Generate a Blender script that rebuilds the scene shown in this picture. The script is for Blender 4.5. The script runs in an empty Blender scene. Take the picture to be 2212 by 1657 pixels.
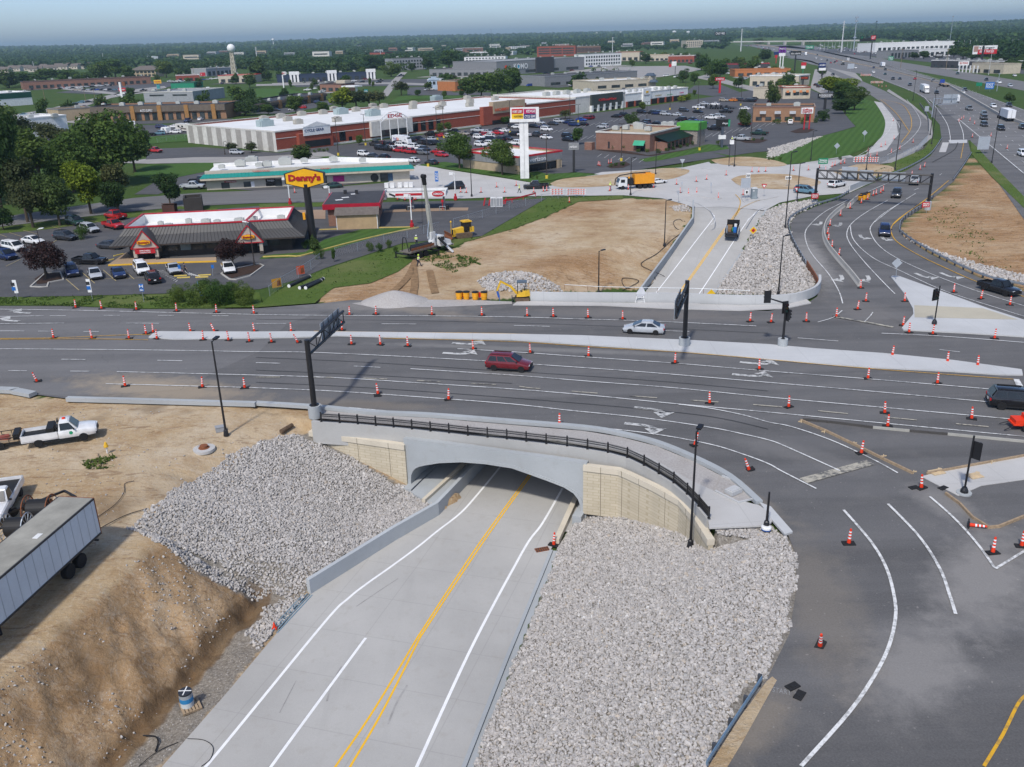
import bpy,bmesh,math,random
import numpy as np
from mathutils import Vector,Matrix
from mathutils.geometry import tessellate_polygon
R_=math.radians
SC=bpy.context.scene
COL=SC.collection
rnd=random.Random(7)
nr=np.random.default_rng(11)
# ------- camera, sky, sun, exposure
CH=33.0;FOC=1924.0;TH=R_(21.31);RO=R_(-1.55)
def ray(x,y,f=FOC):
 u,v=x-1106.0,y-828.5
 c,s=math.cos(RO),math.sin(RO)
 uu=c*u+s*v;vv=-s*u+c*v
 return Vector((uu,f*math.cos(TH)-vv*math.sin(TH),-f*math.sin(TH)-vv*math.cos(TH)))
cam_d=bpy.data.cameras.new('camera');cam=bpy.data.objects.new('camera',cam_d);COL.objects.link(cam)
right=(ray(1107,828.5)-ray(1106,828.5)).normalized()
down=(ray(1106,829.5)-ray(1106,828.5)).normalized()
back=-ray(1106,828.5).normalized()
m3=Matrix((right,-down,back)).transposed()
cam.matrix_world=Matrix.Translation((0,0,CH))@m3.to_4x4()
cam_d.sensor_fit='HORIZONTAL';cam_d.sensor_width=36;cam_d.lens=36*FOC/2212
cam_d.clip_start=0.5;cam_d.clip_end=30000
SC.camera=cam
SUN_EL=R_(52);SUN_DIR=Vector((0.36,0.93,0)).normalized()
W=bpy.data.worlds.new('World');SC.world=W;W.use_nodes=True
nt=W.node_tree;bg=nt.nodes['Background']
sky=nt.nodes.new('ShaderNodeTexSky');sky.sky_type='NISHITA';sky.sun_disc=False
sky.sun_elevation=SUN_EL
tosun=-SUN_DIR
sky.sun_rotation=math.atan2(tosun.x,tosun.y)%(2*math.pi)
sky.altitude=0;sky.air_density=0.6;sky.dust_density=1.35;sky.ozone_density=3.5
nt.links.new(sky.outputs[0],bg.inputs[0]);bg.inputs[1].default_value=0.15
sl=bpy.data.lights.new('sun','SUN');sl.energy=2.45;sl.angle=R_(4.0);sl.color=(1.0,0.955,0.89)
so=bpy.data.objects.new('sun',sl);COL.objects.link(so)
ld=Vector((SUN_DIR.x*math.cos(SUN_EL),SUN_DIR.y*math.cos(SUN_EL),-math.sin(SUN_EL)))
so.rotation_euler=ld.to_track_quat('-Z','Y').to_euler();so.location=(0,0,200)
SC.view_settings.view_transform='Standard';SC.view_settings.look='None'
SC.view_settings.exposure=0.42;SC.view_settings.gamma=1.0;SC.view_settings.use_curve_mapping=False
SC.cycles.max_bounces=5;SC.cycles.diffuse_bounces=3;SC.cycles.transparent_max_bounces=6
# ------- from picture points to places on the site
def P(x,y,z=0.0):
 d=ray(x,y);t=(z-CH)/d.z
 return Vector((d.x*t,d.y*t,z))
def Q(r,c,x,y):
 return((0,553,1106,1659)[c]+x/4.0,(0,216,432,648)[r]+y/4.0)
def LQ(r,c,s):return[Q(r,c,*map(float,t.split(',')))for t in s.split()]
def LD(s):return[tuple(map(float,t.split(',')))for t in s.split()]
def hgt(x,y,base):
 d=ray(x,y);t=base[1]/d.y
 return CH+d.z*t
def onplane(x,y,a,b):
 d=ray(x,y);n=Vector((-(b.y-a.y),b.x-a.x))
 t=(a.x*n.x+a.y*n.y)/(d.x*n.x+d.y*n.y)
 return Vector((d.x*t,d.y*t,CH+d.z*t))
def zr(y):
 if y<60:return-5.8+(60-y)*0.03
 if y<120:return-5.8
 if y>176:return 0.0
 t=(y-120)/56.0
 return-5.8*(1-(t*t*(3-2*t)*0.45+t*0.55))
def PR(x,y,dz=0.0):
 z=-5.0
 for _ in range(40):
  p=P(x,y,z+dz);z=0.5*z+0.5*zr(p.y)
 return Vector((p.x,p.y,zr(p.y)+dz))
def smooth(pts,n=6):
 pts=[Vector(p)for p in pts]
 if len(pts)<3:return pts
 out=[]
 for i in range(len(pts)-1):
  p0=pts[max(i-1,0)];p1=pts[i];p2=pts[i+1];p3=pts[min(i+2,len(pts)-1)]
  for k in range(n):
   t=k/n
   out.append(0.5*((2*p1)+(p2-p0)*t+(2*p0-5*p1+4*p2-p3)*t*t+(3*p1-p0-3*p2+p3)*t*t*t))
 out.append(pts[-1]);return out
 # ------- things and parts
def props(o,label=None,cat=None,group=None,kind=None):
 if label:o['label']=label
 if cat:o['category']=cat
 if group:o['group']=group
 if kind:o['kind']=kind
 return o
def thing(name,label,cat,loc=(0,0,0),rz=0.0,group=None):
 o=bpy.data.objects.new(name,None);COL.objects.link(o);o.empty_display_size=0.3
 o.location=loc;o.rotation_euler=(0,0,rz)
 return props(o,label,cat,group)
def dup(root,loc,rz,label,group=None,scale=None,recol=None):
 r=root.copy();COL.objects.link(r);r.location=loc;r.rotation_euler=(root.rotation_euler[0],root.rotation_euler[1],rz)
 if scale is not None:r.scale=(scale,)*3 if not hasattr(scale,'__len__')else scale
 r['label']=label
 if group:r['group']=group
 def kids(src,dst):
  for ch in list(src.children):
   c=ch.copy();COL.objects.link(c);c.parent=dst
   kids(ch,c)
 kids(root,r)
 return r
ORD=['first','second','third','fourth','fifth','sixth','seventh','eighth','ninth','tenth','eleventh','twelfth','thirteenth','fourteenth','fifteenth','sixteenth','seventeenth','eighteenth','nineteenth','twentieth']
TENS={2:'twent',3:'thirt',4:'fort',5:'fift',6:'sixt',7:'sevent',8:'eight',9:'ninet'}
def ordw(i):return ORD[i]if i<20 else(TENS[(i+1)//10]+'ieth' if(i+1)%10==0 else TENS[(i+1)//10]+'y-'+ORD[(i+1)%10-1])
class MB:
 """collects shapes and links them as one mesh object"""
 def __init__(s):s.v=[];s.f=[];s.m=[];s.cur=0
 def mat(s,i):s.cur=i;return s
 def add(s,vs,fs):
  o=len(s.v);s.v+=[tuple(v)for v in vs]
  for f in fs:s.f.append([i+o for i in f]);s.m.append(s.cur)
  return s
 def box(s,cx,cy,cz,sx,sy,sz,rz=0.0,tilt=None):
  hx,hy,hz=sx/2,sy/2,sz/2
  c,n=math.cos(rz),math.sin(rz);vs=[]
  for X,Y,Z in((-hx,-hy,-hz),(hx,-hy,-hz),(hx,hy,-hz),(-hx,hy,-hz),(-hx,-hy,hz),(hx,-hy,hz),(hx,hy,hz),(-hx,hy,hz)):
   p=Vector((X,Y,Z))
   if tilt:p=tilt@p
   vs.append((cx+p.x*c-p.y*n,cy+p.x*n+p.y*c,cz+p.z))
  return s.add(vs,[(0,3,2,1),(4,5,6,7),(0,1,5,4),(1,2,6,5),(2,3,7,6),(3,0,4,7)])
 def prism(s,poly,z0,z1):
  n=len(poly);a=sum(poly[i][0]*poly[(i+1)%n][1]-poly[(i+1)%n][0]*poly[i][1]for i in range(n))
  if a<0:poly=poly[::-1]
  zz0=z0 if hasattr(z0,'__len__')else[z0]*n
  vs=[(p[0],p[1],zz0[i])for i,p in enumerate(poly)]+[(p[0],p[1],z1)for p in poly]
  tris=tessellate_polygon([[Vector((p[0],p[1],0))for p in poly]])
  fs=[]
  for t in tris:
   A,B,C=(Vector(poly[i][:2])for i in t)
   if(B-A).cross(C-A)<0:t=t[::-1]
   fs.append(tuple(i+n for i in t));fs.append(tuple(t[::-1]))
  for i in range(n):j=(i+1)%n;fs.append((i,j,j+n,i+n))
  return s.add(vs,fs)
 def tube(s,a,b,r0,r1=None,n=10,cap=True):
  a=Vector(a);b=Vector(b);r1=r0 if r1 is None else r1
  d=(b-a).normalized();u=d.orthogonal().normalized();w=d.cross(u)
  vs=[]
  for p,r in((a,r0),(b,r1)):
   for k in range(n):
    t=2*math.pi*k/n;vs.append(p+u*(r*math.cos(t))+w*(r*math.sin(t)))
  fs=[(k,(k+1)%n,(k+1)%n+n,k+n)for k in range(n)]
  if cap:fs+=[tuple(range(n))[::-1],tuple(range(n,2*n))]
  return s.add(vs,fs)
 def path(s,pts,r,n=6):
  for a,b in zip(pts[:-1],pts[1:]):
   if(Vector(b)-Vector(a)).length>1e-4:s.tube(a,b,r,r,n)
  return s
 def lathe(s,prof,cx=0,cy=0,n=16,ax=None):
  vs=[];m=len(prof)
  for r,z in prof:
   for k in range(n):
    t=2*math.pi*k/n;vs.append((cx+r*math.cos(t),cy+r*math.sin(t),z))
  fs=[]
  for i in range(m-1):
   for k in range(n):fs.append((i*n+k,i*n+(k+1)%n,(i+1)*n+(k+1)%n,(i+1)*n+k))
  fs+=[tuple(range(n))[::-1],tuple(range((m-1)*n,m*n))]
  return s.add(vs,fs)
 def quad(s,a,b,c,d):return s.add([a,b,c,d],[(0,1,2,3)])
 def beam(s,a,b,w,h):
  a=Vector(a);b=Vector(b);d=b-a;L=d.length;d.normalize()
  up=Vector((0,0,1))if abs(d.z)<0.99 else Vector((0,1,0))
  r=d.cross(up).normalized();u=r.cross(d)
  vs=[p+r*(i*w/2)+u*(j*h/2)for p in(a,b)for i,j in((-1,-1),(1,-1),(1,1),(-1,1))]
  return s.add(vs,[(0,1,2,3),(4,7,6,5),(0,4,5,1),(1,5,6,2),(2,6,7,3),(3,7,4,0)])
 def strip(s,pts,w,h,z_off=0.0):
  """upright-sided ribbon (wall, kerb) following pts; the pts are its foot"""
  pts=[Vector(p)for p in pts];n=len(pts);vs=[]
  for i,p in enumerate(pts):
   d=(pts[min(i+1,n-1)]-pts[max(i-1,0)]);d.z=0;d.normalize()
   r=Vector((d.y,-d.x,0))
   hh=h[i]if hasattr(h,'__len__')else h
   for k,zz in((-1,0),(1,0),(1,hh),(-1,hh)):vs.append(p+r*(k*w/2)+Vector((0,0,zz+z_off)))
  fs=[]
  for i in range(n-1):
   o=i*4
   for k in range(4):fs.append((o+k,o+(k+1)%4,o+4+(k+1)%4,o+4+k))
  fs+=[(0,3,2,1),(n*4-4,n*4-3,n*4-2,n*4-1)]
  return s.add(vs,fs)
 def build(s,name,mats,parent=None,smooth_=False,fix=True):
  me=bpy.data.meshes.new(name);me.from_pydata(s.v,[],s.f)
  for m in(mats if isinstance(mats,(list,tuple))else[mats]):me.materials.append(m)
  me.polygons.foreach_set('material_index',s.m)
  if fix:
   bm=bmesh.new();bm.from_mesh(me);bmesh.ops.recalc_face_normals(bm,faces=bm.faces);bm.to_mesh(me);bm.free()
  if smooth_:me.polygons.foreach_set('use_smooth',[True]*len(me.polygons))
  me.update()
  o=bpy.data.objects.new(name,me);COL.objects.link(o)
  if parent:o.parent=parent
  return o
def np_obj(name,verts,faces,mat,parent=None,smooth_=False):
 """big meshes: verts (n,3), faces (m,3 or 4)"""
 me=bpy.data.meshes.new(name);k=faces.shape[1]
 me.vertices.add(len(verts));me.vertices.foreach_set('co',np.asarray(verts,np.float32).ravel())
 me.loops.add(faces.size);me.loops.foreach_set('vertex_index',faces.astype(np.int32).ravel())
 me.polygons.add(len(faces));me.polygons.foreach_set('loop_start',np.arange(0,faces.size,k,dtype=np.int32))
 me.polygons.foreach_set('use_smooth',np.full(len(faces),smooth_,bool))
 me.materials.append(mat);me.update(calc_edges=True)
 o=bpy.data.objects.new(name,me);COL.objects.link(o)
 if parent:o.parent=parent
 return o
 # ------- materials
MATS={}
class NT:
 def __init__(s,name):
  s.m=bpy.data.materials.new(name);s.m.use_nodes=True;s.t=s.m.node_tree
  s.b=s.t.nodes['Principled BSDF'];s.pos=None
 def n(s,typ,**kw):
  x=s.t.nodes.new(typ)
  for k,v in kw.items():setattr(x,k,v)
  return x
 def l(s,a,b):s.t.links.new(a,b)
 def coord(s,obj=False):
  if obj:return s.n('ShaderNodeTexCoord').outputs['Object']
  if s.pos is None:s.pos=s.n('ShaderNodeNewGeometry').outputs['Position']
  return s.pos
 def noise(s,scale,detail=4,rough=.55,obj=False,stretch=None,rot=0.0,dist=0.0):
  x=s.n('ShaderNodeTexNoise');x.inputs['Scale'].default_value=scale;x.inputs['Detail'].default_value=detail
  x.inputs['Roughness'].default_value=rough;x.inputs['Distortion'].default_value=dist
  c=s.coord(obj)
  if stretch:
   mp=s.n('ShaderNodeMapping');mp.inputs['Scale'].default_value=stretch;mp.inputs['Rotation'].default_value=(0,0,rot)
   s.l(c,mp.inputs[0]);c=mp.outputs[0]
  s.l(c,x.inputs['Vector']);return x.outputs['Fac']
 def ramp(s,fac,stops):
  r=s.n('ShaderNodeValToRGB');e=r.color_ramp.elements
  while len(e)<len(stops):e.new(0.5)
  for i,(p,c)in enumerate(stops):
   e[i].position=p;e[i].color=(c[0],c[1],c[2],1)if hasattr(c,'__len__')else(c,c,c,1)
  s.l(fac,r.inputs[0]);return r.outputs[0]
 def mix(s,fac,a,b,mode='MIX'):
  x=s.n('ShaderNodeMix',data_type='RGBA',blend_type=mode)
  for sock,v in((x.inputs[0],fac),(x.inputs[6],a),(x.inputs[7],b)):
   if hasattr(v,'is_linked'):s.l(v,sock)
   elif hasattr(v,'__len__'):sock.default_value=(v[0],v[1],v[2],1)
   else:sock.default_value=v
  return x.outputs[2]
 def math(s,op,a,b=0.0):
  x=s.n('ShaderNodeMath',operation=op)
  for sock,v in((x.inputs[0],a),(x.inputs[1],b)):
   if hasattr(v,'is_linked'):s.l(v,sock)
   else:sock.default_value=v
  return x.outputs[0]
 def bump(s,h,strength=.4,dist=.05):
  x=s.n('ShaderNodeBump');x.inputs['Strength'].default_value=strength;x.inputs['Distance'].default_value=dist
  s.l(h,x.inputs['Height']);s.l(x.outputs[0],s.b.inputs['Normal'])
 def out(s,col,rough=.8,metal=0.0,spec=.3):
  if hasattr(col,'is_linked'):s.l(col,s.b.inputs['Base Color'])
  else:s.b.inputs['Base Color'].default_value=(*col,1)
  s.b.inputs['Roughness'].default_value=rough;s.b.inputs['Metallic'].default_value=metal
  s.b.inputs['Specular IOR Level'].default_value=spec
  return s.m
def mat(name,col,rough=.75,var=.18,scale=.8,metal=0.0,spec=.3,obj=True):
 """painted / plain surface with a little wear"""
 if name in MATS:return MATS[name]
 k=NT(name);f=k.noise(scale,5,.6,obj=obj);f2=k.noise(scale*9,3,.6,obj=obj)
 lo=tuple(c*(1-var)for c in col);hi=tuple(min(1,c*(1+var*.6))for c in col)
 c=k.ramp(f,[(.3,lo),(.7,hi)]);c=k.mix(.12,c,k.ramp(f2,[(.3,tuple(x*.6 for x in col)),(.7,hi)]))
 MATS[name]=k.out(c,rough,metal,spec);return MATS[name]
def glass(name,col=(.012,.015,.018),rough=.08):
 if name in MATS:return MATS[name]
 k=NT(name);f=k.noise(.35,2,obj=True)
 MATS[name]=k.out(k.ramp(f,[(.35,tuple(c*.6 for c in col)),(.65,tuple(c*1.6 for c in col))]),rough,0,.5);return MATS[name]
def asphalt(name,base,tint=(1,1,1.02),dust=.35,spots=(),rot=18.7,lanes=.75):
 """spots: (place, long radius, short radius, direction, strength, colour) of dust and tracked-on soil"""
 k=NT(name)
 big=k.noise(.045,5,.6);streak=k.noise(.42,5,.6,stretch=(.03,1.0,1),rot=R_(rot));fine=k.noise(9,3,.7);mid=k.noise(.35,7,.68);lane=k.noise(.30,2,.4,stretch=(.012,1.0,1),rot=R_(rot))
 b=[base*t for t in tint]
 c=k.ramp(big,[(.3,[x*.80 for x in b]),(.7,[x*1.22 for x in b])])
 c=k.mix(k.ramp(lane,[(.38,lanes),(.55,0)]),c,[x*.62 for x in b])
 c=k.mix(k.ramp(streak,[(.45,0),(.75,.6)]),c,[x*1.55 for x in b])
 c=k.mix(k.ramp(mid,[(.5,0),(.8,dust)]),c,(.23,.215,.195))
 for p,ra,rb,ang,st,col in spots:
  mp=k.n('ShaderNodeMapping',vector_type='TEXTURE');mp.inputs['Location'].default_value=(p.x,p.y,0);mp.inputs['Rotation'].default_value=(0,0,R_(ang));mp.inputs['Scale'].default_value=(ra,rb,1e6);k.l(k.coord(),mp.inputs[0])
  ln=k.n('ShaderNodeVectorMath',operation='LENGTH');k.l(mp.outputs[0],ln.inputs[0]);d=k.math('ADD',ln.outputs['Value'],k.math('MULTIPLY',k.math('SUBTRACT',k.noise(.6,6,.7),.5),1.3))
  c=k.mix(k.ramp(d,[(.35,st),(1.0,0)]),c,col)
 c=k.mix(.35,c,k.ramp(fine,[(.3,[x*.6 for x in b]),(.75,[x*1.6 for x in b])]))
 sp=k.noise(3.1,2,.5);c=k.mix(k.ramp(sp,[(.70,0),(.74,.35)]),c,(.34,.32,.29))
 k.bump(fine,.25,.02)
 v=k.n('ShaderNodeTexVoronoi',feature='DISTANCE_TO_EDGE');v.inputs['Scale'].default_value=.085;w=k.n('ShaderNodeTexNoise');w.inputs['Scale'].default_value=.3;w.inputs['Detail'].default_value=6;k.l(k.coord(),w.inputs['Vector'])
 ad=k.n('ShaderNodeVectorMath',operation='MULTIPLY_ADD');k.l(w.outputs['Color'],ad.inputs[0]);ad.inputs[1].default_value=(5,5,0);k.l(k.coord(),ad.inputs[2]);k.l(ad.outputs[0],v.inputs['Vector'])
 c=k.mix(k.ramp(v.outputs['Distance'],[(.0,.32 if base>.12 else.06),(.004,0)]),c,[x*.35 for x in b])
 MATS[name]=k.out(c,.85,0,.25);return MATS[name]
def concrete(name,base=(.40,.39,.37),joints=None,stain=.4,rot=0.0):
 k=NT(name);big=k.noise(.12,5,.6);mid=k.noise(1.1,6,.65);fine=k.noise(14,3,.6);st=k.noise(.8,5,.6,stretch=(1,.12,1),rot=R_(-28))
 c=k.ramp(big,[(.3,[x*.86 for x in base]),(.7,[min(1,x*1.1)for x in base])])
 c=k.mix(k.ramp(st,[(.55,0),(.85,stain*.6)]),c,[x*.62 for x in base])
 c=k.mix(k.ramp(mid,[(.55,0),(.8,stain)]),c,[base[0]*.75,base[1]*.70,base[2]*.62])
 c=k.mix(.18,c,k.ramp(fine,[(.3,[x*.7 for x in base]),(.7,[min(1,x*1.2)for x in base])]))
 if joints:
  br=k.n('ShaderNodeTexBrick');br.inputs['Scale'].default_value=1.0;br.inputs['Brick Width'].default_value=joints[0];br.inputs['Row Height'].default_value=joints[1]
  br.inputs['Mortar Size'].default_value=.035;br.offset=0.0
  mp=k.n('ShaderNodeMapping');mp.inputs['Rotation'].default_value=(0,0,rot);k.l(k.coord(),mp.inputs[0]);k.l(mp.outputs[0],br.inputs['Vector'])
  c=k.mix(k.math('MULTIPLY',br.outputs['Fac'],.22),c,[x*.45 for x in base])
 k.bump(fine,.15,.01)
 MATS[name]=k.out(c,.8,0,.3);return MATS[name]
def grass(name,a=(.035,.075,.014),b=(.075,.125,.025),dry=(.16,.14,.06),dryness=.35,mow=0):
 k=NT(name);big=k.noise(.06,5,.65);mid=k.noise(.9,6,.7);fine=k.noise(7,4,.7)
 c=k.ramp(mid,[(.25,a),(.75,b)])
 c=k.mix(k.ramp(big,[(.5,0),(.75,dryness)]),c,dry)
 c=k.mix(.5,c,k.ramp(fine,[(.25,[x*.45 for x in a]),(.75,[x*1.35 for x in b])]))
 if mow:
  w=k.n('ShaderNodeTexWave');w.inputs['Scale'].default_value=.16;w.inputs['Distortion'].default_value=1.5
  mp=k.n('ShaderNodeMapping');mp.inputs['Rotation'].default_value=(0,0,R_(mow));k.l(k.coord(),mp.inputs[0]);k.l(mp.outputs[0],w.inputs['Vector'])
  c=k.mix(k.math('MULTIPLY',w.outputs['Fac'],.35),c,[x*1.5 for x in b])
 k.bump(fine,.8,.12)
 MATS[name]=k.out(c,.95,0,.1);return MATS[name]
def dirt_nodes(k,orange=None):
 big=k.noise(.09,6,.62);mid=k.noise(.45,8,.7);fine=k.noise(4.0,6,.75);rill=k.noise(.9,7,.68,stretch=(.3,1.1,1),rot=R_(35),dist=1.8);track=k.noise(.8,6,.7,stretch=(.22,1.0,1),rot=R_(-14),dist=1.6)
 c=k.ramp(big,[(.28,(.26,.155,.075)),(.45,(.41,.30,.175)),(.6,(.47,.375,.255)),(.75,(.50,.43,.33))])
 if orange is not None:c=k.mix(orange,c,k.ramp(big,[(.3,(.23,.125,.055)),(.5,(.34,.205,.10)),(.7,(.42,.29,.165))]))
 c=k.mix(k.ramp(mid,[(.48,0),(.72,.6)]),c,(.25,.145,.065))
 c=k.mix(k.ramp(track,[(.52,0),(.70,.4)]),c,(.52,.45,.35))
 c=k.mix(k.ramp(rill,[(.56,0),(.62,.55)]),c,(.18,.105,.055))
 c=k.mix(k.ramp(fine,[(.52,0),(.70,.5)]),c,(.52,.47,.40))
 c=k.mix(k.ramp(fine,[(.28,.6),(.42,0)]),c,(.13,.08,.045))
 if orange is not None:
  wn=k.n('ShaderNodeTexNoise');wn.inputs['Scale'].default_value=.7;wn.inputs['Detail'].default_value=7;k.l(k.coord(),wn.inputs['Vector']);ad=k.n('ShaderNodeVectorMath',operation='MULTIPLY_ADD');k.l(wn.outputs['Color'],ad.inputs[0]);ad.inputs[1].default_value=(2.2,2.2,0);k.l(k.coord(),ad.inputs[2])
  mp=k.n('ShaderNodeMapping');mp.inputs['Rotation'].default_value=(0,0,R_(38));mp.inputs['Scale'].default_value=(.22,1.1,1);k.l(ad.outputs[0],mp.inputs[0]);vo=k.n('ShaderNodeTexVoronoi',feature='DISTANCE_TO_EDGE');vo.inputs['Scale'].default_value=.75;k.l(mp.outputs[0],vo.inputs['Vector'])
  c=k.mix(k.math('MULTIPLY',orange,k.ramp(vo.outputs['Distance'],[(.0,.55),(.06,0)])),c,(.13,.075,.035))
 h=k.math('ADD',k.math('MULTIPLY',fine,.5),k.math('ADD',k.math('MULTIPLY',mid,1.2),k.math('MULTIPLY',rill,-.3)))
 return c,h
def leaf(name,a,b,dark=.5):
 k=NT(name);g=k.n('ShaderNodeNewGeometry');oi=k.n('ShaderNodeObjectInfo')
 c=k.ramp(g.outputs['Random Per Island'],[(.0,[x*dark for x in a]),(.45,a),(1.0,b)])
 hs=k.n('ShaderNodeHueSaturation');k.l(c,hs.inputs['Color'])
 mr=k.n('ShaderNodeMapRange');k.l(oi.outputs['Random'],mr.inputs[0]);mr.inputs[3].default_value=.475;mr.inputs[4].default_value=.52;k.l(mr.outputs[0],hs.inputs['Hue'])
 mv=k.n('ShaderNodeMapRange');k.l(oi.outputs['Random'],mv.inputs[0]);mv.inputs[3].default_value=1.25;mv.inputs[4].default_value=.75;k.l(mv.outputs[0],hs.inputs['Value'])
 k.out(hs.outputs[0],.7,0,.25)
 tr=k.n('ShaderNodeBsdfTranslucent');k.l(hs.outputs[0],tr.inputs[0]);ms=k.n('ShaderNodeMixShader');ms.inputs[0].default_value=.4
 o=k.t.nodes['Material Output'];k.l(k.b.outputs[0],ms.inputs[1]);k.l(tr.outputs[0],ms.inputs[2]);k.l(ms.outputs[0],o.inputs[0])
 MATS[name]=k.m;return k.m
def brickm(name,a,b,mortar,w=.6,h=.2,ms=.012,obj=True):
 """masonry: courses run round an upright wall"""
 k=NT(name);co=k.n('ShaderNodeTexCoord').outputs['Object'];sx=k.n('ShaderNodeSeparateXYZ');k.l(co,sx.inputs[0])
 cb=k.n('ShaderNodeCombineXYZ');k.l(k.math('ADD',sx.outputs[0],sx.outputs[1]),cb.inputs[0]);k.l(sx.outputs[2],cb.inputs[1])
 br=k.n('ShaderNodeTexBrick');k.l(cb.outputs[0],br.inputs['Vector']);br.inputs['Scale'].default_value=1
 br.inputs['Brick Width'].default_value=w;br.inputs['Row Height'].default_value=h;br.inputs['Mortar Size'].default_value=ms
 br.inputs['Color1'].default_value=(*a,1);br.inputs['Color2'].default_value=(*b,1);br.inputs['Mortar'].default_value=(*mortar,1)
 f=k.noise(.5,5,.6,obj=True)
 c=k.mix(k.ramp(f,[(.3,.35),(.7,0)]),br.outputs['Color'],[x*.6 for x in a])
 k.bump(br.outputs['Fac'],-.35,.03)
 MATS[name]=k.out(c,.85,0,.2);return MATS[name]
WHITE=mat('white_paint',(.74,.74,.72),.6);OFFW=mat('off_white_stucco',(.60,.58,.53),.85);BLACKM=mat('black_metal',(.012,.012,.014),.45,spec=.5)
STEEL=mat('galvanised_steel',(.42,.46,.50),.45,.15,3,.6);DARKM=mat('dark_metal',(.03,.03,.033),.5);RUBBER=mat('black_rubber',(.018,.018,.019),.8)
RED=mat('red_paint',(.42,.02,.03),.45);YEL=mat('yellow_paint',(.72,.42,.03),.55);ORNG=mat('safety_orange',(.72,.045,.012),.5,.12,6);REFL=mat('reflective_white',(.78,.78,.78),.4)
BLUE=mat('blue_paint',(.03,.10,.36),.5);GREENP=mat('green_paint',(.02,.28,.13),.5);GREYP=mat('grey_paint',(.30,.31,.32),.6);TAN=mat('tan_stucco',(.42,.33,.22),.85)
SKIN=mat('skin',(.45,.27,.19),.6);WOOD=mat('weathered_wood',(.34,.25,.16),.85,.3,4);RUST=mat('rusty_iron',(.22,.08,.035),.85,.35,5)
GLASS=glass('dark_glass');GLASS2=glass('shop_glass',(.035,.042,.045),.15);YELL=mat('hi_vis_yellow',(.62,.80,.05),.7)
TXT={}
def text_mesh(s,bold=0.0):
 key=(s,bold)
 if key in TXT:return TXT[key]
 cu=bpy.data.curves.new('lettering','FONT');cu.body=s;cu.align_x='CENTER';cu.align_y='CENTER';cu.size=1.0;cu.extrude=.03;cu.offset=bold;cu.resolution_u=2
 o=bpy.data.objects.new('tmp',cu);COL.objects.link(o)
 me=bpy.data.meshes.new_from_object(o.evaluated_get(bpy.context.evaluated_depsgraph_get()));bpy.data.objects.remove(o)
 co=np.zeros(len(me.vertices)*3,np.float32);me.vertices.foreach_get('co',co);co=co.reshape(-1,3)
 mn,mx=co.min(0),co.max(0);co[:,:2]-=(mn[:2]+mx[:2])/2
 me.vertices.foreach_set('co',co.ravel());me.update()
 TXT[key]=(me,mx[0]-mn[0],mx[1]-mn[1]);return TXT[key]
def text(s,width,height,m,parent,loc,rz=0.0,bold=.012,name='lettering',depth=1.0):
 """upright lettering facing -Y of its parent, stretched to width x height"""
 me0,w,h=text_mesh(s,bold);me=me0.copy();me.materials.clear();me.materials.append(m)
 o=bpy.data.objects.new(name,me);COL.objects.link(o);o.parent=parent
 o.location=loc;o.rotation_euler=(R_(90),0,rz);o.scale=(width/w,height/h,depth);return o
def frame(a,b):
 """local axes of an upright face from a (left) to b (right): angle about Z so that local X runs a->b and -Y faces the viewer"""
 return math.atan2(b.y-a.y,b.x-a.x)
 # ------- materials of the ground
DUST,SOIL=(.30,.285,.265),(.36,.29,.20)
def spot(px,px2,rb,st,col):p,q=P(*px),P(*px2);return((p+q)/2,(q-p).length/2,rb,math.degrees(math.atan2(q.y-p.y,q.x-p.x)),st,col)
SPOTS=[spot((1880,1560),(2060,1330),3.4,.75,DUST),spot((2060,1400),(2180,1120),3.6,.8,DUST),spot((1720,1120),(1860,1560),3.0,.6,(.22,.19,.15)),spot((1560,1657),(1720,1480),1.6,.4,SOIL),spot((1500,1000),(1720,1150),1.6,.6,(.30,.25,.19)),spot((1960,1040),(2130,1140),2.2,.6,DUST),spot((120,815),(600,868),4.2,.95,SOIL),spot((560,862),(1000,885),1.6,.3,SOIL),spot((600,660),(1100,668),3.5,.7,(.27,.25,.225)),spot((800,655),(1100,700),2.0,.35,SOIL),spot((1100,668),(1700,690),3.0,.45,(.24,.21,.18)),spot((1720,500),(1800,640),3.0,.7,(.36,.345,.32)),spot((1800,640),(1960,720),5,.4,(.24,.22,.20)),spot((700,738),(1700,775),1.0,.5,(.30,.29,.27)),spot((1700,1000),(1740,960),8,.25,DUST)]
ASPH=asphalt('asphalt',.112,(1.02,1,.99),spots=SPOTS);ASPH_OLD=asphalt('worn_asphalt',.135,(1.02,1,.99),.3,SPOTS[6:8]);ASPH_LOT=asphalt('lot_asphalt',.075,(1,1,1.04),.35,rot=-40,lanes=.25)
CONC_U=concrete('road_concrete',(.40,.39,.365),(4.2,4.6),.55,R_(17));CONC_N=concrete('new_concrete',(.45,.44,.42),(3.6,3.6),.3,R_(-5));CONC_W=concrete('bright_concrete',(.47,.475,.47),(4.5,30),.15)
CONC_B=concrete('bridge_concrete',(.36,.38,.385),None,.5);CONC_S=concrete('street_concrete',(.30,.285,.265),(4,4),.3)
GRASS=grass('grass');LAWN=grass('lawn',(.034,.078,.016),(.06,.118,.026),(.12,.13,.05),.3,mow=25)
WEED=grass('rough_grass',(.045,.088,.016),(.10,.145,.032),(.27,.22,.12),.7)
GRAVEL=NT('gravel');_k=GRAVEL;_f=_k.noise(5.5,5,.8);_g=_k.noise(.4,4)
_c=_k.mix(.5,_k.ramp(_f,[(.3,(.20,.19,.18)),(.7,(.52,.50,.48))]),_k.ramp(_g,[(.3,(.34,.31,.28)),(.7,(.42,.40,.38))]));_k.bump(_f,.8,.08);GRAVEL=_k.out(_c,.95)
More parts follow.
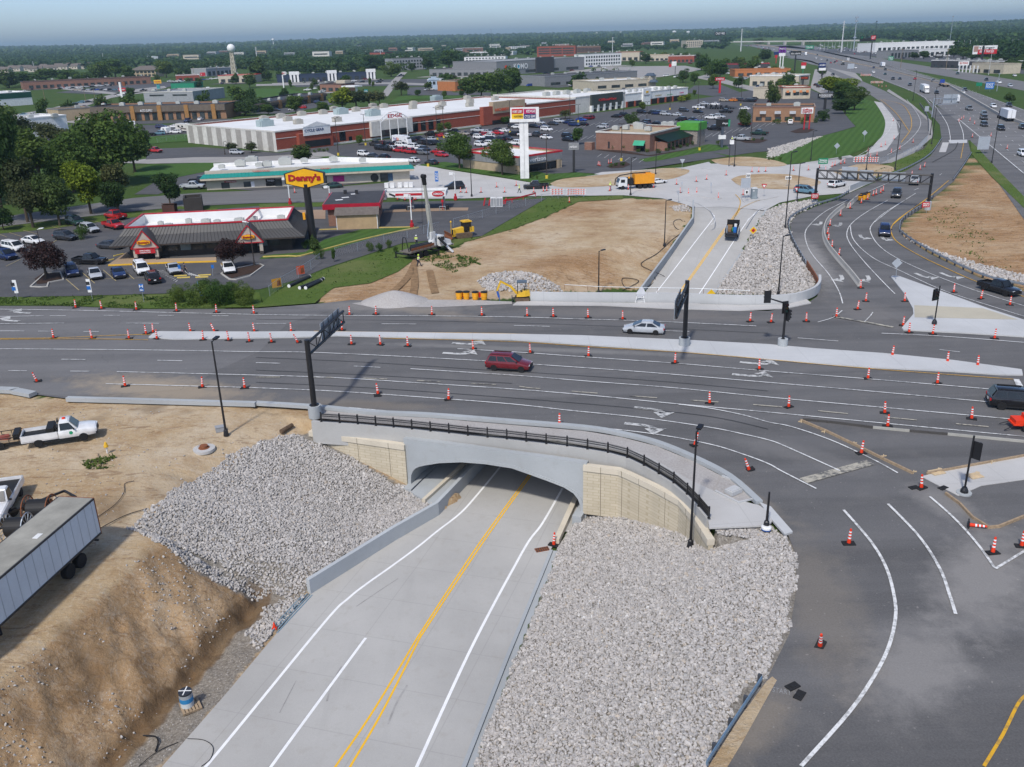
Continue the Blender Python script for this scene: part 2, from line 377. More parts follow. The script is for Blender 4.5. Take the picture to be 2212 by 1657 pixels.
_k=NT('dirt');_c,_h=dirt_nodes(_k);_k.bump(_h,.9,.25);DIRT=_k.out(_c,.95,0,.1)
MULCH=mat('mulch',(.045,.026,.018),.95,.4,3)
def markm(name,col,wear):
 k=NT(name);f=k.noise(2.2,6,.75);g=k.noise(.25,3)
 c=k.mix(k.ramp(k.math('MULTIPLY',f,k.math('ADD',g,.5)),[(.46,0),(.62,wear)]),col,(.09,.09,.09));return k.out(c,.7)
MARKW=markm('white_line_paint',(.66,.66,.64),.6);MARKY=markm('yellow_line_paint',(.62,.34,.02),.5);MARKF=markm('faded_line_paint',(.40,.37,.30),.95);MARKU=markm('fresh_white_paint',(.80,.80,.79),.1);MARKV=markm('fresh_yellow_paint',(.80,.45,.02),.1)
# ------- relief
xl_px=LD('349,1657 486,1501 595,1371 668,1282 747,1232 850,1167 945,1112');xr_px=LD('1026,1639 1110,1420 1203,1188')
xl_f=[PR(*p)for p in xl_px];xr_f=[PR(*p)for p in xr_px]
xl_b=[PR(*p)for p in LD('1393,632 1450,553 1498,484 1497,450')];xr_b=[PR(*p)for p in LD('1541,634 1593,557 1652,455')]
def table(front,backp):
 a=sorted(front,key=lambda p:p.y);b=sorted(backp,key=lambda p:p.y)
 lo=a[0]+(a[0]-a[1])*(max(0,a[0].y-18)/max(.1,(a[1].y-a[0].y)))
 ys=[lo.y]+[p.y for p in a]+[p.y for p in b]+[200];xs=[lo.x]+[p.x for p in a]+[p.x for p in b]+[b[-1].x]
 return np.array(ys),np.array(xs)
YL,XLt=table(xl_f,xl_b);YR,XRt=table(xr_f,xr_b)
FA,FB=P(888,1052,-5.3),P(1258,1112,-5.3)
FU=(FB-FA).normalized();FN=Vector((FU.y,-FU.x,0));AX=(PR(1461,637)-PR(1031,1188));AX.z=0;AX.normalize()
TUN=43.0
def fp(px,py):return onplane(px,py,FA,FB)
WL=onplane(670,934,FA,FB);WLb=Vector((WL.x,WL.y,0))
wz=fp(1261,1003).z
wing_cap=[P(x,y,wz)for x,y in LD('1261,1003 1337,1012 1357,1020 1413,1046 1471,1078 1507,1119 1536,1165')];print('wing',wz,[tuple(round(c,1)for c in p)for p in wing_cap])
_bk=FN*-.45
wall_poly=[(WL.x-6,WL.y+3.2),(WL.x+_bk.x,WL.y+_bk.y),(FA.x+_bk.x,FA.y+_bk.y),(FB.x+_bk.x,FB.y+_bk.y)]+[(p.x+.45,p.y+.35)for p in wing_cap[2:]]+[(wing_cap[-1].x+3,wing_cap[-1].y-.5),(90,50),(90,112)]
fpar=[P(*p)for p in LD('1000,652 1106,641 1300,641 1500,640 1659,649 1740,643 1766,625')]
wall_poly+=[(p.x,p.y-.3)for p in reversed(fpar)]+[(-40,121)]
def inside(xs,ys,poly):
 r=np.zeros(xs.shape,bool);n=len(poly);j=n-1
 for i in range(n):
  xi,yi=poly[i][0],poly[i][1];xj,yj=poly[j][0],poly[j][1]
  c=((yi>ys)!=(yj>ys))&(xs<(xj-xi)*(ys-yi)/(yj-yi+1e-12)+xi);r^=c;j=i
 return r
def vnoise(x,y,s,seed):
 x=x*s+seed*17.3;y=y*s-seed*9.1
 xi=np.floor(x).astype(np.int64);yi=np.floor(y).astype(np.int64);fx=x-xi;fy=y-yi
 fx=fx*fx*(3-2*fx);fy=fy*fy*(3-2*fy)
 def hsh(a,b):
  n=(a*374761393+b*668265263+seed*974711)&0x7fffffff;n=((n^(n>>13))*1274126177)&0x7fffffff
  return((n^(n>>16))&0xffff)/65535.0
 return(hsh(xi,yi)*(1-fx)+hsh(xi+1,yi)*fx)*(1-fy)+(hsh(xi,yi+1)*(1-fx)+hsh(xi+1,yi+1)*fx)*fy
def fbm(x,y,s,seed,o=4):
 r=0;a=.5
 for k in range(o):r=r+a*(vnoise(x,y,s*2**k,seed+k)-.5);a*=.5
 return r
ZR=np.vectorize(zr)
xlu=np.interp(66,YL,XLt);xls=(np.interp(66,YL,XLt)-np.interp(60,YL,XLt))/6
def relief(x,y,detail=True):
 x=np.asarray(x,float);y=np.asarray(y,float)
 z0=ZR(y);xl=np.interp(y,YL,XLt);xr=np.interp(y,YR,XRt)
 ext=xlu+(y-66)*xls;xl=np.where((y>66)&(y<100),np.maximum(xl,ext),xl)
 sl_=(np.interp(y+1,YL,XLt)-np.interp(y-1,YL,XLt))/2;sl_=np.where((y>64)&(y<100),xls,sl_)
 dl=(xl-x)/np.sqrt(1+sl_*sl_);dr=(x-xr)*.97
 off=np.interp(y,[62,67],[.3,4.2]);w=np.clip((y-56.3)/2.0,0,1)
 rock=1.0-.45*np.clip((y-66)/4,0,1)+.37*np.maximum(dl-off,0)
 bank=.02+np.where(dl<3.0,-.18*np.clip(dl-2,0,1),-.16+np.clip(dl-3.4,0,.9)*1.5+.85*np.maximum(dl-4.3,0))
 left_n=np.where(dl>0.12,rock*w+bank*(1-w),-.15)
 left_f=np.where(dl>.25,.9+.30*np.maximum(dl-.4,0),-.15)
 left=np.where(y<100,left_n,left_f)
 right=np.where(dr>0,np.where(y<100,.05+np.interp(y,[46,54.7,57.7,61,67],[.46,.345,.29,.24,.22])*np.maximum(dr-.1,0),.15+.40*np.maximum(dr-.5,0)),-.15)
 up=np.where(x<(xl+xr)/2,left,right)
 h=z0+up;sm=.5
 plateau=np.where((y>100),0.0,np.where(x<-5,-.12,-.02))
 d=np.clip(.5+.5*(plateau-h)/sm,0,1);h=h*d+plateau*(1-d)-sm*d*(1-d)
 onroad=(dl<=.12)&(dr<=0);h=np.where(onroad,z0-.15,h)
 if detail:
  far_road=np.clip((np.minimum(np.abs(dl),np.abs(dr))-.5)/1.5,0,1)*np.where(onroad,0,1)
  bump=fbm(x,y,.35,3,4)*.5+fbm(x,y,1.3,5,3)*.22
  bankm=np.clip((-h-.15)/1.0,0,1)*np.where((x<xl)&(y<57),1,.12)+.1
  rid=np.abs(fbm(x*.9+y*.5,y*.25-x*.15,.55,9,4))*-1.2
  cut=np.clip((-h-.3)/1.2,0,1)*np.where((x<xl)&(y<57)&(dl>3.3),1,0)*(np.abs(fbm(x*.8+y*.6,y*.5-x*.5,.8,15,5))*-1.3+fbm(x,y,.3,19,4)*.9)
  h=h+far_road*(bump+rid)*bankm+cut
 beh=inside(x,y,wall_poly)
 u=(x-FA.x)*FU.x+(y-FA.y)*FU.y;
 q=((x-FA.x)*FN.x+(y-FA.y)*FN.y)/(AX.x*FN.x+AX.y*FN.y);ua=u-q*(AX.x*FU.x+AX.y*FU.y);L=(FB-FA).length
 h=np.where(beh,np.where((ua>-.3)&(ua<L+.3)&(y<118),-5.95,np.where((x<-18.5)|(y>90)|(x>14.3),-.25,-1.35)),h)
 return h
def T(x,y,dz=0.0):
 d=ray(x,y);s=20.0/d.length;p=Vector((0,0,CH))
 ts=np.arange(25,400,.5)/d.length;X=d.x*ts;Y=d.y*ts;Z=CH+d.z*ts
 hh=relief(X,Y,False)+dz;i=np.argmax(Z<hh)
 if Z[i]>=hh[i]:return P(x,y)
 a,b=Z[i-1]-hh[i-1],hh[i]-Z[i];t=ts[i-1]+(ts[i]-ts[i-1])*a/(a+b+1e-9)
 return Vector((d.x*t,d.y*t,CH+d.z*t))
def hz(x,y):return float(relief(np.array([x]),np.array([y]),False)[0])
# ------- the ground: one sheet out to the horizon
def axis(lo,hi,step,grow,end):
 a=list(np.arange(lo,hi+1e-6,step));s=step
 while a[-1]<end:s*=grow;a.append(a[-1]+s)
 return a
gx=axis(0,44,.3,1.09,12000);gx=np.array([-v for v in gx[:0:-1]]+gx)
gy=np.array([-400,-100,0,12]+list(np.arange(20,82,.3))+axis(82.2,190,.6,1.06,14000))
GX,GY=np.meshgrid(gx,gy);GZ=np.where((GY<330)&(GY>10)&(np.abs(GX)<200),relief(GX,GY),0.0)
GZ=GZ-np.where(GY>190,.05,.03)
dirt_zones=[[T(*p)for p in LD('-500,838 80,848 140,862 690,890 680,930 900,1060 668,1280 350,1657 -900,1657')],[T(*p)for p in LD('680,655 720,622 800,610 860,585 900,555 960,543 1005,523 1100,497 1170,470 1250,434 1310,428 1460,430 1496,446 1499,484 1393,632 1106,645 1000,652 900,655 760,655')],[P(*p)for p in LD('2098,335 2059,391 1994,447 1941,495 1949,510 2009,547 2119,600 2212,622 2500,690 2500,560 2200,385 2150,375')],[(-200,15),(-15,15),(-18,45),(-60,60),(-200,60)]]
dm=np.zeros(GX.shape)
jx=GX+fbm(GX,GY,.5,21)*4;jy=GY+fbm(GX,GY,.5,33)*4
for z_ in dirt_zones:dm=np.maximum(dm,inside(jx,jy,z_).astype(float))
for z_ in((GY>15)&(GY<84)&(GX<-3),):dm=np.maximum(dm,z_.astype(float))
ny_,nx_=GX.shape;idx=np.arange(ny_*nx_).reshape(ny_,nx_)
gf=np.stack([idx[:-1,:-1],idx[:-1,1:],idx[1:,1:],idx[1:,:-1]],-1).reshape(-1,4)
k=NT('ground');at=k.n('ShaderNodeAttribute',attribute_name='dirt');ab=k.n('ShaderNodeAttribute',attribute_name='bank');c,h=dirt_nodes(k,ab.outputs['Fac'])
gm=k.noise(.9,6,.7);gb=k.noise(.05,5,.65);gfi=k.noise(6,4,.7)
g=k.ramp(gm,[(.25,(.030,.065,.014)),(.75,(.068,.108,.026))]);g=k.mix(k.ramp(gb,[(.5,0),(.75,.35)]),g,(.17,.145,.07));g=k.mix(.4,g,k.ramp(gfi,[(.3,(.015,.035,.007)),(.7,(.085,.135,.03))]))
at2=k.n('ShaderNodeAttribute',attribute_name='stone');c=k.mix(at.outputs['Fac'],g,c);c=k.mix(at2.outputs['Fac'],c,k.ramp(gfi,[(.3,(.11,.10,.085)),(.55,(.24,.22,.19)),(.75,(.42,.40,.37))]));aw=k.n('ShaderNodeAttribute',attribute_name='wet');c=k.mix(k.math('MULTIPLY',aw.outputs['Fac'],.8),c,(.12,.075,.04));k.bump(h,.7,.25);GROUND=k.out(c,.95,0,.1)
gr=np_obj('ground',np.stack([GX,GY,GZ],-1).reshape(-1,3),gf,GROUND,smooth_=True);props(gr,kind='structure')
stm=np.zeros(GX.shape)
for z_ in('670,934 884,1056 940,1100 668,1280 430,1240 300,1140 560,950','1205,1190 1225,1150 1262,1115 1355,1100 1528,1180 1545,1140 1725,1150 1748,1260 1728,1375 1665,1485 1540,1680 1000,1700 1030,1640 1110,1430','1545,632 1596,557 1655,456 1756,432 1703,482 1709,518 1762,604 1757,635'):
 stm=np.maximum(stm,inside(GX,GY,[T(*p)for p in LD(z_)]).astype(float))
_xl=np.interp(GY,YL,XLt);_s=(np.interp(GY+1,YL,XLt)-np.interp(GY-1,YL,XLt))/2;_dl=(_xl-GX)/np.sqrt(1+_s*_s)+fbm(GX,GY,.5,88)*1.2;nearl=(GY>15)&(GY<57)
stm=np.maximum(stm,(nearl&(_dl>0)&(_dl<2.6)).astype(float)*.9);wet=np.where(nearl&(_dl>2.5)&(_dl<3.9),1.0,0)+np.where((GY>15)&(GY<90)&(GX<-5),np.clip(fbm(GX,GY,.22,90)*5-.7,0,.7),0);bank=np.where(nearl&(_dl>3.2)&(GZ<-.35),.6,0)+inside(GX,GY,dirt_zones[2])*np.clip(.65+fbm(GX,GY,.1,93)*2,0,1)+np.where(GY>100,np.clip(.4+fbm(GX,GY,.06,91)*4,0,.85),0)
for n_,v_ in(('wet',wet),('bank',bank)):t_=gr.data.attributes.new(n_,'FLOAT','POINT');t_.data.foreach_set('value',np.clip(v_,0,1).ravel().astype(np.float32))
b_=gr.data.attributes.new('stone','FLOAT','POINT');b_.data.foreach_set('value',stm.ravel().astype(np.float32))
a_=gr.data.attributes.new('dirt','FLOAT','POINT');a_.data.foreach_set('value',dm.ravel().astype(np.float32))
# ------- flat sheets: lots, lawns, roads
def sheet(name,px,lev,m,kind='structure',sm=0,pts=None):
 pts=pts or[P(*p)for p in px]
 if sm:pts=smooth(pts+[pts[0]],sm)[:-1]
 tris=tessellate_polygon([[Vector((p.x,p.y,0))for p in pts]]);mb=MB()
 fs=[]
 for t in tris:
  A,B,C=(pts[i]for i in t)
  fs.append(t if(B-A).cross(C-A).z>0 else t[::-1])
 mb.add([(p.x,p.y,lev*.006*(1+min(max(p.y,0),600)/150))for p in pts],fs)
 return props(mb.build(name,m,fix=False),kind=kind)
def slab(name,px,h,m,lev=0,sm=0,pts=None):
 pts=pts or[P(*p)for p in px]
 if sm:pts=smooth(pts+[pts[0]],sm)[:-1]
 return props(MB().prism([(p.x,p.y)for p in pts],lev*.006,h).build(name,m),kind='structure')
def ribbon(mb,pts,w,z):
 n=len(pts);vs=[]
 for i,p in enumerate(pts):
  d=pts[min(i+1,n-1)]-pts[max(i-1,0)];d.z=0;d.normalize();r=Vector((d.y,-d.x,0))*(w/2);zz=p.z+z*(1+min(p.y,600)/150)
  vs+=[(p.x-r.x,p.y-r.y,zz),(p.x+r.x,p.y+r.y,zz)]
 mb.add(vs,[(2*i,2*i+1,2*i+3,2*i+2)for i in range(n-1)])
def marks(name,m,items,lev=9,conv=P):
 mb=MB()
 for it in items:
  px,w=it[0],it[1];pts=smooth([conv(*p)for p in px],6 if conv is P else 14)if len(px)>2 else[conv(*p)for p in px]
  if conv is not P:pts=[Vector((p.x,p.y,zr(p.y)))for p in pts]
  if len(it)>2:
   on,off_=it[2],it[3];cum=[0]
   for a,b in zip(pts[:-1],pts[1:]):cum.append(cum[-1]+(b-a).length)
   def atl(s):
    for i in range(len(pts)-1):
     if cum[i+1]>=s:return pts[i].lerp(pts[i+1],(s-cum[i])/max(1e-6,cum[i+1]-cum[i]))
    return pts[-1]
   s=0
   while s+on<cum[-1]:ribbon(mb,[atl(s),atl(s+on/2),atl(s+on)],w,lev*.006);s+=on+off_
  else:ribbon(mb,pts,w,lev*.006)
 return props(mb.build(name,m,fix=False),kind='structure')
 # --- main road and the curved approach in the right foreground
near_curb=LD('-400,838 0,848 75,852 150,862 553,874 693,883 803,894 928,900 1106,914 1262,927 1341,940 1419,960 1497,992 1575,1033 1640,1090 1700,1150 1716,1190 1722,1260 1705,1370 1655,1470 1600,1545 1530,1657')
far_edge=LD('1766,640 1740,658 1659,672 1500,668 1300,656 1106,653 1000,650 900,652 760,648 680,657 545,667 310,668 130,661 0,661 -400,662')
sheet('main_road',near_curb+LD('1450,1800 2600,1800 2600,700 2212,700')+LD('1960,700 1850,640')+far_edge,1,ASPH)
sheet('old_road_surface',LD('-400,664 0,664 130,663 310,670 545,669 720,668 620,700 560,760 470,800 400,842 150,858 75,850 0,846 -400,836'),2,ASPH_OLD)
ramp_l=LD('1766,640 1768,610 1744,578 1712,520 1706,482 1722,465 1760,447 1810,431 1834,418 1889,394 1959,367 2009,337 2034,302 2030,270 2000,235')
ramp_r=LD('2600,720 2212,630 2119,602 2009,549 1951,511 1944,495 1953,475 1996,447 2016,428 2061,391 2098,334 2090,300 2062,258')
sheet('ramp_road',ramp_l+ramp_r[::-1]+LD('2600,740 2212,712 1960,706 1850,650'),2,ASPH)
sheet('ramp_concrete_patch',LD('2036,308 2050,308 2043,329 2028,329'),3,CONC_N)
sheet('ramp_joint',LD('2049,303 2089,302 2089,309 2051,310'),3,CONC_W)
# --- freeway with its two carriageways, the frontage road and the outer road
fw_near=LD('1575,96 1620,100 1660,108 1751,139 1881,164 1976,200 2020,225 2069,262 2212,376 2600,690')
fw_med=LD('1575,92 1620,95 1660,99 1740,113 1834,134 1921,152 2044,184 2160,252 2212,271 2700,480')
fw_far=LD('1575,89 1620,90 1660,92 1760,107 1834,122 1971,154 2084,192 2212,237 2700,410')
sheet('freeway',fw_near+fw_med[::-1],2,asphalt('freeway_asphalt',.15,(1.02,1,.98),.25,rot=-62))
sheet('median_strip',[(x,y-.9)for x,y in fw_med]+[(x,y+.5)for x,y in fw_med[::-1]],3,DIRT)
sheet('freeway_far_carriageway',fw_med+fw_far[::-1],2,MATS['freeway_asphalt'])
sheet('freeway_merge_lane',LD('1976,200 1999,216 2030,256 2052,308 2096,303 2110,345 2160,400 2230,500 2600,850 2600,690 2212,376 2069,258'),1,ASPH)
sheet('frontage_road',LD('1660,100 1749,107 1944,148 2060,168 2212,196 2600,262 2600,235 2212,176 2060,152 1944,134 1749,98'),2,MATS['freeway_asphalt'])
sheet('outer_road',LD('1660,118 1751,134 1850,185 1905,222 1935,262 1938,290 1915,322 1860,345 1834,338 1734,353 1700,358 1700,366 1830,372 1901,354 1984,314 2006,291 2004,261 1971,231 1910,196 1850,170 1751,131'),2,MATS['freeway_asphalt'])
sheet('outer_road_shoulder',LD('2004,261 2006,291 1984,314 1901,354 1925,352 1996,322 2015,295 2013,262 1971,226 1920,193 1915,197 1971,231'),3,CONC_S)
sheet('outer_road_shoulder',LD('1860,345 1834,335 1734,351 1734,354 1834,341 1915,324 1940,290 1936,262 1905,222 1888,219 1909,253 1911,278 1896,304'),3,CONC_N)
# --- the new concrete roundabout
sheet('roundabout',LD('835,424 870,430 1003,429 1106,425 1191,423 1266,423 1346,422 1431,429 1481,442 1497,449 1560,447 1620,452 1652,455 1684,438 1759,423 1834,417 1889,391 1840,380 1824,376 1789,366 1834,338 1780,346 1734,354 1659,359 1600,352 1536,354 1531,350 1476,362 1300,372 1188,402 1106,388 960,366 905,355 888,362 835,396'),3,CONC_N)
sheet('side_street',LD('-60,470 25,466 160,446 287,428 437,416 553,412 720,404 835,395 835,432 703,437 553,439 387,447 287,457 150,472 27,487 -60,496'),2,ASPH_OLD)
sheet('side_street',LD('255,352 318,343 420,340 553,339 640,332 705,328 728,338 650,345 553,352 420,352 320,354'),3,CONC_S)
# --- car parks
sheet('mall_car_park',LD('599,331 660,322 880,296 1106,264 1356,236 1485,217 1560,206 1660,188 1740,190 1806,216 1834,258 1848,273 1819,282 1741,303 1659,327 1631,329 1441,357 1313,377 1240,372 1180,378 1106,350 1000,356 898,357 828,347 728,339 640,336'),2,ASPH_LOT)
sheet('car_park',LD('-60,640 0,642 140,640 357,634 400,628 480,628 560,625 640,605 700,580 870,525 960,517 1040,510 1180,428 1120,432 860,436 700,441 560,445 470,452 387,450 330,462 200,480 100,495 0,504 -60,510'),1,ASPH_LOT)
sheet('strip_mall_car_park',LD('400,402 553,412 720,403 880,384 905,372 880,350 470,372 380,372 330,396 290,420 340,420'),1,ASPH_LOT)
sheet('side_car_park',LD('315,345 320,322 433,318 597,330 640,334 553,339 420,340'),3,ASPH_LOT)
sheet('rear_car_park',LD('275,292 300,270 430,270 433,262 510,258 520,276 430,288 330,300'),2,ASPH_LOT)
sheet('dealership_car_park',LD('120,200 200,190 330,176 400,180 330,196 250,200 210,204'),2,ASPH_LOT)
sheet('far_car_park',LD('630,182 700,176 830,172 940,170 930,186 800,186 640,188'),2,ASPH_LOT)
sheet('plaza_car_park',LD('1170,170 1240,152 1320,144 1480,142 1520,150 1440,165 1330,176 1200,178'),2,CONC_S)
sheet('restaurant_car_park',LD('1480,200 1500,185 1560,184 1600,200 1540,208'),2,ASPH_LOT)
sheet('corner_car_park',LD('880,190 900,188 960,188 980,200 1060,200 1060,206 880,206'),2,ASPH_LOT)
sheet('dealer_lot',LD('1740,108 1830,104 2100,120 2212,150 2212,160 2060,140 1944,128 1840,118'),3,ASPH_LOT)
sheet('steakhouse_lot',LD('1760,150 1830,140 1860,170 1880,205 1800,215 1750,190'),1,CONC_S)
# --- far streets
sheet('far_street',LD('60,255 150,240 240,212 300,200 330,196 360,190 355,186 300,192 215,210 100,236 20,250'),3,CONC_S)
sheet('far_street',LD('820,208 838,208 866,170 880,156 866,156 846,175'),3,CONC_S)
sheet('far_street',LD('0,0 0,0 0,0')if False else LD('553,186 700,183 850,182 960,186 1060,190 1060,186 960,182 850,178 700,179 553,182'),3,CONC_S)
sheet('far_street',LD('1500,168 1560,180 1630,198 1680,206 1700,200 1600,182 1530,160'),3,CONC_S)
sheet('far_street',LD('100,190 260,206 330,200 330,196 260,202 140,186'),3,CONC_S)
# --- lawns and rough grass
sheet('lawn',LD('1834,336 1734,352 1659,357 1659,338 1710,325 1741,304 1819,283 1849,274 1834,258 1806,216 1815,200 1880,218 1889,221 1909,253 1911,278 1896,304'),4,LAWN,sm=4)
sheet('lawn',LD('1106,386 1150,395 1215,386 1294,378 1250,373 1180,376 1106,352 1040,360 960,350 900,357 960,364'),4,LAWN)
sheet('lawn',LD('660,545 700,518 780,496 900,491 860,502 780,521 720,540 640,556 560,560 570,552'),4,LAWN)
sheet('lawn',LD('690,339 728,337 828,346 890,356 900,360 850,356 800,350 730,345 670,337'),4,LAWN)
sheet('lawn',LD('290,372 320,356 440,352 553,352 560,353 480,364 380,384 330,386 290,380'),4,LAWN)
sheet('lawn',LD('300,304 320,296 433,287 433,304 360,308 320,312'),4,LAWN)
sheet('lawn',LD('840,222 860,210 880,207 1000,207 1062,207 1062,212 900,214'),4,LAWN)
sheet('lawn',LD('553,192 620,191 640,197 700,200 640,206 553,218'),4,LAWN)
sheet('lawn',LD('1380,345 1430,335 1530,312 1570,315 1575,322 1500,332 1430,346 1395,350'),4,LAWN)
sheet('weeds',LD('-60,642 140,642 357,636 400,630 480,630 560,632 566,655 545,664 310,667 130,660 0,659 -60,660'),3,WEED)
sheet('weeds',LD('545,665 566,655 590,632 650,605 700,583 870,527 960,519 1040,512 1182,428 1240,428 1345,422 1346,430 1250,436 1170,472 1100,497 1005,523 960,543 900,557 860,587 800,612 720,622 680,655'),3,WEED)
sheet('grass_verge',LD('-60,512 0,505 100,496 200,482 330,464 387,452 470,455 470,450 387,446 330,458 150,474 27,488 -60,498'),4,WEED)
sheet('grass_verge',LD('1889,395 1959,368 2009,338 2034,303 2010,300 1990,318 1930,350 1860,376'),3,WEED)
sheet('grass_verge',LD('2099,334 2096,305 2110,318 2160,372 2212,425 2212,450 2140,380'),4,WEED)
sheet('grass_verge',LD('560,441 720,437 740,438 720,446 560,450'),4,WEED)
sheet('grass_verge',LD('1540,330 1600,340 1659,345 1690,350 1659,356 1620,350'),4,LAWN)
sheet('roundabout_dirt',LD('1579,388 1600,380 1650,376 1709,378 1760,388 1773,396 1750,404 1709,409 1650,408 1600,402'),6,DIRT,sm=4)
sheet('verge_dirt',LD('1188,397 1216,387 1293,379 1431,364 1481,366 1489,371 1476,379 1433,390 1306,403 1211,405'),5,DIRT,sm=3)
sheet('verge_dirt',LD('1536,346 1600,339 1659,344 1700,356 1659,361 1560,356'),5,DIRT,sm=3)
sheet('verge_dirt',LD('1800,372 1850,356 1905,356 1935,366 1900,380 1860,388 1830,384'),5,DIRT,sm=3)
sheet('road_shoulder',LD('1668,1462 1655,1473 1600,1548 1530,1657 1500,1700 1545,1700 1600,1610 1650,1520 1678,1470'),3,DIRT)
sheet('gravel_apron',LD('760,656 813,648 900,648 1000,648 1106,652 1106,657 950,664 800,664'),4,GRAVEL)
# --- markings
marks('white_road_markings',MARKW,[(LQ(3,0,'0,85 700,95 1400,112 2212,130')+LQ(3,1,'450,137 1400,142 2212,152')+LQ(3,2,'600,170 1250,190 2110,230'),.16),(LQ(3,0,'0,148 380,142'),.14),(LQ(3,0,'0,210 555,205'),.14),(LQ(3,0,'0,273 210,274'),.14),(LQ(3,0,'430,142 1100,138 1850,141 2212,143'),.12,2.2,5.2),(LQ(3,0,'1090,206 2212,209')+LQ(3,1,'400,209 1300,213 2212,226')+LQ(3,2,'560,242 1600,282')+LQ(3,3,'50,318 1280,415'),.13,4.4,12.2),(LQ(3,0,'330,275 1080,280'),.12,2,4),(LQ(3,3,'1480,434 2212,520'),.12,2,6),(LQ(3,0,'0,428 700,432 1450,440 2212,453')+LQ(3,1,'450,457 1200,490 2000,533')+LQ(3,2,'170,560 1100,625 2212,718')+LQ(3,3,'900,795 2000,895'),.15),(LQ(3,1,'1740,427 2212,453')+LQ(3,2,'660,500 1408,552 2212,620')+LQ(3,3,'860,687 2030,785'),.15),(LQ(3,0,'530,518 740,520'),.14),(LQ(3,0,'1360,527 1575,531'),.14),(LQ(3,0,'70,616 1000,624'),.13,2.2,5),(LQ(3,1,'0,548 210,553'),.14),(LQ(3,1,'845,577 1075,588'),.14),(LQ(3,1,'1335,600 2212,655')+LQ(3,2,'660,708 1400,765 2212,845')+LQ(3,3,'1000,935 2110,1035'),.15),(LQ(3,0,'1010,625 2212,655')+LQ(3,1,'700,678 1400,722 2212,775')+LQ(3,2,'700,832 1440,905 2212,975')+LQ(3,3,'1100,1080 2212,1185'),.15),(LQ(3,0,'915,730 1800,753 2212,765')+LQ(3,1,'700,795 1500,850 2212,905')+LQ(3,2,'500,960 1100,1020 1700,1105 2000,1165 2212,1215')+LQ(3,3,'150,1270 640,1490'),.15),(LQ(3,2,'1440,908 1700,940 2000,1000 2212,1060')+LQ(3,3,'200,1100 540,1215 900,1380 1120,1500'),.15),(LQ(3,1,'800,935 1500,995 2212,1050')+LQ(3,2,'600,1095 1200,1160 1700,1250 2000,1340 2212,1420')+LD('1690,1020 1763,1057'),.15),(LD('1822,1103 1880,1170 1915,1230 1933,1300 1932,1350 1915,1410 1880,1475 1830,1545 1730,1657'),.2),(LD('1918,1090 1985,1160 2030,1230 2052,1290 2064,1328'),.2),(LD('2008,1074 2060,1120 2110,1175 2148,1228'),.18),(LD('2150,1230 2240,1175'),.18),(LQ(2,3,'0,0 0,1')if False else LQ(3,3,'980,293 1500,318 2212,372'),.15),(LQ(2,3,'700,0 500,100 370,210 320,290 340,400 400,500 520,640 610,790 645,900'),.14),(LQ(2,3,'1035,5 850,110 720,210 680,300 720,400 850,560 1000,720 1095,815'),.14),(LQ(2,3,'1190,0 1000,120 900,215 885,280 950,390 1100,500 1400,640 1800,790 2212,920'),.14),(LQ(2,3,'860,5 700,80 560,190 700,230')if False else LQ(2,3,'710,225 740,350 900,500 1150,620 1450,760 1700,850 2212,1010'),.14),(LQ(2,3,'430,1060 560,1020 640,960'),.12),(LQ(2,3,'905,975 880,1010 830,1060'),.12),(LQ(1,3,'1080,705 900,780 700,880'),.14),(LQ(1,3,'1275,810 1090,930 920,1060'),.14),(LQ(1,3,'1500,640 1360,740 1060,860'),.14,3,9),(LQ(1,3,'930,20 1050,130 1070,220 1000,320 870,430 750,500'),.15),(LQ(1,3,'1020,75 1130,220 1125,300 1030,380 850,450'),.15),(LQ(1,3,'1200,0 1300,140 1310,240 1200,370 1030,480'),.15),(LQ(1,3,'1400,0 1530,180 1570,300 1572,370'),.2),(LQ(1,3,'1640,170 1680,270 1690,345'),.2),(LD('1881,163 1976,200 2009,224'),.2),(LD('2070,258 2212,376'),.25),(LD('1760,136 1850,150 1960,195 2070,250 2212,352'),.15,3,9),(LD('1760,128 1860,146 1980,186 2100,250 2212,322'),.15,3,9),(LD('1760,122 1870,143 2000,184 2120,247 2212,296'),.15,3,9),(LD('1760,112 1900,143 2040,178 2212,255'),.15,3,9),(LD('1760,109 1900,139 2050,178 2212,248'),.15,3,9),(LD('1840,123 1971,155 2084,193 2212,239'),.2),(LQ(1,2,'1030,825 1500,870 1680,940 1745,1010 1750,1060 1720,1080'),.15),(LQ(1,2,'2212,920 2120,960 2020,1070'),.15)])
marks('dark_paving_seams',mat('tar_seam',(.035,.035,.035),.9),[(LQ(1,3,'1420,540 1600,440 1640,370'),.2)],8)
marks('yellow_road_markings',MARKY,[(LQ(3,0,'0,338 500,332 1000,310 1300,303'),.14),(LQ(3,0,'0,345 800,342 1280,350'),.14),(LQ(3,1,'1100,335 2212,365')+LQ(3,2,'700,412 1500,460 2212,520')+LQ(3,3,'900,600 2120,690'),.12),(LQ(3,1,'500,275 1300,285 2212,297')+LQ(3,2,'700,325 1700,365')+LQ(3,3,'300,425 1200,490 2190,610'),.12),(LQ(1,3,'1740,0 1690,380')if False else LQ(1,3,'1690,375 1665,510'),.14),(LQ(1,3,'1560,700 1380,850 1200,980 1080,1080'),.16),(LQ(2,3,'1360,5 1150,150 1070,230 1065,290 1120,370 1300,480 1550,600 1830,720 2212,840'),.16),(LQ(1,3,'970,0 1100,110 1215,270'),.2),(LQ(1,3,'990,0 1150,40 1220,120 1240,200 1225,270 1150,370'),.2),(LQ(1,2,'1930,820 1970,870 1960,940 1900,1030'),.15),(LQ(1,2,'2212,850 2080,890 1960,950'),.12),(LD('2221,1500 2200,1520 2165,1590 2125,1657'),.16)])
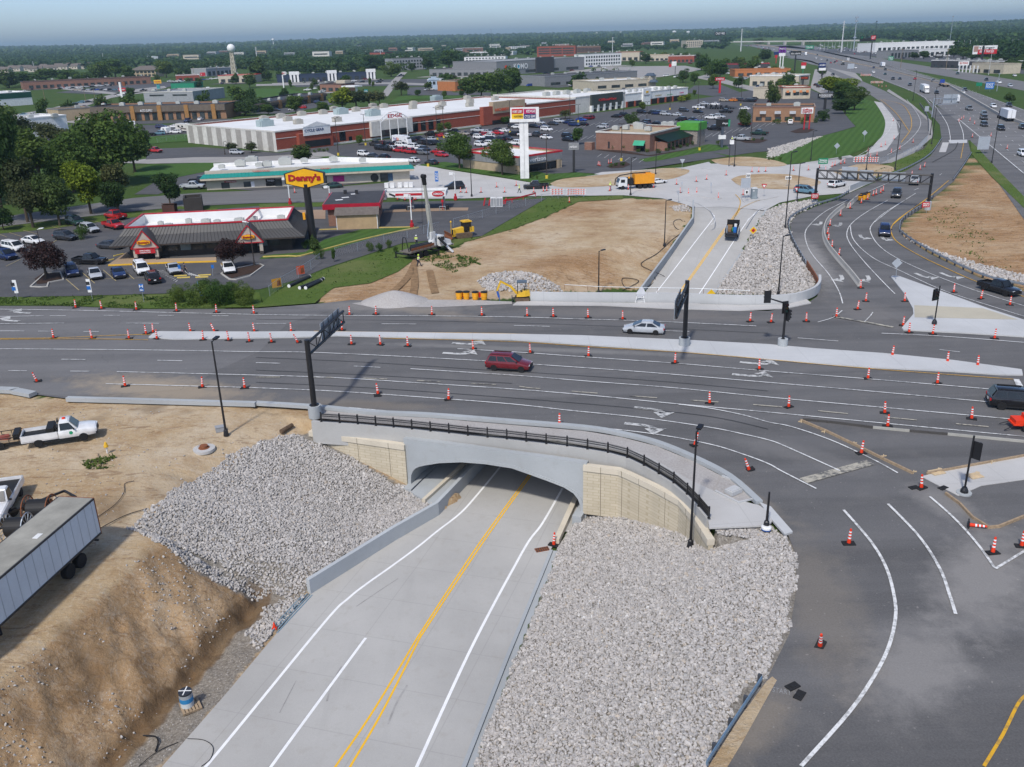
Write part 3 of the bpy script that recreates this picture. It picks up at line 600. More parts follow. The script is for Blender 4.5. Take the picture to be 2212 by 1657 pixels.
marks('faded_old_markings',MARKF,[(LQ(3,1,'0,672 900,680 2212,745')+LQ(3,2,'100,760 1100,840 2212,920')+LQ(3,3,'500,970 1300,1045 2000,1110'),.2,2.6,3.2),(LD('1735,1040 1880,1000'),.9),(LQ(3,3,'590,152 840,195 1080,240'),.5)])
bays=[([(x,y),(x+28,y+24)],.11)for x,y in LD('177,589 223,584 262,580 143,604')]+[([(210,604),(312,601)],.1)]
_bp=LQ(2,0,'80,285 190,320 440,230 560,265 200,265 330,300 0,300 60,325 780,180 900,205 960,165 1080,195 50,577 180,515 1090,215 1200,230 430,390 490,350')
bays+=[([_bp[i],_bp[i+1]],.1)for i in range(0,len(_bp)-1,2)]
marks('car_park_bay_lines',mat('bay_line_paint',(.42,.34,.17),.8,.3,3),bays,7)
bw=[]
for i in range(24):
 t=i/23.0;bw.append(([(1395+330*t,322-62*t),(1402+330*t+8,322-62*t-9)],.12))
for i in range(22):
 t=i/21.0;bw.append(([(1240+300*t,306-56*t),(1246+300*t+8,306-56*t-8)],.12))
for i in range(20):
 t=i/19.0;bw.append(([(1180+250*t,290-46*t),(1186+250*t+6,290-46*t-6)],.12))
for i in range(7):bw.append(([(1300+15*i,333+2*i),(1290+15*i,340+2*i)],.12))
for i in range(10):bw.append(([Q(2,0,1355+18*i,612+11*i),Q(2,0,1420+13*i,608+9*i+6)],.1))
for i in range(6):bw.append(([Q(2,0,1590+20*i,612+8*i),Q(2,0,1640+18*i,655+2*i)],.1))
marks('car_park_white_lines',MARKW,bw,7)
marks('tyre_marks',mat('tyre_mark_grey',(.32,.312,.295),.9,.3,1),[(LD(t),w)for t,w in(('738,1440 718,1475 706,1515',.12),('640,1470 622,1505 604,1540',.07),('880,1480 856,1520 838,1565',.13),('860,1250 820,1276 770,1310',.09))],1.0,PR)
mb=MB()
for t in('893,578 896,612 893,640 905,656','928,585 934,612 940,634','900,560 880,600 850,630'):ribbon(mb,smooth([T(*p)for p in LD(t)],5),1.1,.05)
props(mb.build('wheel_ruts',mat('rut_soil',(.24,.15,.075),.95,.4,1.2),fix=False),kind='structure')
marks('paving_seams',mat('seam_grey',(.055,.054,.053),.9),[(LQ(3,1,t),.09)for t in('0,500 1000,545 2212,625','0,610 1000,655 2212,725','0,715 1000,765 2212,850','0,170 1200,180 2212,200')]+[(LQ(3,2,t),.09)for t in('0,620 1200,700 2212,790','0,850 900,925 1700,1010 2212,1120','0,200 1000,235 2212,290')],8)
def arrow_poly(mb,c,d,L,turn,z=.06):
 """turn arrow on the road: c place, d travel direction; turn -1 left, +1 right"""
 d=Vector((d.x,d.y,0)).normalized();r=Vector((d.y,-d.x,0))*turn
 def w(u,v):p=c+d*(u*L)+r*(v*L);return(p.x,p.y,z)
 A=[(-.5,-.06),(-.1,-.05),(.1,.0),(.2,.1)];B=[(-.5,.06),(-.12,.07),(.02,.11),(.08,.18)]
 for i in range(3):mb.add([w(*A[i]),w(*A[i+1]),w(*B[i+1]),w(*B[i])],[(0,1,2,3)])
 mb.add([w(.38,.05),w(.16,.42),w(-.06,.16)],[(0,1,2)])
mb=MB()
for(x,y),(dx,dy),L,tn in[(Q(3,1,1855,388),(40,3),4.6,-1),(Q(3,1,1780,473),(40,3),4.6,-1),(Q(3,2,2160,560),(40,4),4.6,-1),(Q(3,2,2100,665),(40,4),4.6,-1),(Q(3,2,1255,952),(40,4),4.4,1),(Q(3,2,1180,1090),(40,4),4.4,1),(Q(2,3,460,210),(2,14),4.5,1),(Q(2,3,630,220),(2,14),4.5,1),(Q(2,3,800,325),(3,12),4.5,-1),(Q(2,3,990,338),(4,10),4.5,-1),(Q(2,3,650,685),(8,12),4.5,1),(Q(2,3,880,690),(8,12),4.5,1),(Q(2,3,1345,668),(20,9),4.5,-1),(Q(2,3,1565,665),(20,9),4.5,-1),(Q(3,0,140,112),(-40,-2),4.5,1),(Q(3,0,40,180),(-40,-2),4.5,1),(Q(1,3,670,755),(10,-5),4,1)]:
 c=P(x,y);e=P(x+dx,y+dy);arrow_poly(mb,c,e-c,L,tn)
props(mb.build('lane_arrows',markm('arrow_paint',(.50,.50,.48),.85),fix=False),kind='structure')
sheet('stop_line',LQ(3,3,'2118,688 2170,692 2230,800 2165,790'),9,MARKW)
# --- raised medians and islands
slab('median',LQ(3,0,'1285,330 1320,300 1370,280 2212,283')+LQ(3,1,'400,280 1000,285 2212,302')+LQ(3,2,'600,315 1450,352 2212,392')+LQ(3,3,'400,428 1000,470 1600,530 2190,610 2200,655 2000,652 1600,625 900,590')+LQ(3,3,'0,520')+LQ(3,2,'1500,450 700,398 0,350')+LQ(3,1,'1500,335 700,315 300,330')+LQ(3,0,'2212,335 1500,345'),.16,CONC_W)
slab('traffic_island',LQ(2,3,'1060,670 1075,662 1130,665 1450,780 1900,945 2212,1045 2300,1090')+LQ(3,3,'2300,330 1700,292 1170,265 1155,250 1255,130 1250,80')+LQ(2,3,'1180,820'),.16,CONC_W)
sheet('tan_crossing',[Q(2,3,*p)for p in LD('1262,920 1850,945 2160,1045 1265,1025')],1,concrete('tan_concrete',(.42,.385,.30),None,.2)).location.z=.165
slab('splitter_island',LQ(1,2,'1460,815 1600,803 1700,808 1780,838 1810,855 1780,862 1600,835'),.16,CONC_N)
slab('splitter_island',LQ(1,2,'1970,835 2030,828 2230,825 2300,840 2180,865 2010,888 1995,880'),.16,CONC_N)
slab('splitter_island',LQ(1,2,'1630,592 1700,588 1770,598 1700,606'),.16,CONC_N)
slab('corner_island',LD('1990,1030 2040,1018 2211,988 2260,985 2260,1030 2120,1050 2070,1072'),.05,CONC_N)
# ------- underpass road
ys=list(np.arange(24,66,1.0));mb=MB();vs=[]
for y in ys:
 vs+=[(float(np.interp(y,YL,XLt)),y,zr(y)),(float(np.interp(y,YR,XRt))-.55,y,zr(y))]
mb.add(vs,[(2*i,2*i+1,2*i+3,2*i+2)for i in range(len(ys)-1)])
vs=[];ys2=list(np.arange(66,190.1,2.0));ys2[0]=65.0
mouthL=PR(945,1112);mouthR=PR(1225,1120)
for y in ys2:
 a=float(np.interp(y,[65]+list(YL[(YL>66)]),[np.interp(65,YL,XLt)]+list(XLt[(YL>66)])));b=float(np.interp(y,YR,XRt))
 vs+=[(a,y,zr(y)),(b,y,zr(y))]
mb.add(vs,[(2*i,2*i+1,2*i+3,2*i+2)for i in range(len(ys2)-1)])
props(mb.build('underpass_road',CONC_U,fix=False),kind='structure')
mb=MB();rp=[Vector((float(np.interp(y,YR,XRt)),y,zr(y)))for y in np.arange(26,63,1.0)]
mb.strip([p+Vector((-.42,0,0))for p in rp],.26,.16);mb.strip([p+Vector((.02,0,-.1))for p in rp],.55,.13)
props(mb.build('gutter',CONC_B),kind='structure')
marks('white_road_markings',MARKU,[(LD('1082,1007 1030,1070 994,1109 944,1148 894,1188 866,1200')if False else LD('1082,1007 1030,1070 994,1109 944,1148 894,1188 798,1257 752,1293 704,1341 486,1607 430,1672'),.2),(LD('1215,1055 1172,1130 1131,1188 1026,1384 900,1657 890,1680'),.2),(LD('790,1378 700,1500 585,1657 570,1680'),.2),(LD('1543,465 1531,485 1416,634'),.16),(LD('1659,445 1621,470 1608,487 1508,638'),.16)],1.2,PR)
marks('yellow_road_markings',MARKV,[(LD('1147,1020 1024,1190 905,1372'),.13),(LD('1152,1020 1031,1190 911,1372'),.13),(LD('906,1370 810,1530 724,1657 715,1672'),.14),(LD('911,1370 830,1530 756,1657 748,1672'),.14),(LD('1600,434 1596,450 1580,474 1486,605 1459,640'),.14),(LD('1603,434 1599,450 1583,475 1489,606 1462,641'),.14)],1.2,PR)
# ------- bridge
def face_pts(s):return[fp(*p)for p in LD(s)]
arch_open=face_pts('888,1052 889,1026 892,1018 897,1012 905,1008 918,1005 949,1000 996,998 1048,1002 1106,1011 1140,1023 1179,1037 1218,1052 1239,1065 1249,1078 1254,1092 1257,1108')
head_top=face_pts('871,947 994,963 1106,979 1190,990 1267,1001')
bridge=thing('arch_bridge','grey concrete arch bridge carrying the main road over the underpass','bridge',FA)
def loc(p):return Vector(p)-FA
thick=0.6;bv=AX*(thick/abs(AX.dot(FN)))
outl=[fp(871,947)]+head_top[1:-1]+[fp(1267,1001),Vector((fp(1267,1001).x,fp(1267,1001).y,-5.9))]+[Vector((arch_open[-1].x,arch_open[-1].y,-5.9))]+arch_open[::-1]+[Vector((arch_open[0].x,arch_open[0].y,-5.9)),Vector((fp(871,947).x,fp(871,947).y,-5.9))]
def facepoly(mb,pts,d0,d1):
 """polygon in the face plane given thickness along the barrel"""
 uv=[Vector(((p-FA).dot(FU),p.z,0))for p in pts];tr=tessellate_polygon([uv]);n=len(pts)
 mb.add([loc(p)+d0 for p in pts]+[loc(p)+d1 for p in pts],[tuple(t)for t in tr]+[tuple(i+n for i in t[::-1])for t in tr]+[(i,(i+1)%n,(i+1)%n+n,i+n)for i in range(n)])
hmb=MB();facepoly(hmb,outl,Vector(),bv);hmb.build('headwall',CONC_B,bridge)
rim=MB();ctr=Vector((sum(p.x for p in arch_open)/len(arch_open),sum(p.y for p in arch_open)/len(arch_open),-4.6))
outer=[p+(p-ctr).normalized()*.32 for p in arch_open]
for i in range(len(arch_open)-1):
 a,b,c,d=arch_open[i],arch_open[i+1],outer[i+1],outer[i];f=FN*.07 if FN.y<0 else FN*-.07
 rim.add([loc(a)+f,loc(b)+f,loc(c)+f,loc(d)+f,loc(a),loc(b),loc(c),loc(d)],[(0,1,2,3),(0,4,5,1),(2,6,7,3)])
rim.build('arch_rim',CONC_B,bridge)
bar=MB();prof=[Vector((arch_open[0].x,arch_open[0].y,-5.9))]+arch_open+[Vector((arch_open[-1].x,arch_open[-1].y,-5.9))]
for i in range(len(prof)-1):
 a,b=loc(prof[i]),loc(prof[i+1]);bar.add([a+bv*.9,b+bv*.9,b+AX*TUN,a+AX*TUN],[(0,1,2,3)])
bar.build('arch_barrel',CONC_B,bridge,fix=False)
ft=MB()
for p,s in((arch_open[0],1),(arch_open[-1],-1)):
 a=loc(Vector((p.x,p.y,0)))+FU*(s*.15);a.z=.3-.4;ft.beam(a-AX*1.0,a+AX*TUN,.8,.9)
ft.build('footing',CONC_B,bridge)
par_px=LD('674,908 694,910.5 734,913 773,915.5 812,919 850.5,922.5 890,926.5 930,931 970,935 1011,940 1053,944 1095,948 1137,953 1180,958 1225,963 1269,969.6 1313,977 1355,988 1391,1005 1423,1023 1455,1042.6 1484,1067 1509,1093 1531,1119')
par=[P(*p,.3)for p in par_px]
pw=MB();foot=[Vector((p.x,p.y,-1.9))for p in par];pw.strip(foot,.32,2.18)
parw=pw.build('parapet_wall',concrete('parapet_concrete',(.40,.395,.375),None,.45));props(parw,'long grey concrete parapet wall curving along the near edge of the bridge','wall')
fence=thing('picket_fence','black metal picket fence along the top of the bridge parapet','fence',par[1])
fl=[Vector((p.x,p.y,.28))-par[1]for p in par[1:]]
for i,p in enumerate(fl):MB().box(p.x,p.y,p.z+.48,.11,.11,.96).lathe([(.05,p.z+.9),(.06,p.z+.95),(.0,p.z+1.0)],p.x,p.y,6).box(p.x,p.y,p.z+.02,.2,.2,.04).build('post',BLACKM,fence)
rl=MB();pk=MB()
for a,b in zip(fl[:-1],fl[1:]):
 for z in(.12,.58,.76):rl.beam(a+Vector((0,0,z)),b+Vector((0,0,z)),.05,.055)
 n=20
 for k in range(1,n):q=a.lerp(b,k/n);pk.box(q.x,q.y,q.z+.47,.032,.032,.8)
rl.build('rail',BLACKM,fence);pk.build('pickets',BLACKM,fence)
def wingwall(name,label,top_pts,bot,capd=.55,caph=.5):
 t=thing(name,label,'wall',top_pts[0])
 o=top_pts[0];lp=[p-o for p in top_pts]
 f=MB();f.strip([Vector((p.x,p.y,bot))for p in lp],.36,[p.z-caph-bot+.02 for p in lp]);f.build('block_face',BLOCK,t)
 c=MB();c.strip([Vector((p.x,p.y,p.z-caph))for p in lp],capd,caph);c.build('cap',TANC,t)
 j=MB()
 L=0
 for a,b in zip(lp[:-1],lp[1:]):
  n=max(1,int((b-a).length/2.4));d=(b-a).normalized();rr=Vector((d.y,-d.x,0));rr=rr if rr.y<0 or rr.x<0 else rr*-1
  for k in range(n):
   q=a.lerp(b,(k+.5)/n);j.beam(Vector((q.x,q.y,bot))+rr*.165,Vector((q.x,q.y,q.z-caph))+rr*.165,.05,.05)
   j.beam(Vector((q.x,q.y,q.z-caph))+rr*.26,Vector((q.x,q.y,q.z))+rr*.26,.04,.06)
 j.build('joint',mat('joint_brown',(.20,.17,.12),.9),t)  # upright joints of wall and cap, in one even dark brown
 return t
BLOCK=brickm('tan_block',(.52,.455,.335),(.58,.515,.39),(.44,.375,.26),.62,.27,.022);TANC=mat('tan_cap',(.58,.52,.41),.8,.1,.5)
wl=[fp(670,934),fp(740,939),fp(875,955)]
for p in wl:p.z=(fp(670,934).z+fp(875,955).z)/2
wingwall('wing_wall','tan block wing wall left of the arch opening',wl,-4.6)
wingwall('wing_wall','tan block wing wall bending away right of the arch opening',wing_cap,-4.6)
kerb_px=[p for p in near_curb if 540<p[0]<1650 and p[1]<1100]
def kerb(name,px,w,h,m=CONC_B,kind='structure',n=4,z=0):return props(MB().strip([p+Vector((0,0,z))for p in smooth([P(*q)for q in px],n)],w,h).build(name,m),kind=kind)
kerb('bridge_kerb',kerb_px,.55,.32)
props(MB().strip(smooth([P(*q)for q in LD('146,866 300,870 553,877')],4),.5,.42).build('barrier_kerb',CONC_B),'low concrete kerb wall between the dirt lot and the road','kerb wall')
props(MB().strip(smooth([P(*q)for q in LD('-300,838 0,846 35,849 72,856')],4),.9,.4).build('barrier_kerb',CONC_B),'short piece of concrete kerb wall ending at the left photo edge','kerb wall')
sheet('gravel_strip',LD('693,886 803,897 928,903 1106,918 1262,931 1341,944 1419,964 1497,996 1575,1037 1600,1085 1560,1070 1480,1040 1430,1010 1380,990 1313,968 1225,955 1106,943 930,924 694,904'),1,GRAVEL)
slab('bridge_walk',LD('1190,950 1300,958 1372,977 1430,1005 1490,1040 1560,1072 1600,1085 1640,1095 1675,1120 1660,1138 1532,1143 1528,1112 1509,1085 1484,1060 1455,1036 1391,998 1355,981 1313,971 1225,957'),.14,CONC_N)
slab('bridge_walk',LD('1640,1088 1665,1098 1712,1152 1695,1158 1670,1130'),.16,CONC_W)
mb=MB();mb.strip([P(*q,.14)for q in LD('1545,1062 1595,1087 1628,1079 1600,1045 1560,1030')],.15,.14);props(mb.build('planter_kerb',CONC_W),kind='structure');sheet('planter_gravel',LD('1545,1062 1595,1087 1628,1079 1600,1045 1560,1030'),1,GRAVEL).location.z=.15
p=P(1584,1064,.2);pb=MB();pb.box(0,0,.16,1.1,.8,.32).box(0,0,.35,.9,.62,.08);o=pb.build('utility_vault',CONC_W);o.location=p;o.rotation_euler.z=.6;props(o,'square concrete utility vault in the kerbed strip on the bridge walk','vault')
bw_=[PR(*q)for q in xl_px[3:]]
dirb=(bw_[-1]-bw_[-2]).normalized();ext_=[bw_[-1]+AX*s for s in(8,20,36,46)]
o=MB().strip([p-Vector((0,0,.2))for p in bw_+ext_],.34,1.45).build('barrier_wall',concrete('wall_concrete',(.42,.445,.455),None,.3));props(o,'low grey concrete barrier wall beside the stones, running into the arch','wall')
sw=[P(888,1062,-5.0),P(925,1086,-5.0),bw_[-1]+Vector((-.2,0,0)),bw_[-1]+AX*44+Vector((-.2,0,0)),Vector((FA.x,FA.y,0))+AX*44]
props(MB().prism([(p.x,p.y)for p in sw],-5.9,-5.0).build('underpass_walk',CONC_B),kind='structure')
o=MB().strip([P(*q,-5.0)for q in LD('915,1085 945,1058 985,1022 1010,996')],.35,.3).build('kerb_rail',TANC);props(o,'tan kerb along the walk under the left side of the arch','kerb')
o=MB().strip([PR(*q)for q in LD('1202,1176 1228,1118 1247,1076')]+[PR(1247,1076)+AX*30],.45,.5).build('kerb_rail',TANC);props(o,'tan block kerb at the right foot of the arch beside a cone','kerb')
far_top=[P(x,y)for x,y in LD('1146,650 1300,652 1450,653 1600,658 1700,656 1750,643 1768,628 1769,612')]
o=MB().strip(smooth(far_top,4),.35,1.25).build('parapet_wall',CONC_W);props(o,'pale concrete parapet wall along the far edge of the bridge','wall')
slab('far_walk',LD('1118,652 1300,655 1450,656 1600,661 1700,659 1742,648 1752,656 1700,667 1600,672 1450,668 1300,661 1108,660'),.12,CONC_N)
o=MB().strip([PR(*q)+Vector((-.2,0,-.2))for q in LD('1385,641 1450,553 1498,484')]+[PR(1497,448)],.3,1.5).build('retaining_wall',CONC_B);props(o,'grey retaining wall along the dirt side of the rising far road','wall')
o=MB().strip([PR(*q)+Vector((.2,0,-.1))for q in LD('1541,634 1593,557 1652,455')],.4,.28).build('road_kerb',CONC_B);props(o,kind='structure')
hr=thing('railing','thin rail on short posts along the far parapet wall','railing',far_top[0])
r2=MB();pts=[P(*q)for q in LD('1220,641 1300,646 1400,648 1500,650 1620,655')];q0=far_top[0]
r2.path([p+Vector((0,.35,1.6))-q0 for p in pts],.03,5)
r2.build('rail',STEEL,hr)
for i in range(9):
 p=P(1220+50*i,641+1.75*i)+Vector((0,.35,.9))-q0;MB().tube(p,p+Vector((0,0,.7)),.025,.025,5).build('post',RUST,hr)
 # ------- loose stone
def ico():
 t=(1+5**.5)/2;v=np.array([(-1,t,0),(1,t,0),(-1,-t,0),(1,-t,0),(0,-1,t),(0,1,t),(0,-1,-t),(0,1,-t),(t,0,-1),(t,0,1),(-t,0,-1),(-t,0,1)],float);v/=np.linalg.norm(v[0])
 f=np.array([(0,11,5),(0,5,1),(0,1,7),(0,7,10),(0,10,11),(1,5,9),(5,11,4),(11,10,2),(10,7,6),(7,1,8),(3,9,4),(3,4,2),(3,2,6),(3,6,8),(3,8,9),(4,9,5),(2,4,11),(6,2,10),(8,6,7),(9,8,1)])
 return v,f
IV,IF=ico()
k=NT('stone');g=k.n('ShaderNodeNewGeometry');f=k.noise(6,4,.7);f2=k.noise(.25,4,.6)
c=k.ramp(g.outputs['Random Per Island'],[(0,(.30,.28,.26)),(.08,(.33,.315,.295)),(.5,(.41,.385,.36)),(.85,(.48,.455,.425)),(.93,(.36,.35,.33)),(.96,(.40,.34,.27)),(1,(.58,.57,.55))])
c=k.mix(k.ramp(f,[(.3,.2),(.6,0)]),c,(.30,.275,.25));STONE=k.out(c,.9,0,.15)
def stones(name,polys,spacing,rmin,rmax,label=None,zoff=0.0,conv=T,seed=1,hfun=None,skip=None):
 g=np.random.default_rng(seed);V=[];Fc=[];off=0
 for poly in polys:
  pp=[conv(*p)for p in poly];xs=[p.x for p in pp];ys_=[p.y for p in pp]
  nx=int((max(xs)-min(xs))/spacing)+1;ny=int((max(ys_)-min(ys_))/spacing)+1
  X,Y=np.meshgrid(np.arange(nx)*spacing+min(xs),np.arange(ny)*spacing+min(ys_));X=X.ravel()+g.uniform(-.6,.6,X.size)*spacing;Y=Y.ravel()+g.uniform(-.6,.6,Y.size)*spacing
  jx_=X+fbm(X,Y,.8,41)*1.3;jy_=Y+fbm(X,Y,.8,47)*1.3
  m=inside(jx_,jy_,pp)
  if skip is not None:m&=~skip(X,Y)
  X=X[m];Y=Y[m];n=len(X)
  Z=(hfun or(lambda a,b:relief(a,b,True)))(X,Y)+zoff
  r=g.uniform(0,1,n)**1.6*(rmax-rmin)+rmin
  sc=np.stack([r*g.uniform(.8,1.35,n),r*g.uniform(.7,1.15,n),r*g.uniform(.45,.75,n)],-1)
  vv=IV[None]*(1+g.uniform(-.28,.28,(n,12,1)))*sc[:,None,:]
  q=g.normal(size=(n,4));q[:,1:3]*=.5;q/=np.linalg.norm(q,axis=1,keepdims=True);w,x,y,z=q.T
  Rm=np.stack([1-2*(y*y+z*z),2*(x*y-z*w),2*(x*z+y*w),2*(x*y+z*w),1-2*(x*x+z*z),2*(y*z-x*w),2*(x*z-y*w),2*(y*z+x*w),1-2*(x*x+y*y)],-1).reshape(n,3,3)
  vv=np.einsum('nij,nkj->nki',Rm,vv)+np.stack([X,Y,Z+r*.25],-1)[:,None,:]
  V.append(vv.reshape(-1,3));Fc.append((IF[None]+(np.arange(n)*12)[:,None,None]+off).reshape(-1,3));off+=n*12
 o=np_obj(name,np.concatenate(V),np.concatenate(Fc),STONE);return props(o,kind='stuff')
stones('riprap_stones',[LD('270,1138 330,1092 420,1035 500,985 570,950 640,938 672,950 712,967 780,1001 842,1036 884,1056 905,1072 925,1087 940,1100 850,1163 747,1228 668,1276 620,1290 575,1280 530,1283 470,1262 395,1215 330,1172')],.14,.078,.165,seed=3)
stones('riprap_stones',[LD('665,1285 690,1262 668,1290 600,1360 545,1400 527,1372 560,1330 610,1295')],.16,.08,.16,seed=4)
stones('riprap_stones',[LD('1205,1190 1225,1150 1262,1120 1300,1117 1355,1110 1406,1127 1455,1142 1492,1158 1528,1182 1545,1146 1665,1138 1695,1160 1712,1190 1716,1260 1700,1365 1650,1462 1595,1500 1570,1580 1525,1680 1020,1690 1030,1640 1110,1430')],.132,.075,.155,seed=5)
stones('riprap_stones',[LD('1030,607 1060,592 1110,586 1160,592 1205,618 1215,628 1140,630 1050,630')],.33,.16,.32,seed=6)
stones('riprap_stones',[LD('1545,632 1596,557 1655,456 1700,440 1756,432 1770,440 1722,462 1703,482 1709,518 1741,575 1762,604 1757,625 1700,640 1640,640')],.34,.16,.3,seed=7)
stones('riprap_stones',[LD('1958,515 2010,542 2119,592 2212,614 2260,622 2260,606 2140,577 2050,553 2020,540 1990,526')],.4,.2,.34,conv=P,seed=8)
stones('riprap_stones',[LD('1659,322 1741,300 1775,295 1741,312 1700,330 1659,345')],.5,.2,.34,conv=P,seed=9)
stones('riprap_stones',[LD('1448,446 1480,442 1492,452 1490,458 1460,456')],.4,.15,.3,conv=P,seed=12)
gh=P(852,651);
def cone_h(X,Y):
 d=np.hypot((X-gh.x)/4.6,(Y-gh.y)/3.4);return np.maximum(0,1.55*(1-d**1.25))-.02+.05*fbm(X,Y,1.0,4)
u=np.linspace(0,2*np.pi,40)[:-1];rr_=np.linspace(.02,1.0,12);hv=[]
for r in rr_:
 X=gh.x+4.6*r*np.cos(u);Y=gh.y+3.4*r*np.sin(u);hv.append(np.stack([X-gh.x,Y-gh.y,cone_h(X,Y)],-1))
hv=np.concatenate(hv);n=39;hf=np.array([(i*n+k_,i*n+(k_+1)%n,(i+1)*n+(k_+1)%n,(i+1)*n+k_)for i in range(11)for k_ in range(n)])
o=np_obj('gravel_heap',hv,hf,GRAVEL,smooth_=True);o.location=(gh.x,gh.y,0);props(o,'cone shaped heap of grey gravel beside the road','gravel heap')
stones('loose_stones',[LD('-20,1480 180,1290 420,1180 530,1300 420,1430 250,1650 -20,1657')],.3,.025,.09,seed=14,skip=lambda X,Y:fbm(X,Y,.35,61)<.0)
stones('loose_stones',[LD('0,900 140,880 640,900 600,940 300,1100 250,1130 0,1200')],1.0,.03,.09,seed=15,skip=lambda X,Y:fbm(X,Y,.4,66)<.03)
stones('loose_stones',[LD('340,1657 490,1490 590,1370 560,1370 430,1480 260,1657')],.4,.02,.05,seed=16)
# ------- vehicles
def paint(name,col,rough=.22):
 if name in MATS:return MATS[name]
 k=NT(name);f=k.noise(1.5,4,obj=True);c=k.ramp(f,[(.3,tuple(x*.85 for x in col)),(.7,tuple(min(1,x*1.08)for x in col))])
 MATS[name]=k.out(c,rough,0,.5);k.b.inputs['Coat Weight'].default_value=.4;return MATS[name]
PC={n:paint(n+'_car_paint',c)for n,c in dict(white=(.72,.72,.71),silver=(.42,.44,.46),grey=(.13,.135,.14),black=(.010,.010,.012),red=(.42,.018,.022),maroon=(.14,.012,.018),navy=(.012,.024,.085),blue=(.02,.06,.30),teal=(.10,.20,.26),green=(.02,.05,.04),tan=(.34,.30,.24),orange=(.62,.20,.03),charcoal=(.035,.037,.042)).items()}
TYRE=mat('tyre_rubber',(.014,.014,.015),.85);RIM=mat('alloy_rim',(.42,.43,.44),.35,.15,4,.7);LAMP=mat('headlamp_lens',(.62,.64,.66),.15);TAIL=mat('tail_lamp_lens',(.40,.012,.015),.2);CHROME=mat('chrome_trim',(.55,.55,.56),.2,.1,3,.9);BLKP=mat('black_plastic',(.016,.016,.017),.6)
CARK=dict(sedan=(4.85,1.84,.22,.94,1.46,(-1.95,-.95,.15,1.3),.2,.04),coupe=(4.75,1.9,.22,.95,1.38,(-1.85,-.95,.15,1.05),.12,.0),suv=(4.8,1.9,.30,1.08,1.74,(-2.34,-1.95,.3,1.3),.16,.0),hatch=(4.3,1.78,.24,1.0,1.52,(-2.05,-1.6,.35,1.15),.16,.0),van=(5.1,1.98,.26,1.08,1.78,(-2.48,-2.25,.75,1.75),.16,.0),pickup=(5.8,2.0,.38,1.16,1.90,(-.75,-.6,.75,1.4),.05,.0),work=(6.2,2.05,.42,1.22,2.0,(.0,.1,.95,1.55),.05,.0))
def loft(mb,secs):
 """secs: rings with the same number of points"""
 n=len(secs[0]);vs=[p for s in secs for p in s];fs=[]
 for i in range(len(secs)-1):
  for k_ in range(n):fs.append((i*n+k_,i*n+(k_+1)%n,(i+1)*n+(k_+1)%n,(i+1)*n+k_))
 fs+=[tuple(range(n))[::-1],tuple(range((len(secs)-1)*n,len(secs)*n))]
 return mb.add(vs,fs)
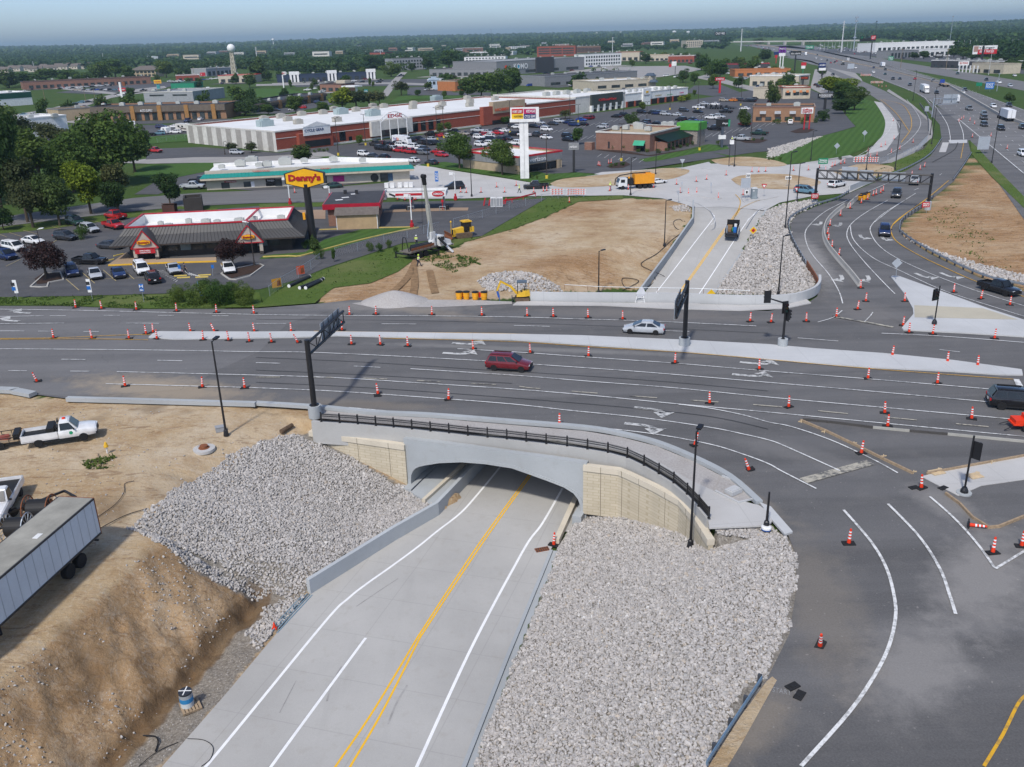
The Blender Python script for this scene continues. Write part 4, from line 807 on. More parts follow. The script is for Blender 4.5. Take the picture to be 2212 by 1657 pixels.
def car_shapes(kind):
 L,Wd,z0,zb,zrf,cab,nd,td=CARK[kind];h=L/2;w=Wd/2;pk=kind in('pickup','work');bed=cab[0]-.05
 def ring(x,lo,hi,ww):return[(x,-ww*.9,lo),(x,-ww,lo+.2),(x,-ww,hi-.16),(x,-ww*.95,hi-.04),(x,-ww*.85,hi),(x,ww*.85,hi),(x,ww*.95,hi-.04),(x,ww,hi-.16),(x,ww,lo+.2),(x,ww*.9,lo)]
 body=MB();st=[]
 if not pk:st+=[ring(-h,z0+.12,zb-.12-td,w*.86),ring(-h+.12,z0+.02,zb-td,w*.95),ring(-h*.6,z0,zb,w)]
 else:st+=[ring(bed,z0,zb,w)]
 st+=[ring(0 if not pk else.3,z0-.02,zb,w),ring(cab[3]-.05,z0,zb,w),ring(h*.78,z0,zb-nd,w*.97),ring(h-.1,z0+.04,zb-nd-.1,w*.90),ring(h,z0+.12,zb-nd-.24,w*.80)]
 loft(body,st)
 if pk:
  body.box((-h+bed)/2,0,z0+.3,bed+h,Wd*.96,.38);th=.10
  for s in(-1,1):body.box((-h+bed)/2,s*(w-th/2),(z0+zb)/2+.12,bed+h,th,zb-z0-.2)
  body.box(-h+.05,0,(z0+zb)/2+.12,.1,Wd-.02,zb-z0-.2)
 rw=w*.76;bw2=w*.93;zt=zrf
 c=[(cab[0],bw2,zb-.02),(cab[3],bw2,zb-.02),(cab[2],rw,zt-.05),(cab[1],rw,zt-.05)]
 secs=[[(x,-y,z)for x,y,z in((cab[0],bw2,zb-.03),(cab[1],rw,zt-.06),(cab[2],rw,zt-.06),(cab[3],bw2,zb-.03))],[(x,-y*.86,z)for x,y,z in((cab[0],bw2,zb-.02),(cab[1]+.04,rw,zt),(cab[2]-.06,rw,zt),(cab[3]+.04,bw2,zb-.02))]]
 secs+=[[(x,-y,z)for x,y,z in s]for s in secs[::-1]]
 loft(body,secs)
 def lerp(a,b,t):return tuple(a[i]+(b[i]-a[i])*t for i in range(3))
 gl={}
 A,B=(cab[3]+.02,bw2*.95,zb),(cab[2],rw*.93,zt-.03)
 g=MB();o=.03
 a1,b1=lerp(A,B,.06),lerp(A,B,.92);g.quad((a1[0]+o,-a1[1]*.92,a1[2]+o),(a1[0]+o,a1[1]*.92,a1[2]+o),(b1[0]+o,b1[1]*.95,b1[2]+o),(b1[0]+o,-b1[1]*.95,b1[2]+o));gl['windscreen']=g
 A,B=(cab[0]-.0,bw2*.95,zb),(cab[1],rw*.93,zt-.03);g=MB()
 a1,b1=lerp(A,B,.1),lerp(A,B,.9);g.quad((a1[0]-o,-a1[1]*.9,a1[2]+o*.6),(a1[0]-o,a1[1]*.9,a1[2]+o*.6),(b1[0]-o,b1[1]*.92,b1[2]+o*.6),(b1[0]-o,-b1[1]*.92,b1[2]+o*.6));gl['rear_window']=g
 for s in(-1,1):
  g=MB();n=1 if kind in('work',)else(3 if kind in('suv','van')else 2)
  for i in range(n):
   t0,t1=(i+.06)/n,(i+.94)/n
   def sp(t,u):
    lo=lerp((cab[0],bw2,zb-.02),(cab[3],bw2,zb-.02),.05+.9*t);hi=lerp((cab[1],rw,zt-.06),(cab[2],rw,zt-.06),.03+.94*t)
    p=lerp(lo,hi,u);return(p[0],s*(p[1]+.018),p[2]+.01)
   g.quad(sp(t0,.08),sp(t1,.08),sp(t1,.88),sp(t0,.88))
  gl['side_window'+('' if s<0 else '_')]=g
 R=.38 if pk else(.37 if kind=='suv' else.34);wx=(-h*.60,h*.63)
 if kind=='work':wx=(-h*.56,h*.62)
 return body,gl,R,wx,(L,Wd,z0,zb,nd,h,w,bed,pk)
def wheel_mb(R,w_=.22):return MB().lathe([(R*.62,-w_/2),(R*.93,-w_/2),(R,-w_/2+.04),(R,w_/2-.04),(R*.93,w_/2),(R*.62,w_/2)],n=20)
def rim_mb(R,w_=.22):
 m=MB().lathe([(R*.64,-w_/2+.01),(R*.64,w_/2-.06),(R*.5,w_/2-.05),(R*.5,w_/2-.09),(R*.1,w_/2-.09)],n=16)
 for k_ in range(5):
  t=2*math.pi*k_/5;m.box(R*.34*math.cos(t),R*.34*math.sin(t),w_/2-.05,R*.55,.06,.04,t)
 return m
CARP={}
def car_near(kind):
 if kind in CARP:return CARP[kind]
 body,gl,R,wx,(L,Wd,z0,zb,nd,h,w,bed,pk)=car_shapes(kind)
 root=bpy.data.objects.new('car',None);parts={}
 b=body.build('body',PC['white'])
 bm=bmesh.new();bm.from_mesh(b.data);bmesh.ops.remove_doubles(bm,verts=bm.verts,dist=.001);bmesh.ops.bevel(bm,geom=[e for e in bm.edges if len(e.link_faces)==2 and e.calc_face_angle(0)>.35],offset=.055,segments=2,affect='EDGES',clamp_overlap=True);bm.to_mesh(b.data);bm.free()
 b.data.polygons.foreach_set('use_smooth',[True]*len(b.data.polygons));md=b.data;md.set_sharp_from_angle(angle=R_(32))
 parts['body']=(b.data,None)
 COL.objects.unlink(b)
 me={}
 for n_,g in gl.items():o=g.build(n_,GLASS,fix=False);me[n_]=o.data;COL.objects.unlink(o)
 def mk(mb,n_,m,sm=False):o=mb.build(n_,m,smooth_=sm);d=o.data;COL.objects.unlink(o);return d
 CARP[kind]=dict(body=b.data,glass=me,wheel=mk(wheel_mb(R),'wheel',TYRE),rim=mk(rim_mb(R),'rim',RIM),head=mk(MB().box(0,0,0,.14,.34,.15),'headlight',LAMP),tail=mk(MB().box(0,0,0,.1,.26 if not pk else.14,.2 if not pk else.42),'tail_light',TAIL),grille=mk(MB().box(0,0,0,.1,Wd*.46,.22),'grille',BLKP),bump=mk(MB().box(0,0,0,.12,Wd*.88,.2),'bumper',BLKP),mirror=mk(MB().box(0,0,0,.1,.2,.14),'wing_mirror',BLKP),plate=mk(MB().box(0,0,0,.02,.32,.15),'number_plate',REFL),sill=mk(MB().box(0,0,0,L*.5,Wd*.97,.12),'sill',BLKP),R=R,wx=wx,dim=(L,Wd,z0,zb,nd,h,w,bed,pk),roofrack=mk(MB().box(0,-w*.62,0,1.9,.05,.05).box(0,w*.62,0,1.9,.05,.05),'roof_rails',BLKP),bedm=mk(MB().box(0,0,0,(bed+h)*.93,Wd*.8,.04),'bed_liner',BLKP))
 return CARP[kind]
def child(n_,me,parent,loc=(0,0,0),rot=(0,0,0),m=None):
 o=bpy.data.objects.new(n_,me);COL.objects.link(o);o.parent=parent;o.location=loc;o.rotation_euler=rot
 if m is not None:o.material_slots[0].link='OBJECT';o.material_slots[0].material=m
 return o
def heading(px,d):
 a=P(*px);b=P(px[0]+d[0],px[1]+d[1]);v=b-a;return math.atan2(v.y,v.x)
NAMES=dict(sedan='sedan',coupe='coupe',suv='suv',hatch='hatchback',van='minivan',pickup='pickup_truck',work='pickup_truck')
CATS=dict(sedan='car',coupe='car',suv='SUV',hatch='car',van='minivan',pickup='pickup truck',work='pickup truck')
def near_car(kind,colr,px,d,label,z=0.0,group=None,chrome=True,rails=None,rz=None,scale=1.0):
 k_=car_near(kind);L,Wd,z0,zb,nd,h,w,bed,pk=k_['dim']
 p=P(*px,z);t=thing(NAMES[kind],label,CATS[kind],p,heading(px,d)if rz is None else rz,group);t.scale=(scale,)*3
 child('body',k_['body'],t,m=PC[colr])
 for n_,me in k_['glass'].items():child(n_.rstrip('_'),me,t)
 for x in k_['wx']:
  for s in(-1,1):
   wh=child('wheel',k_['wheel'],t,(x,s*(w-.1),k_['R']),(-s*math.pi/2,0,0));child('rim',k_['rim'],wh)
 for s in(-1,1):
  child('headlight',k_['head'],t,(h-.09,s*w*.62,zb-nd-.22));child('tail_light',k_['tail'],t,(-h+.03,s*w*.80,zb-.2 if not pk else zb-.25));child('wing_mirror',k_['mirror'],t,(CARK[kind][5][3]-.25,s*(w+.07),zb+.08))
 child('grille',k_['grille'],t,(h-.03,0,zb-nd-.30));child('bumper',k_['bump'],t,(h-.05,0,z0+.16));child('bumper',k_['bump'],t,(-h+.04,0,z0+.18));child('number_plate',k_['plate'],t,(-h-.02,0,z0+.42))
 child('sill',k_['sill'],t,(0,0,z0+.02))
 if kind in('suv','van')and rails is not False:child('roof_rails',k_['roofrack'],t,(-.8,0,CARK[kind][4]+.02))
 if pk:child('bed_liner',k_['bedm'],t,((-h+bed)/2,0,z0+.52))
 return t
FARM={}
def far_mesh(kind):
 if kind in FARM:return FARM[kind]
 body,gl,R,wx,(L,Wd,z0,zb,nd,h,w,bed,pk)=car_shapes(kind)
 for g in gl.values():body.mat(1);body.add(g.v,g.f)
 body.mat(2)
 for x in wx:
  for s in(-1,1):body.tube((x,s*(w-.22),R),(x,s*(w+.01),R),R,R,12)
 if pk:body.box((-h+bed)/2,0,z0+.52,(bed+h)*.93,Wd*.8,.05)
 body.mat(3);body.box(-h+.03,-w*.75,zb-.22,.1,.3,.18);body.box(-h+.03,w*.75,zb-.22,.1,.3,.18)
 body.mat(4);body.box(h-.08,-w*.6,zb-nd-.24,.14,.32,.14);body.box(h-.08,w*.6,zb-nd-.24,.14,.32,.14)
 o=body.build(NAMES[kind],[PC['white'],GLASS,TYRE,TAIL,LAMP],fix=False);me=o.data
 bm=bmesh.new();bm.from_mesh(me);bmesh.ops.recalc_face_normals(bm,faces=[f for f in bm.faces if f.material_index!=1]);bm.to_mesh(me);bm.free()
 bpy.data.objects.remove(o);FARM[kind]=me;return me
def far_car(kind,colr,px,rz,label,group,z=0.0,scale=1.0):
 o=bpy.data.objects.new(NAMES[kind],far_mesh(kind));COL.objects.link(o);o.location=P(*px,z);o.rotation_euler=(0,0,rz);o.scale=(scale,)*3
 o.material_slots[0].link='OBJECT';o.material_slots[0].material=PC[colr]
 return props(o,label,CATS[kind],group)
KW=dict(d='sedan',s='suv',p='pickup',v='van',h='hatch',c='coupe');CW=dict(w='white',s='silver',g='grey',k='black',r='red',m='maroon',n='navy',b='blue',t='teal',e='green',a='tan',o='orange',c='charcoal')
KN=dict(sedan='sedan',suv='SUV',pickup='pickup',van='minivan',hatch='hatchback',coupe='coupe')
def fleet(r,c,s,rz,where,group,jit=.12,flip=True):
 """s: 'x,y,colour+kind ...' read off a crop; labels count same-looking ones from the left"""
 items=[]
 for t in s.split():
  x,y,q=t.split(',');px=Q(r,c,float(x),float(y));items.append((px,q[0],q[1]))
 items.sort(key=lambda i:i[0][0]);tot={}
 for i in items:tot[i[1:]]=tot.get(i[1:],0)+1
 seen={}
 for px,cc,kk in items:
  n=seen.get((cc,kk),0);seen[(cc,kk)]=n+1;nm=CW[cc]+' '+KN[KW[kk]]
  lab=(nm+' '+where)if tot[(cc,kk)]==1 else('%s from left of the %ss %s'%(ordw(n),nm,where))
  a=rz if not callable(rz)else rz(px)
  far_car(KW[kk],CW[cc],px,a+rnd.uniform(-jit,jit)+(math.pi if flip and rnd.random()<.5 else 0),lab,group)
  # --- on the main road and the ramps
near_car('sedan','silver',Q(3,2,1138,280),(-40,-2),'silver sedan with sunroof heading left on far side of main road')
near_car('suv','maroon',(1100,797),(40,2.6),'dark red SUV with roof rack driving right on main road')
near_car('suv','black',(2198,880),(40,3),'large black SUV at right photo edge near the stop line',scale=1.08)
near_car('pickup','black',Q(2,3,1990,800),(60,17),'black pickup truck rounding the right-hand ramp by the guardrail',scale=.95)
near_car('suv','navy',Q(2,3,1003,300),(2,22),'old dark blue square SUV driving down the ramp toward camera')
near_car('suv','charcoal',Q(1,3,1107,838),(-5,12),'dark SUV on the ramp just past the black sign gantry')
near_car('pickup','silver',Q(1,3,1262,725),(6,-12),'silver pickup truck seen beneath the black sign gantry')
near_car('suv','teal',Q(1,3,322,808),(30,3),'light blue SUV entering the roundabout beside a red yield sign')
near_car('suv','white',Q(1,3,592,752),(20,-4),'white SUV leaving roundabout next to dirt island')
near_car('pickup','black',Q(1,2,207,768),(-40,1),'black pickup truck on new concrete near red barrier rail')
near_car('suv','black',Q(1,1,1715,770),(-40,2),'black SUV on the concrete street beside a black lamp post')
near_car('sedan','green',Q(1,1,660,762),(-40,3),'dark green sedan parked before the teal-roofed strip mall')
o=near_car('coupe','white',Q(1,2,1258,722),(40,-4),'small white convertible with black top behind the orange vacuum truck',scale=.9)
# --- the yellow sign restaurant car park
DD=(10,12)
near_car('van','green',(163,485),(30,7),'dark green minivan parked beside the round bush, farthest row')
near_car('suv','silver',(195,501),(30,7),'silver SUV parked next to the round bush')
near_car('pickup','red',(250,473),(-30,-5),'bright red pickup truck facing away from the restaurant, farther of two')
near_car('pickup','red',(246,493),(30,7),'red pickup truck with silver lower trim, nearer of two')
near_car('suv','charcoal',(143,518),(32,3),'dark grey SUV parked in front of the round bush')
near_car('sedan','white',(73,526),(32,4),'white sedan with black roof in the restaurant car park')
near_car('van','white',(31,541),(32,6),'white minivan parked near left photo edge')
near_car('van','navy',(12,559),(32,6),'dark blue minivan cut by left photo edge in car park')
near_car('sedan','charcoal',(240,537),(32,2),'dark grey sedan half hidden by the restaurant roof corner')
near_car('pickup','black',(196,570),(40,1),'black pickup truck in front of the restaurant entrance ramp',scale=.95)
near_car('suv','navy',(156,594),(8,13),'dark blue SUV parked beside the purple tree')
near_car('sedan','silver',(206,599),(8,13),'silver sedan parked between dark blue SUV and blue coupe')
near_car('coupe','navy',(257,597),(8,13),'blue coupe with dark soft top in the front row')
near_car('van','white',(307,589),(10,12),'white minivan nosed against a black SUV')
near_car('suv','black',(331,608),(-9,-12),'black SUV with rear to camera beside hatched bay')
near_car('coupe','silver',(376,588),(9,12),'silver grey coupe beside a walking couple and blue bay sign')
near_car('sedan','white',(494,586),(8,13),'white sedan parked under the second purple tree')
# --- left middle distance
near_car('pickup','red',Q(1,0,1342,455),(30,2),'red pickup truck driving past the big tree')
near_car('pickup','silver',Q(1,0,1668,768),(40,-1),'silver pickup truck parked at left end of teal-roofed strip mall')
near_car('pickup','black',Q(1,0,1735,722),(40,-2),'black pickup truck behind the silver one at teal-roofed mall')
near_car('suv','silver',Q(1,0,2048,470),(40,1),'silver SUV alone by planted beds beside the striped wall')
fleet(1,0,'1380,303,ts 1395,245,ns 1520,290,ws 1272,312,kp 1215,312,kd 1500,240,wd',.15,'by the motorhome','cars by the motorhome')
fleet(0,0,'640,912,ks 700,893,ts 766,887,kd 735,930,md 335,985,kp 210,1000,td 855,862,ts 550,955,md 1030,828,wd 1240,788,kp 570,1035,wd 285,1005,wv 872,905,rp',.45,'on the far left road','cars on the far left road')
ds=' '.join('%d,%d,%s'%(525+i*17+rnd.uniform(-3,3),772-i*1.2+rnd.uniform(-2,2),rnd.choice(['ws','ws','wd','kd','rs','sd','ws']))for i in range(27))+' '+' '.join('%d,%d,%s'%(650+i*38,782,q)for i,q in enumerate(['ad','ad','kd','sd','ks','bd','kd','wd','ks','td']))
fleet(0,0,ds,.6,'on the dealer lot before the dark brick shops','cars on the brick shops lot',.3)
fleet(0,0,' '.join('%d,%d,%s'%(1470+i*36,712-i*3+rnd.uniform(-6,8),rnd.choice(['ws','kd','sd','bd','ks','wp']))for i in range(13)),.5,'near the green shop','cars by the green shop',.3)
fleet(0,1,'445,785,wp 500,772,ws 845,705,wd 915,715,ks 950,690,ms 1060,718,ks 1075,700,kp 1255,657,kp 1515,778,wd 1900,765,wp 1790,755,bs',.35,'in the streets behind the big mall','cars behind the mall')
# --- the mall car park
MR=R_(137)
fleet(1,1,'935,485,ws 1015,502,cd 1105,507,kd 1355,538,wd 1517,557,cd 1035,398,cp 1085,388,md 1075,432,ks 1145,440,kp 1188,442,ss 1240,452,rs 1342,466,rp 1440,472,gs 1260,408,ws 1345,418,ws 1400,430,wd 1455,436,cd 1210,395,ks 1130,395,kd 1360,362,ks 1408,355,ks 1432,382,cs 1490,390,ks 1552,390,ks 1510,352,sd 1515,312,kp 1600,320,rd 1650,322,wd 1715,292,kp 1795,304,ad 1920,278,sp 2005,288,sd 2085,272,cd 2090,298,rd 2140,277,wd 1900,312,kd 1960,318,rs 2015,327,ws 1930,337,ws 1965,362,kd 2030,357,ks 2110,357,ks 2170,342,cd 1940,402,ws 2000,392,ws 1568,462,rd 1605,490,rd',MR,'in the mall car park left part','cars in mall car park left part')
fleet(1,2,'240,207,sd 185,240,kd 282,247,nd 355,217,cd 405,197,ss 300,268,wv 487,207,ns 537,227,ns 612,222,kd 600,182,bd 640,170,ms 668,167,ms 785,245,ss 215,318,cp 105,318,wp 15,310,ks 297,337,wd 482,328,ks 487,357,kd 40,248,ws 12,243,cs 350,487,kd 335,560,wp 30,388,ws 900,152,kd 972,142,ks 1120,117,ks 1210,122,ks 1250,127,ns 1268,115,kd 1325,133,ss 1420,138,sd 1485,102,cs 1460,182,ks 1150,207,cs 1158,222,cd 1255,217,kd 1340,227,td 1550,182,kd 1540,203,nd 1582,203,bd 1640,208,bd 1612,78,wp 1607,113,kd 1662,42,sd 1750,46,wd 1727,168,wp 1792,158,ss 1750,262,kp 1847,113,kp 2007,222,ms 2135,303,ep 1985,352,sp 2010,85,wd 1905,14,os 1955,12,cs 2030,16,cs 2068,18,ks 1830,14,as',MR,'in the mall car park right part','cars in mall car park right part')
# --- freeway
FR=lambda px:math.atan2(P(px[0]+30,px[1]+13).y-P(*px).y,P(px[0]+30,px[1]+13).x-P(*px).x)
fleet(0,3,'755,592,wv 540,547,rd 510,527,ks 575,542,kd 592,533,rd 910,632,wp 912,590,nd 1012,608,cp 1010,647,ed 1078,690,kp 1137,688,cd 1268,688,rd 1225,742,cs 1425,705,gs 1455,812,ks 1700,787,cs 1682,807,wd 1945,932,ws 2080,922,ks 1735,952,gp 1862,1034,cp 490,447,kd 425,478,kd 460,517,wd 415,507,ws 575,507,wd 1865,1000,gs',FR,'on the freeway','cars on the freeway',.03,False)
fleet(1,3,'1865,228,cs 2010,262,ks 2200,252,ks 2200,485,ws',FR,'on the near freeway lanes at right','cars on near freeway lanes',.03,False)
fleet(0,3,'1637,643,es 1885,697,ks 1990,722,wp 2092,752,ss 745,470,rd 560,652,ks 2130,660,wd 1980,628,ws',lambda px:FR(px)+.1,'on the frontage road','cars on the frontage road',.1,False)
ff=' '.join('%d,%d,%s'%(12+rnd.uniform(0,560),0,rnd.choice(['ws','kd','sd','cs','rs','wv']))for i in range(1))
far_l=[]
for i in range(46):
 t=rnd.random();x=1600+130*t;y=96+22*t+rnd.uniform(-3.2,4.5);far_l.append('%d,%d,%s'%((x-1659)*4,y*4,rnd.choice(['ws','kd','sd','cs','rd','wd','ks','sv'])))
fleet(0,3,' '.join(far_l),FR,'in dense traffic near the overpass','cars in dense far traffic',.03,False)
dl=[]
for i in range(64):
 t=rnd.random();x=1765+190*t;y=101+15*t+rnd.uniform(-4,6);dl.append('%d,%d,%s'%((x-1659)*4,y*4,rnd.choice(['ws','wd','sd','ss','cs','wd','kd'])))
fleet(0,3,' '.join(dl),.9,'on the far car dealer lot','cars on the far dealer lot',.25)
fleet(1,3,'30,20,kd',.5,'by the brown restaurant','cars by the brown restaurant');fleet(0,3,'440,755,cs 415,740,kd 490,780,ss 90,600,sd 200,690,wd',.9,'behind the brown restaurant','cars behind the brown restaurant')
fleet(0,2,'285,638,ks 322,645,ks 520,612,md 680,578,bd 800,590,wv 1700,640,sd 1540,552,md 2005,690,ss 1870,640,wd 1330,660,wv 1420,672,wp 150,745,bv',.5,'around the plaza behind the mall','cars around the far plaza',.3)
# --- lorries
def box_lorry(name,label,px,d,L,Wd,H,cabL,colr_box,colr_cab,cat='truck',clear=.9,z=0.0,nose=True):
 t=thing(name,label,cat,P(*px,z),heading(px,d))
 MB().box(-cabL/2,0,clear+(H-clear)/2,L-cabL,Wd,H-clear).build('cargo_box',colr_box,t)
 c=MB();x0=L/2-cabL
 if nose:loft(c,[[(x0,-Wd*.46,.6),(x0,Wd*.46,.6),(x0,Wd*.44,H*.72),(x0,-Wd*.44,H*.72)],[(x0+cabL*.45,-Wd*.46,.6),(x0+cabL*.45,Wd*.46,.6),(x0+cabL*.38,Wd*.4,H*.72),(x0+cabL*.38,-Wd*.4,H*.72)],[(x0+cabL*.6,-Wd*.44,.6),(x0+cabL*.6,Wd*.44,.6),(x0+cabL*.6,Wd*.42,H*.46),(x0+cabL*.6,-Wd*.42,H*.46)],[(x0+cabL,-Wd*.38,.6),(x0+cabL,Wd*.38,.6),(x0+cabL,Wd*.34,H*.38),(x0+cabL,-Wd*.34,H*.38)]])
 else:loft(c,[[(x0,-Wd*.48,.5),(x0,Wd*.48,.5),(x0,Wd*.47,H*.92),(x0,-Wd*.47,H*.92)],[(x0+cabL*.8,-Wd*.46,.5),(x0+cabL*.8,Wd*.46,.5),(x0+cabL*.55,Wd*.44,H*.9),(x0+cabL*.55,-Wd*.44,H*.9)],[(x0+cabL,-Wd*.42,.5),(x0+cabL,Wd*.42,.5),(x0+cabL*.85,Wd*.4,H*.5),(x0+cabL*.85,-Wd*.4,H*.5)]])
 c.build('cab',colr_cab,t)
 g=MB();xx=x0+cabL*(.47 if nose else.72);g.add([(xx+.12,-Wd*.38,H*.48),(xx+.12,Wd*.38,H*.48),(xx-.02,Wd*.36,H*.68 if nose else H*.82),(xx-.02,-Wd*.36,H*.68 if nose else H*.82)],[(0,1,2,3)]);g.build('windscreen',GLASS,t,fix=False)
 for s in(-1,1):MB().box(x0+cabL*.22,s*Wd*.462,H*.58,cabL*.3,.03,H*.16).build('side_window',GLASS,t)
 MB().box(-cabL*.2,0,.72,L*.95,Wd*.5,.25).build('chassis',DARKM,t)
 for x in[L/2-cabL*.55,-L/2+1.6]+([-L/2+2.8]if L>9 else[]):
  for s in(-1,1):w_=wheel_mb(.48,.3).build('wheel',TYRE,t);w_.location=(x,s*(Wd/2-.16),.48);w_.rotation_euler=(R_(90),0,0)
 return t
WB=mat('white_box_panel',(.70,.71,.72),.5,.1,.6)
t=box_lorry('delivery_van','white step van with purple and orange lettering in the mall car park',Q(1,1,1265,387),(30,1.5),6.9,2.3,3.1,1.9,WB,WB,'delivery van',.6,nose=False)
_tz=-heading(Q(1,1,1265,387),(30,1.5))
text('Fed',1.35,.75,mat('purple_lettering',(.08,.02,.22)),t,(-2.1,-1.17,2.05));text('Ex',.95,.75,mat('orange_lettering',(.75,.16,.02)),t,(-.85,-1.17,2.05))
def semi(label,px,d,colr_cab,trailer=True,flat=False,tl=13.5):
 t=thing('semi_truck',label,'truck',P(*px),heading(px,d));x0=4.0+tl/2-4
 c=MB();f=x0;loft(c,[[(f-1.8,-1.2,.9),(f-1.8,1.2,.9),(f-1.8,1.15,3.6),(f-1.8,-1.15,3.6)],[(f+.2,-1.2,.8),(f+.2,1.2,.8),(f,1.05,3.5),(f,-1.05,3.5)],[(f+.9,-1.15,.7),(f+.9,1.15,.7),(f+.75,1.0,2.0),(f+.75,-1.0,2.0)],[(f+2.4,-1.0,.6),(f+2.4,1.0,.6),(f+2.35,.85,1.7),(f+2.35,-.85,1.7)]]);c.build('cab',PC[colr_cab],t)
 MB().add([(f+.78,-.95,2.1),(f+.78,.95,2.1),(f+.18,.9,3.0),(f+.18,-.9,3.0)],[(0,1,2,3)]).build('windscreen',GLASS,t,fix=False)
 for s in(-1,1):MB().box(f-.4,s*1.18,2.5,.8,.05,.7).build('side_window',GLASS,t)
 if flat:MB().box(f-2.2-tl/2,0,1.35,tl,2.5,.25).build('flatbed',WOOD,t)
 else:MB().box(f-2.2-tl/2,0,2.6,tl,2.55,2.75).build('trailer_box',WB,t);MB().box(f-2.2-tl-.02,0,2.6,.03,.06,2.6).build('door_seam',DARKM,t)
 MB().box(f-2-tl/2,0,1.0,tl,1.0,.3).build('chassis',DARKM,t)
 for x in(f+1.6,f-1.6,f-2.9,f-2.2-tl+1.2,f-2.2-tl+2.5):
  for s in(-1,1):w_=wheel_mb(.5,.4).build('wheel',TYRE,t);w_.location=(x,s*1.02,.5);w_.rotation_euler=(R_(90),0,0)
 return t
semi('white semi truck with long white trailer driving toward camera on freeway',Q(0,3,1350,800),(30,13),'white');semi('semi truck with blue cab and empty flatbed trailer',Q(0,3,1515,745),(-30,-10),'blue',flat=True)
semi('semi truck with dark blue cab hauling grey trailer, nearest truck on freeway',Q(0,3,2050,1035),(-30,-12),'navy',tl=12);semi('semi truck with red cab and white trailer far up the freeway',Q(0,3,985,580),(-30,-9),'red',tl=12)
semi('black semi truck in a row of cars on freeway',Q(0,3,645,560),(30,13),'black',flat=True,tl=8);semi('white semi truck farthest up the freeway by the green sign',Q(0,3,325,480),(30,12),'white',tl=10)
box_lorry('box_truck','white box truck just under the white sign frame on the freeway',Q(0,3,1612,888),(-30,-12),7.5,2.4,3.5,2.2,WB,PC['white']);box_lorry('box_truck','silver grey box truck beyond the black semi truck',Q(0,3,688,530),(-30,-10),7,2.4,3.6,2.0,mat('grey_box_panel',(.45,.46,.47),.5),PC['charcoal'])
box_lorry('box_truck','white box truck on the street by the grey shop block',Q(0,0,1800,795),(3,8),7,2.4,3.4,2.0,WB,PC['white']);box_lorry('box_truck','white box truck parked beside a big tree near two people',Q(1,0,1150,250),(4,9),6,2.3,3.1,1.8,WB,PC['white'])
t=thing('motorhome','long cream motorhome with dark swoosh stripes parked by the striped mall wall','motorhome',Q3(1,0,1612,278)if False else P(*Q(1,0,1612,278)),heading(Q(1,0,1612,278),(-30,-2.2)))
b=MB();loft(b,[[(x,-1.25,.6),(x,1.25,.6),(x,1.22,z),(x,-1.22,z)]for x,z in((-5.6,3.3),(5.0,3.35),(5.5,3.1),(5.75,2.0))]);b.build('body',mat('cream_gelcoat',(.60,.58,.53),.35),t)
MB().box(5.64,0,2.2,.1,2.2,1.1).build('windscreen',GLASS,t)
for s in(-1,1):
 for x,l_ in((3.2,1.3),(.6,1.2),(-3.4,1.1)):MB().box(x,s*1.26,2.3,l_,.04,.7).build('window',GLASS,t)
 m_=MB();m_.add([(-5.5,s*1.265,1.0),(1.5,s*1.265,1.3),(4.5,s*1.265,2.5),(.8,s*1.265,1.7),(-5.5,s*1.265,1.6)],[(0,1,2,3,4)]);m_.build('swoosh_stripe',mat('brown_stripe',(.12,.09,.07),.5),t,fix=False)
 for x in(-3.2,3.6):w_=wheel_mb(.48,.3).build('wheel',TYRE,t);w_.location=(x,s*1.1,.48);w_.rotation_euler=(R_(90),0,0)
MB().box(-1,0,3.45,1,.8,.25).build('roof_unit',WHITE,t)
t=thing('camper_trailer','white camper trailer between a blue and a white SUV','trailer',P(*Q(1,0,1437,292)),heading(Q(1,0,1437,292),(-30,-2)))
b=MB();loft(b,[[(x,-1.1,.5),(x,1.1,.5),(x,1.05,z),(x,-1.05,z)]for x,z in((-2.0,2.4),(1.2,2.6),(1.9,1.9),(2.0,1.0))]);b.build('body',WHITE,t)
for s in(-1,1):MB().box(0,s*1.09,1.9,.8,.05,.5).build('window',GLASS,t);w_=wheel_mb(.34).build('wheel',TYRE,t);w_.location=(-.3,s*1.02,.34);w_.rotation_euler=(R_(90),0,0)
for i in range(5):
 px=Q(1,2,1715+44*i,78);t=thing('flat_trailer','%s from left of the dark flatbed trailers parked in the mall lot'%ordw(i),'trailer',P(*px),MR,'dark flatbed trailers');MB().box(0,0,.6,5,2,.15).build('deck',DARKM,t);MB().box(2.4,0,1.1,.08,2,.9).build('front_rail',DARKM,t)
 for s in(-1,1):MB().box(0,s*.98,.95,4.8,.05,.06).build('side_rail',DARKM,t);w_=wheel_mb(.36).build('wheel',TYRE,t);w_.location=(-.5,s*1.08,.36);w_.rotation_euler=(R_(90),0,0)
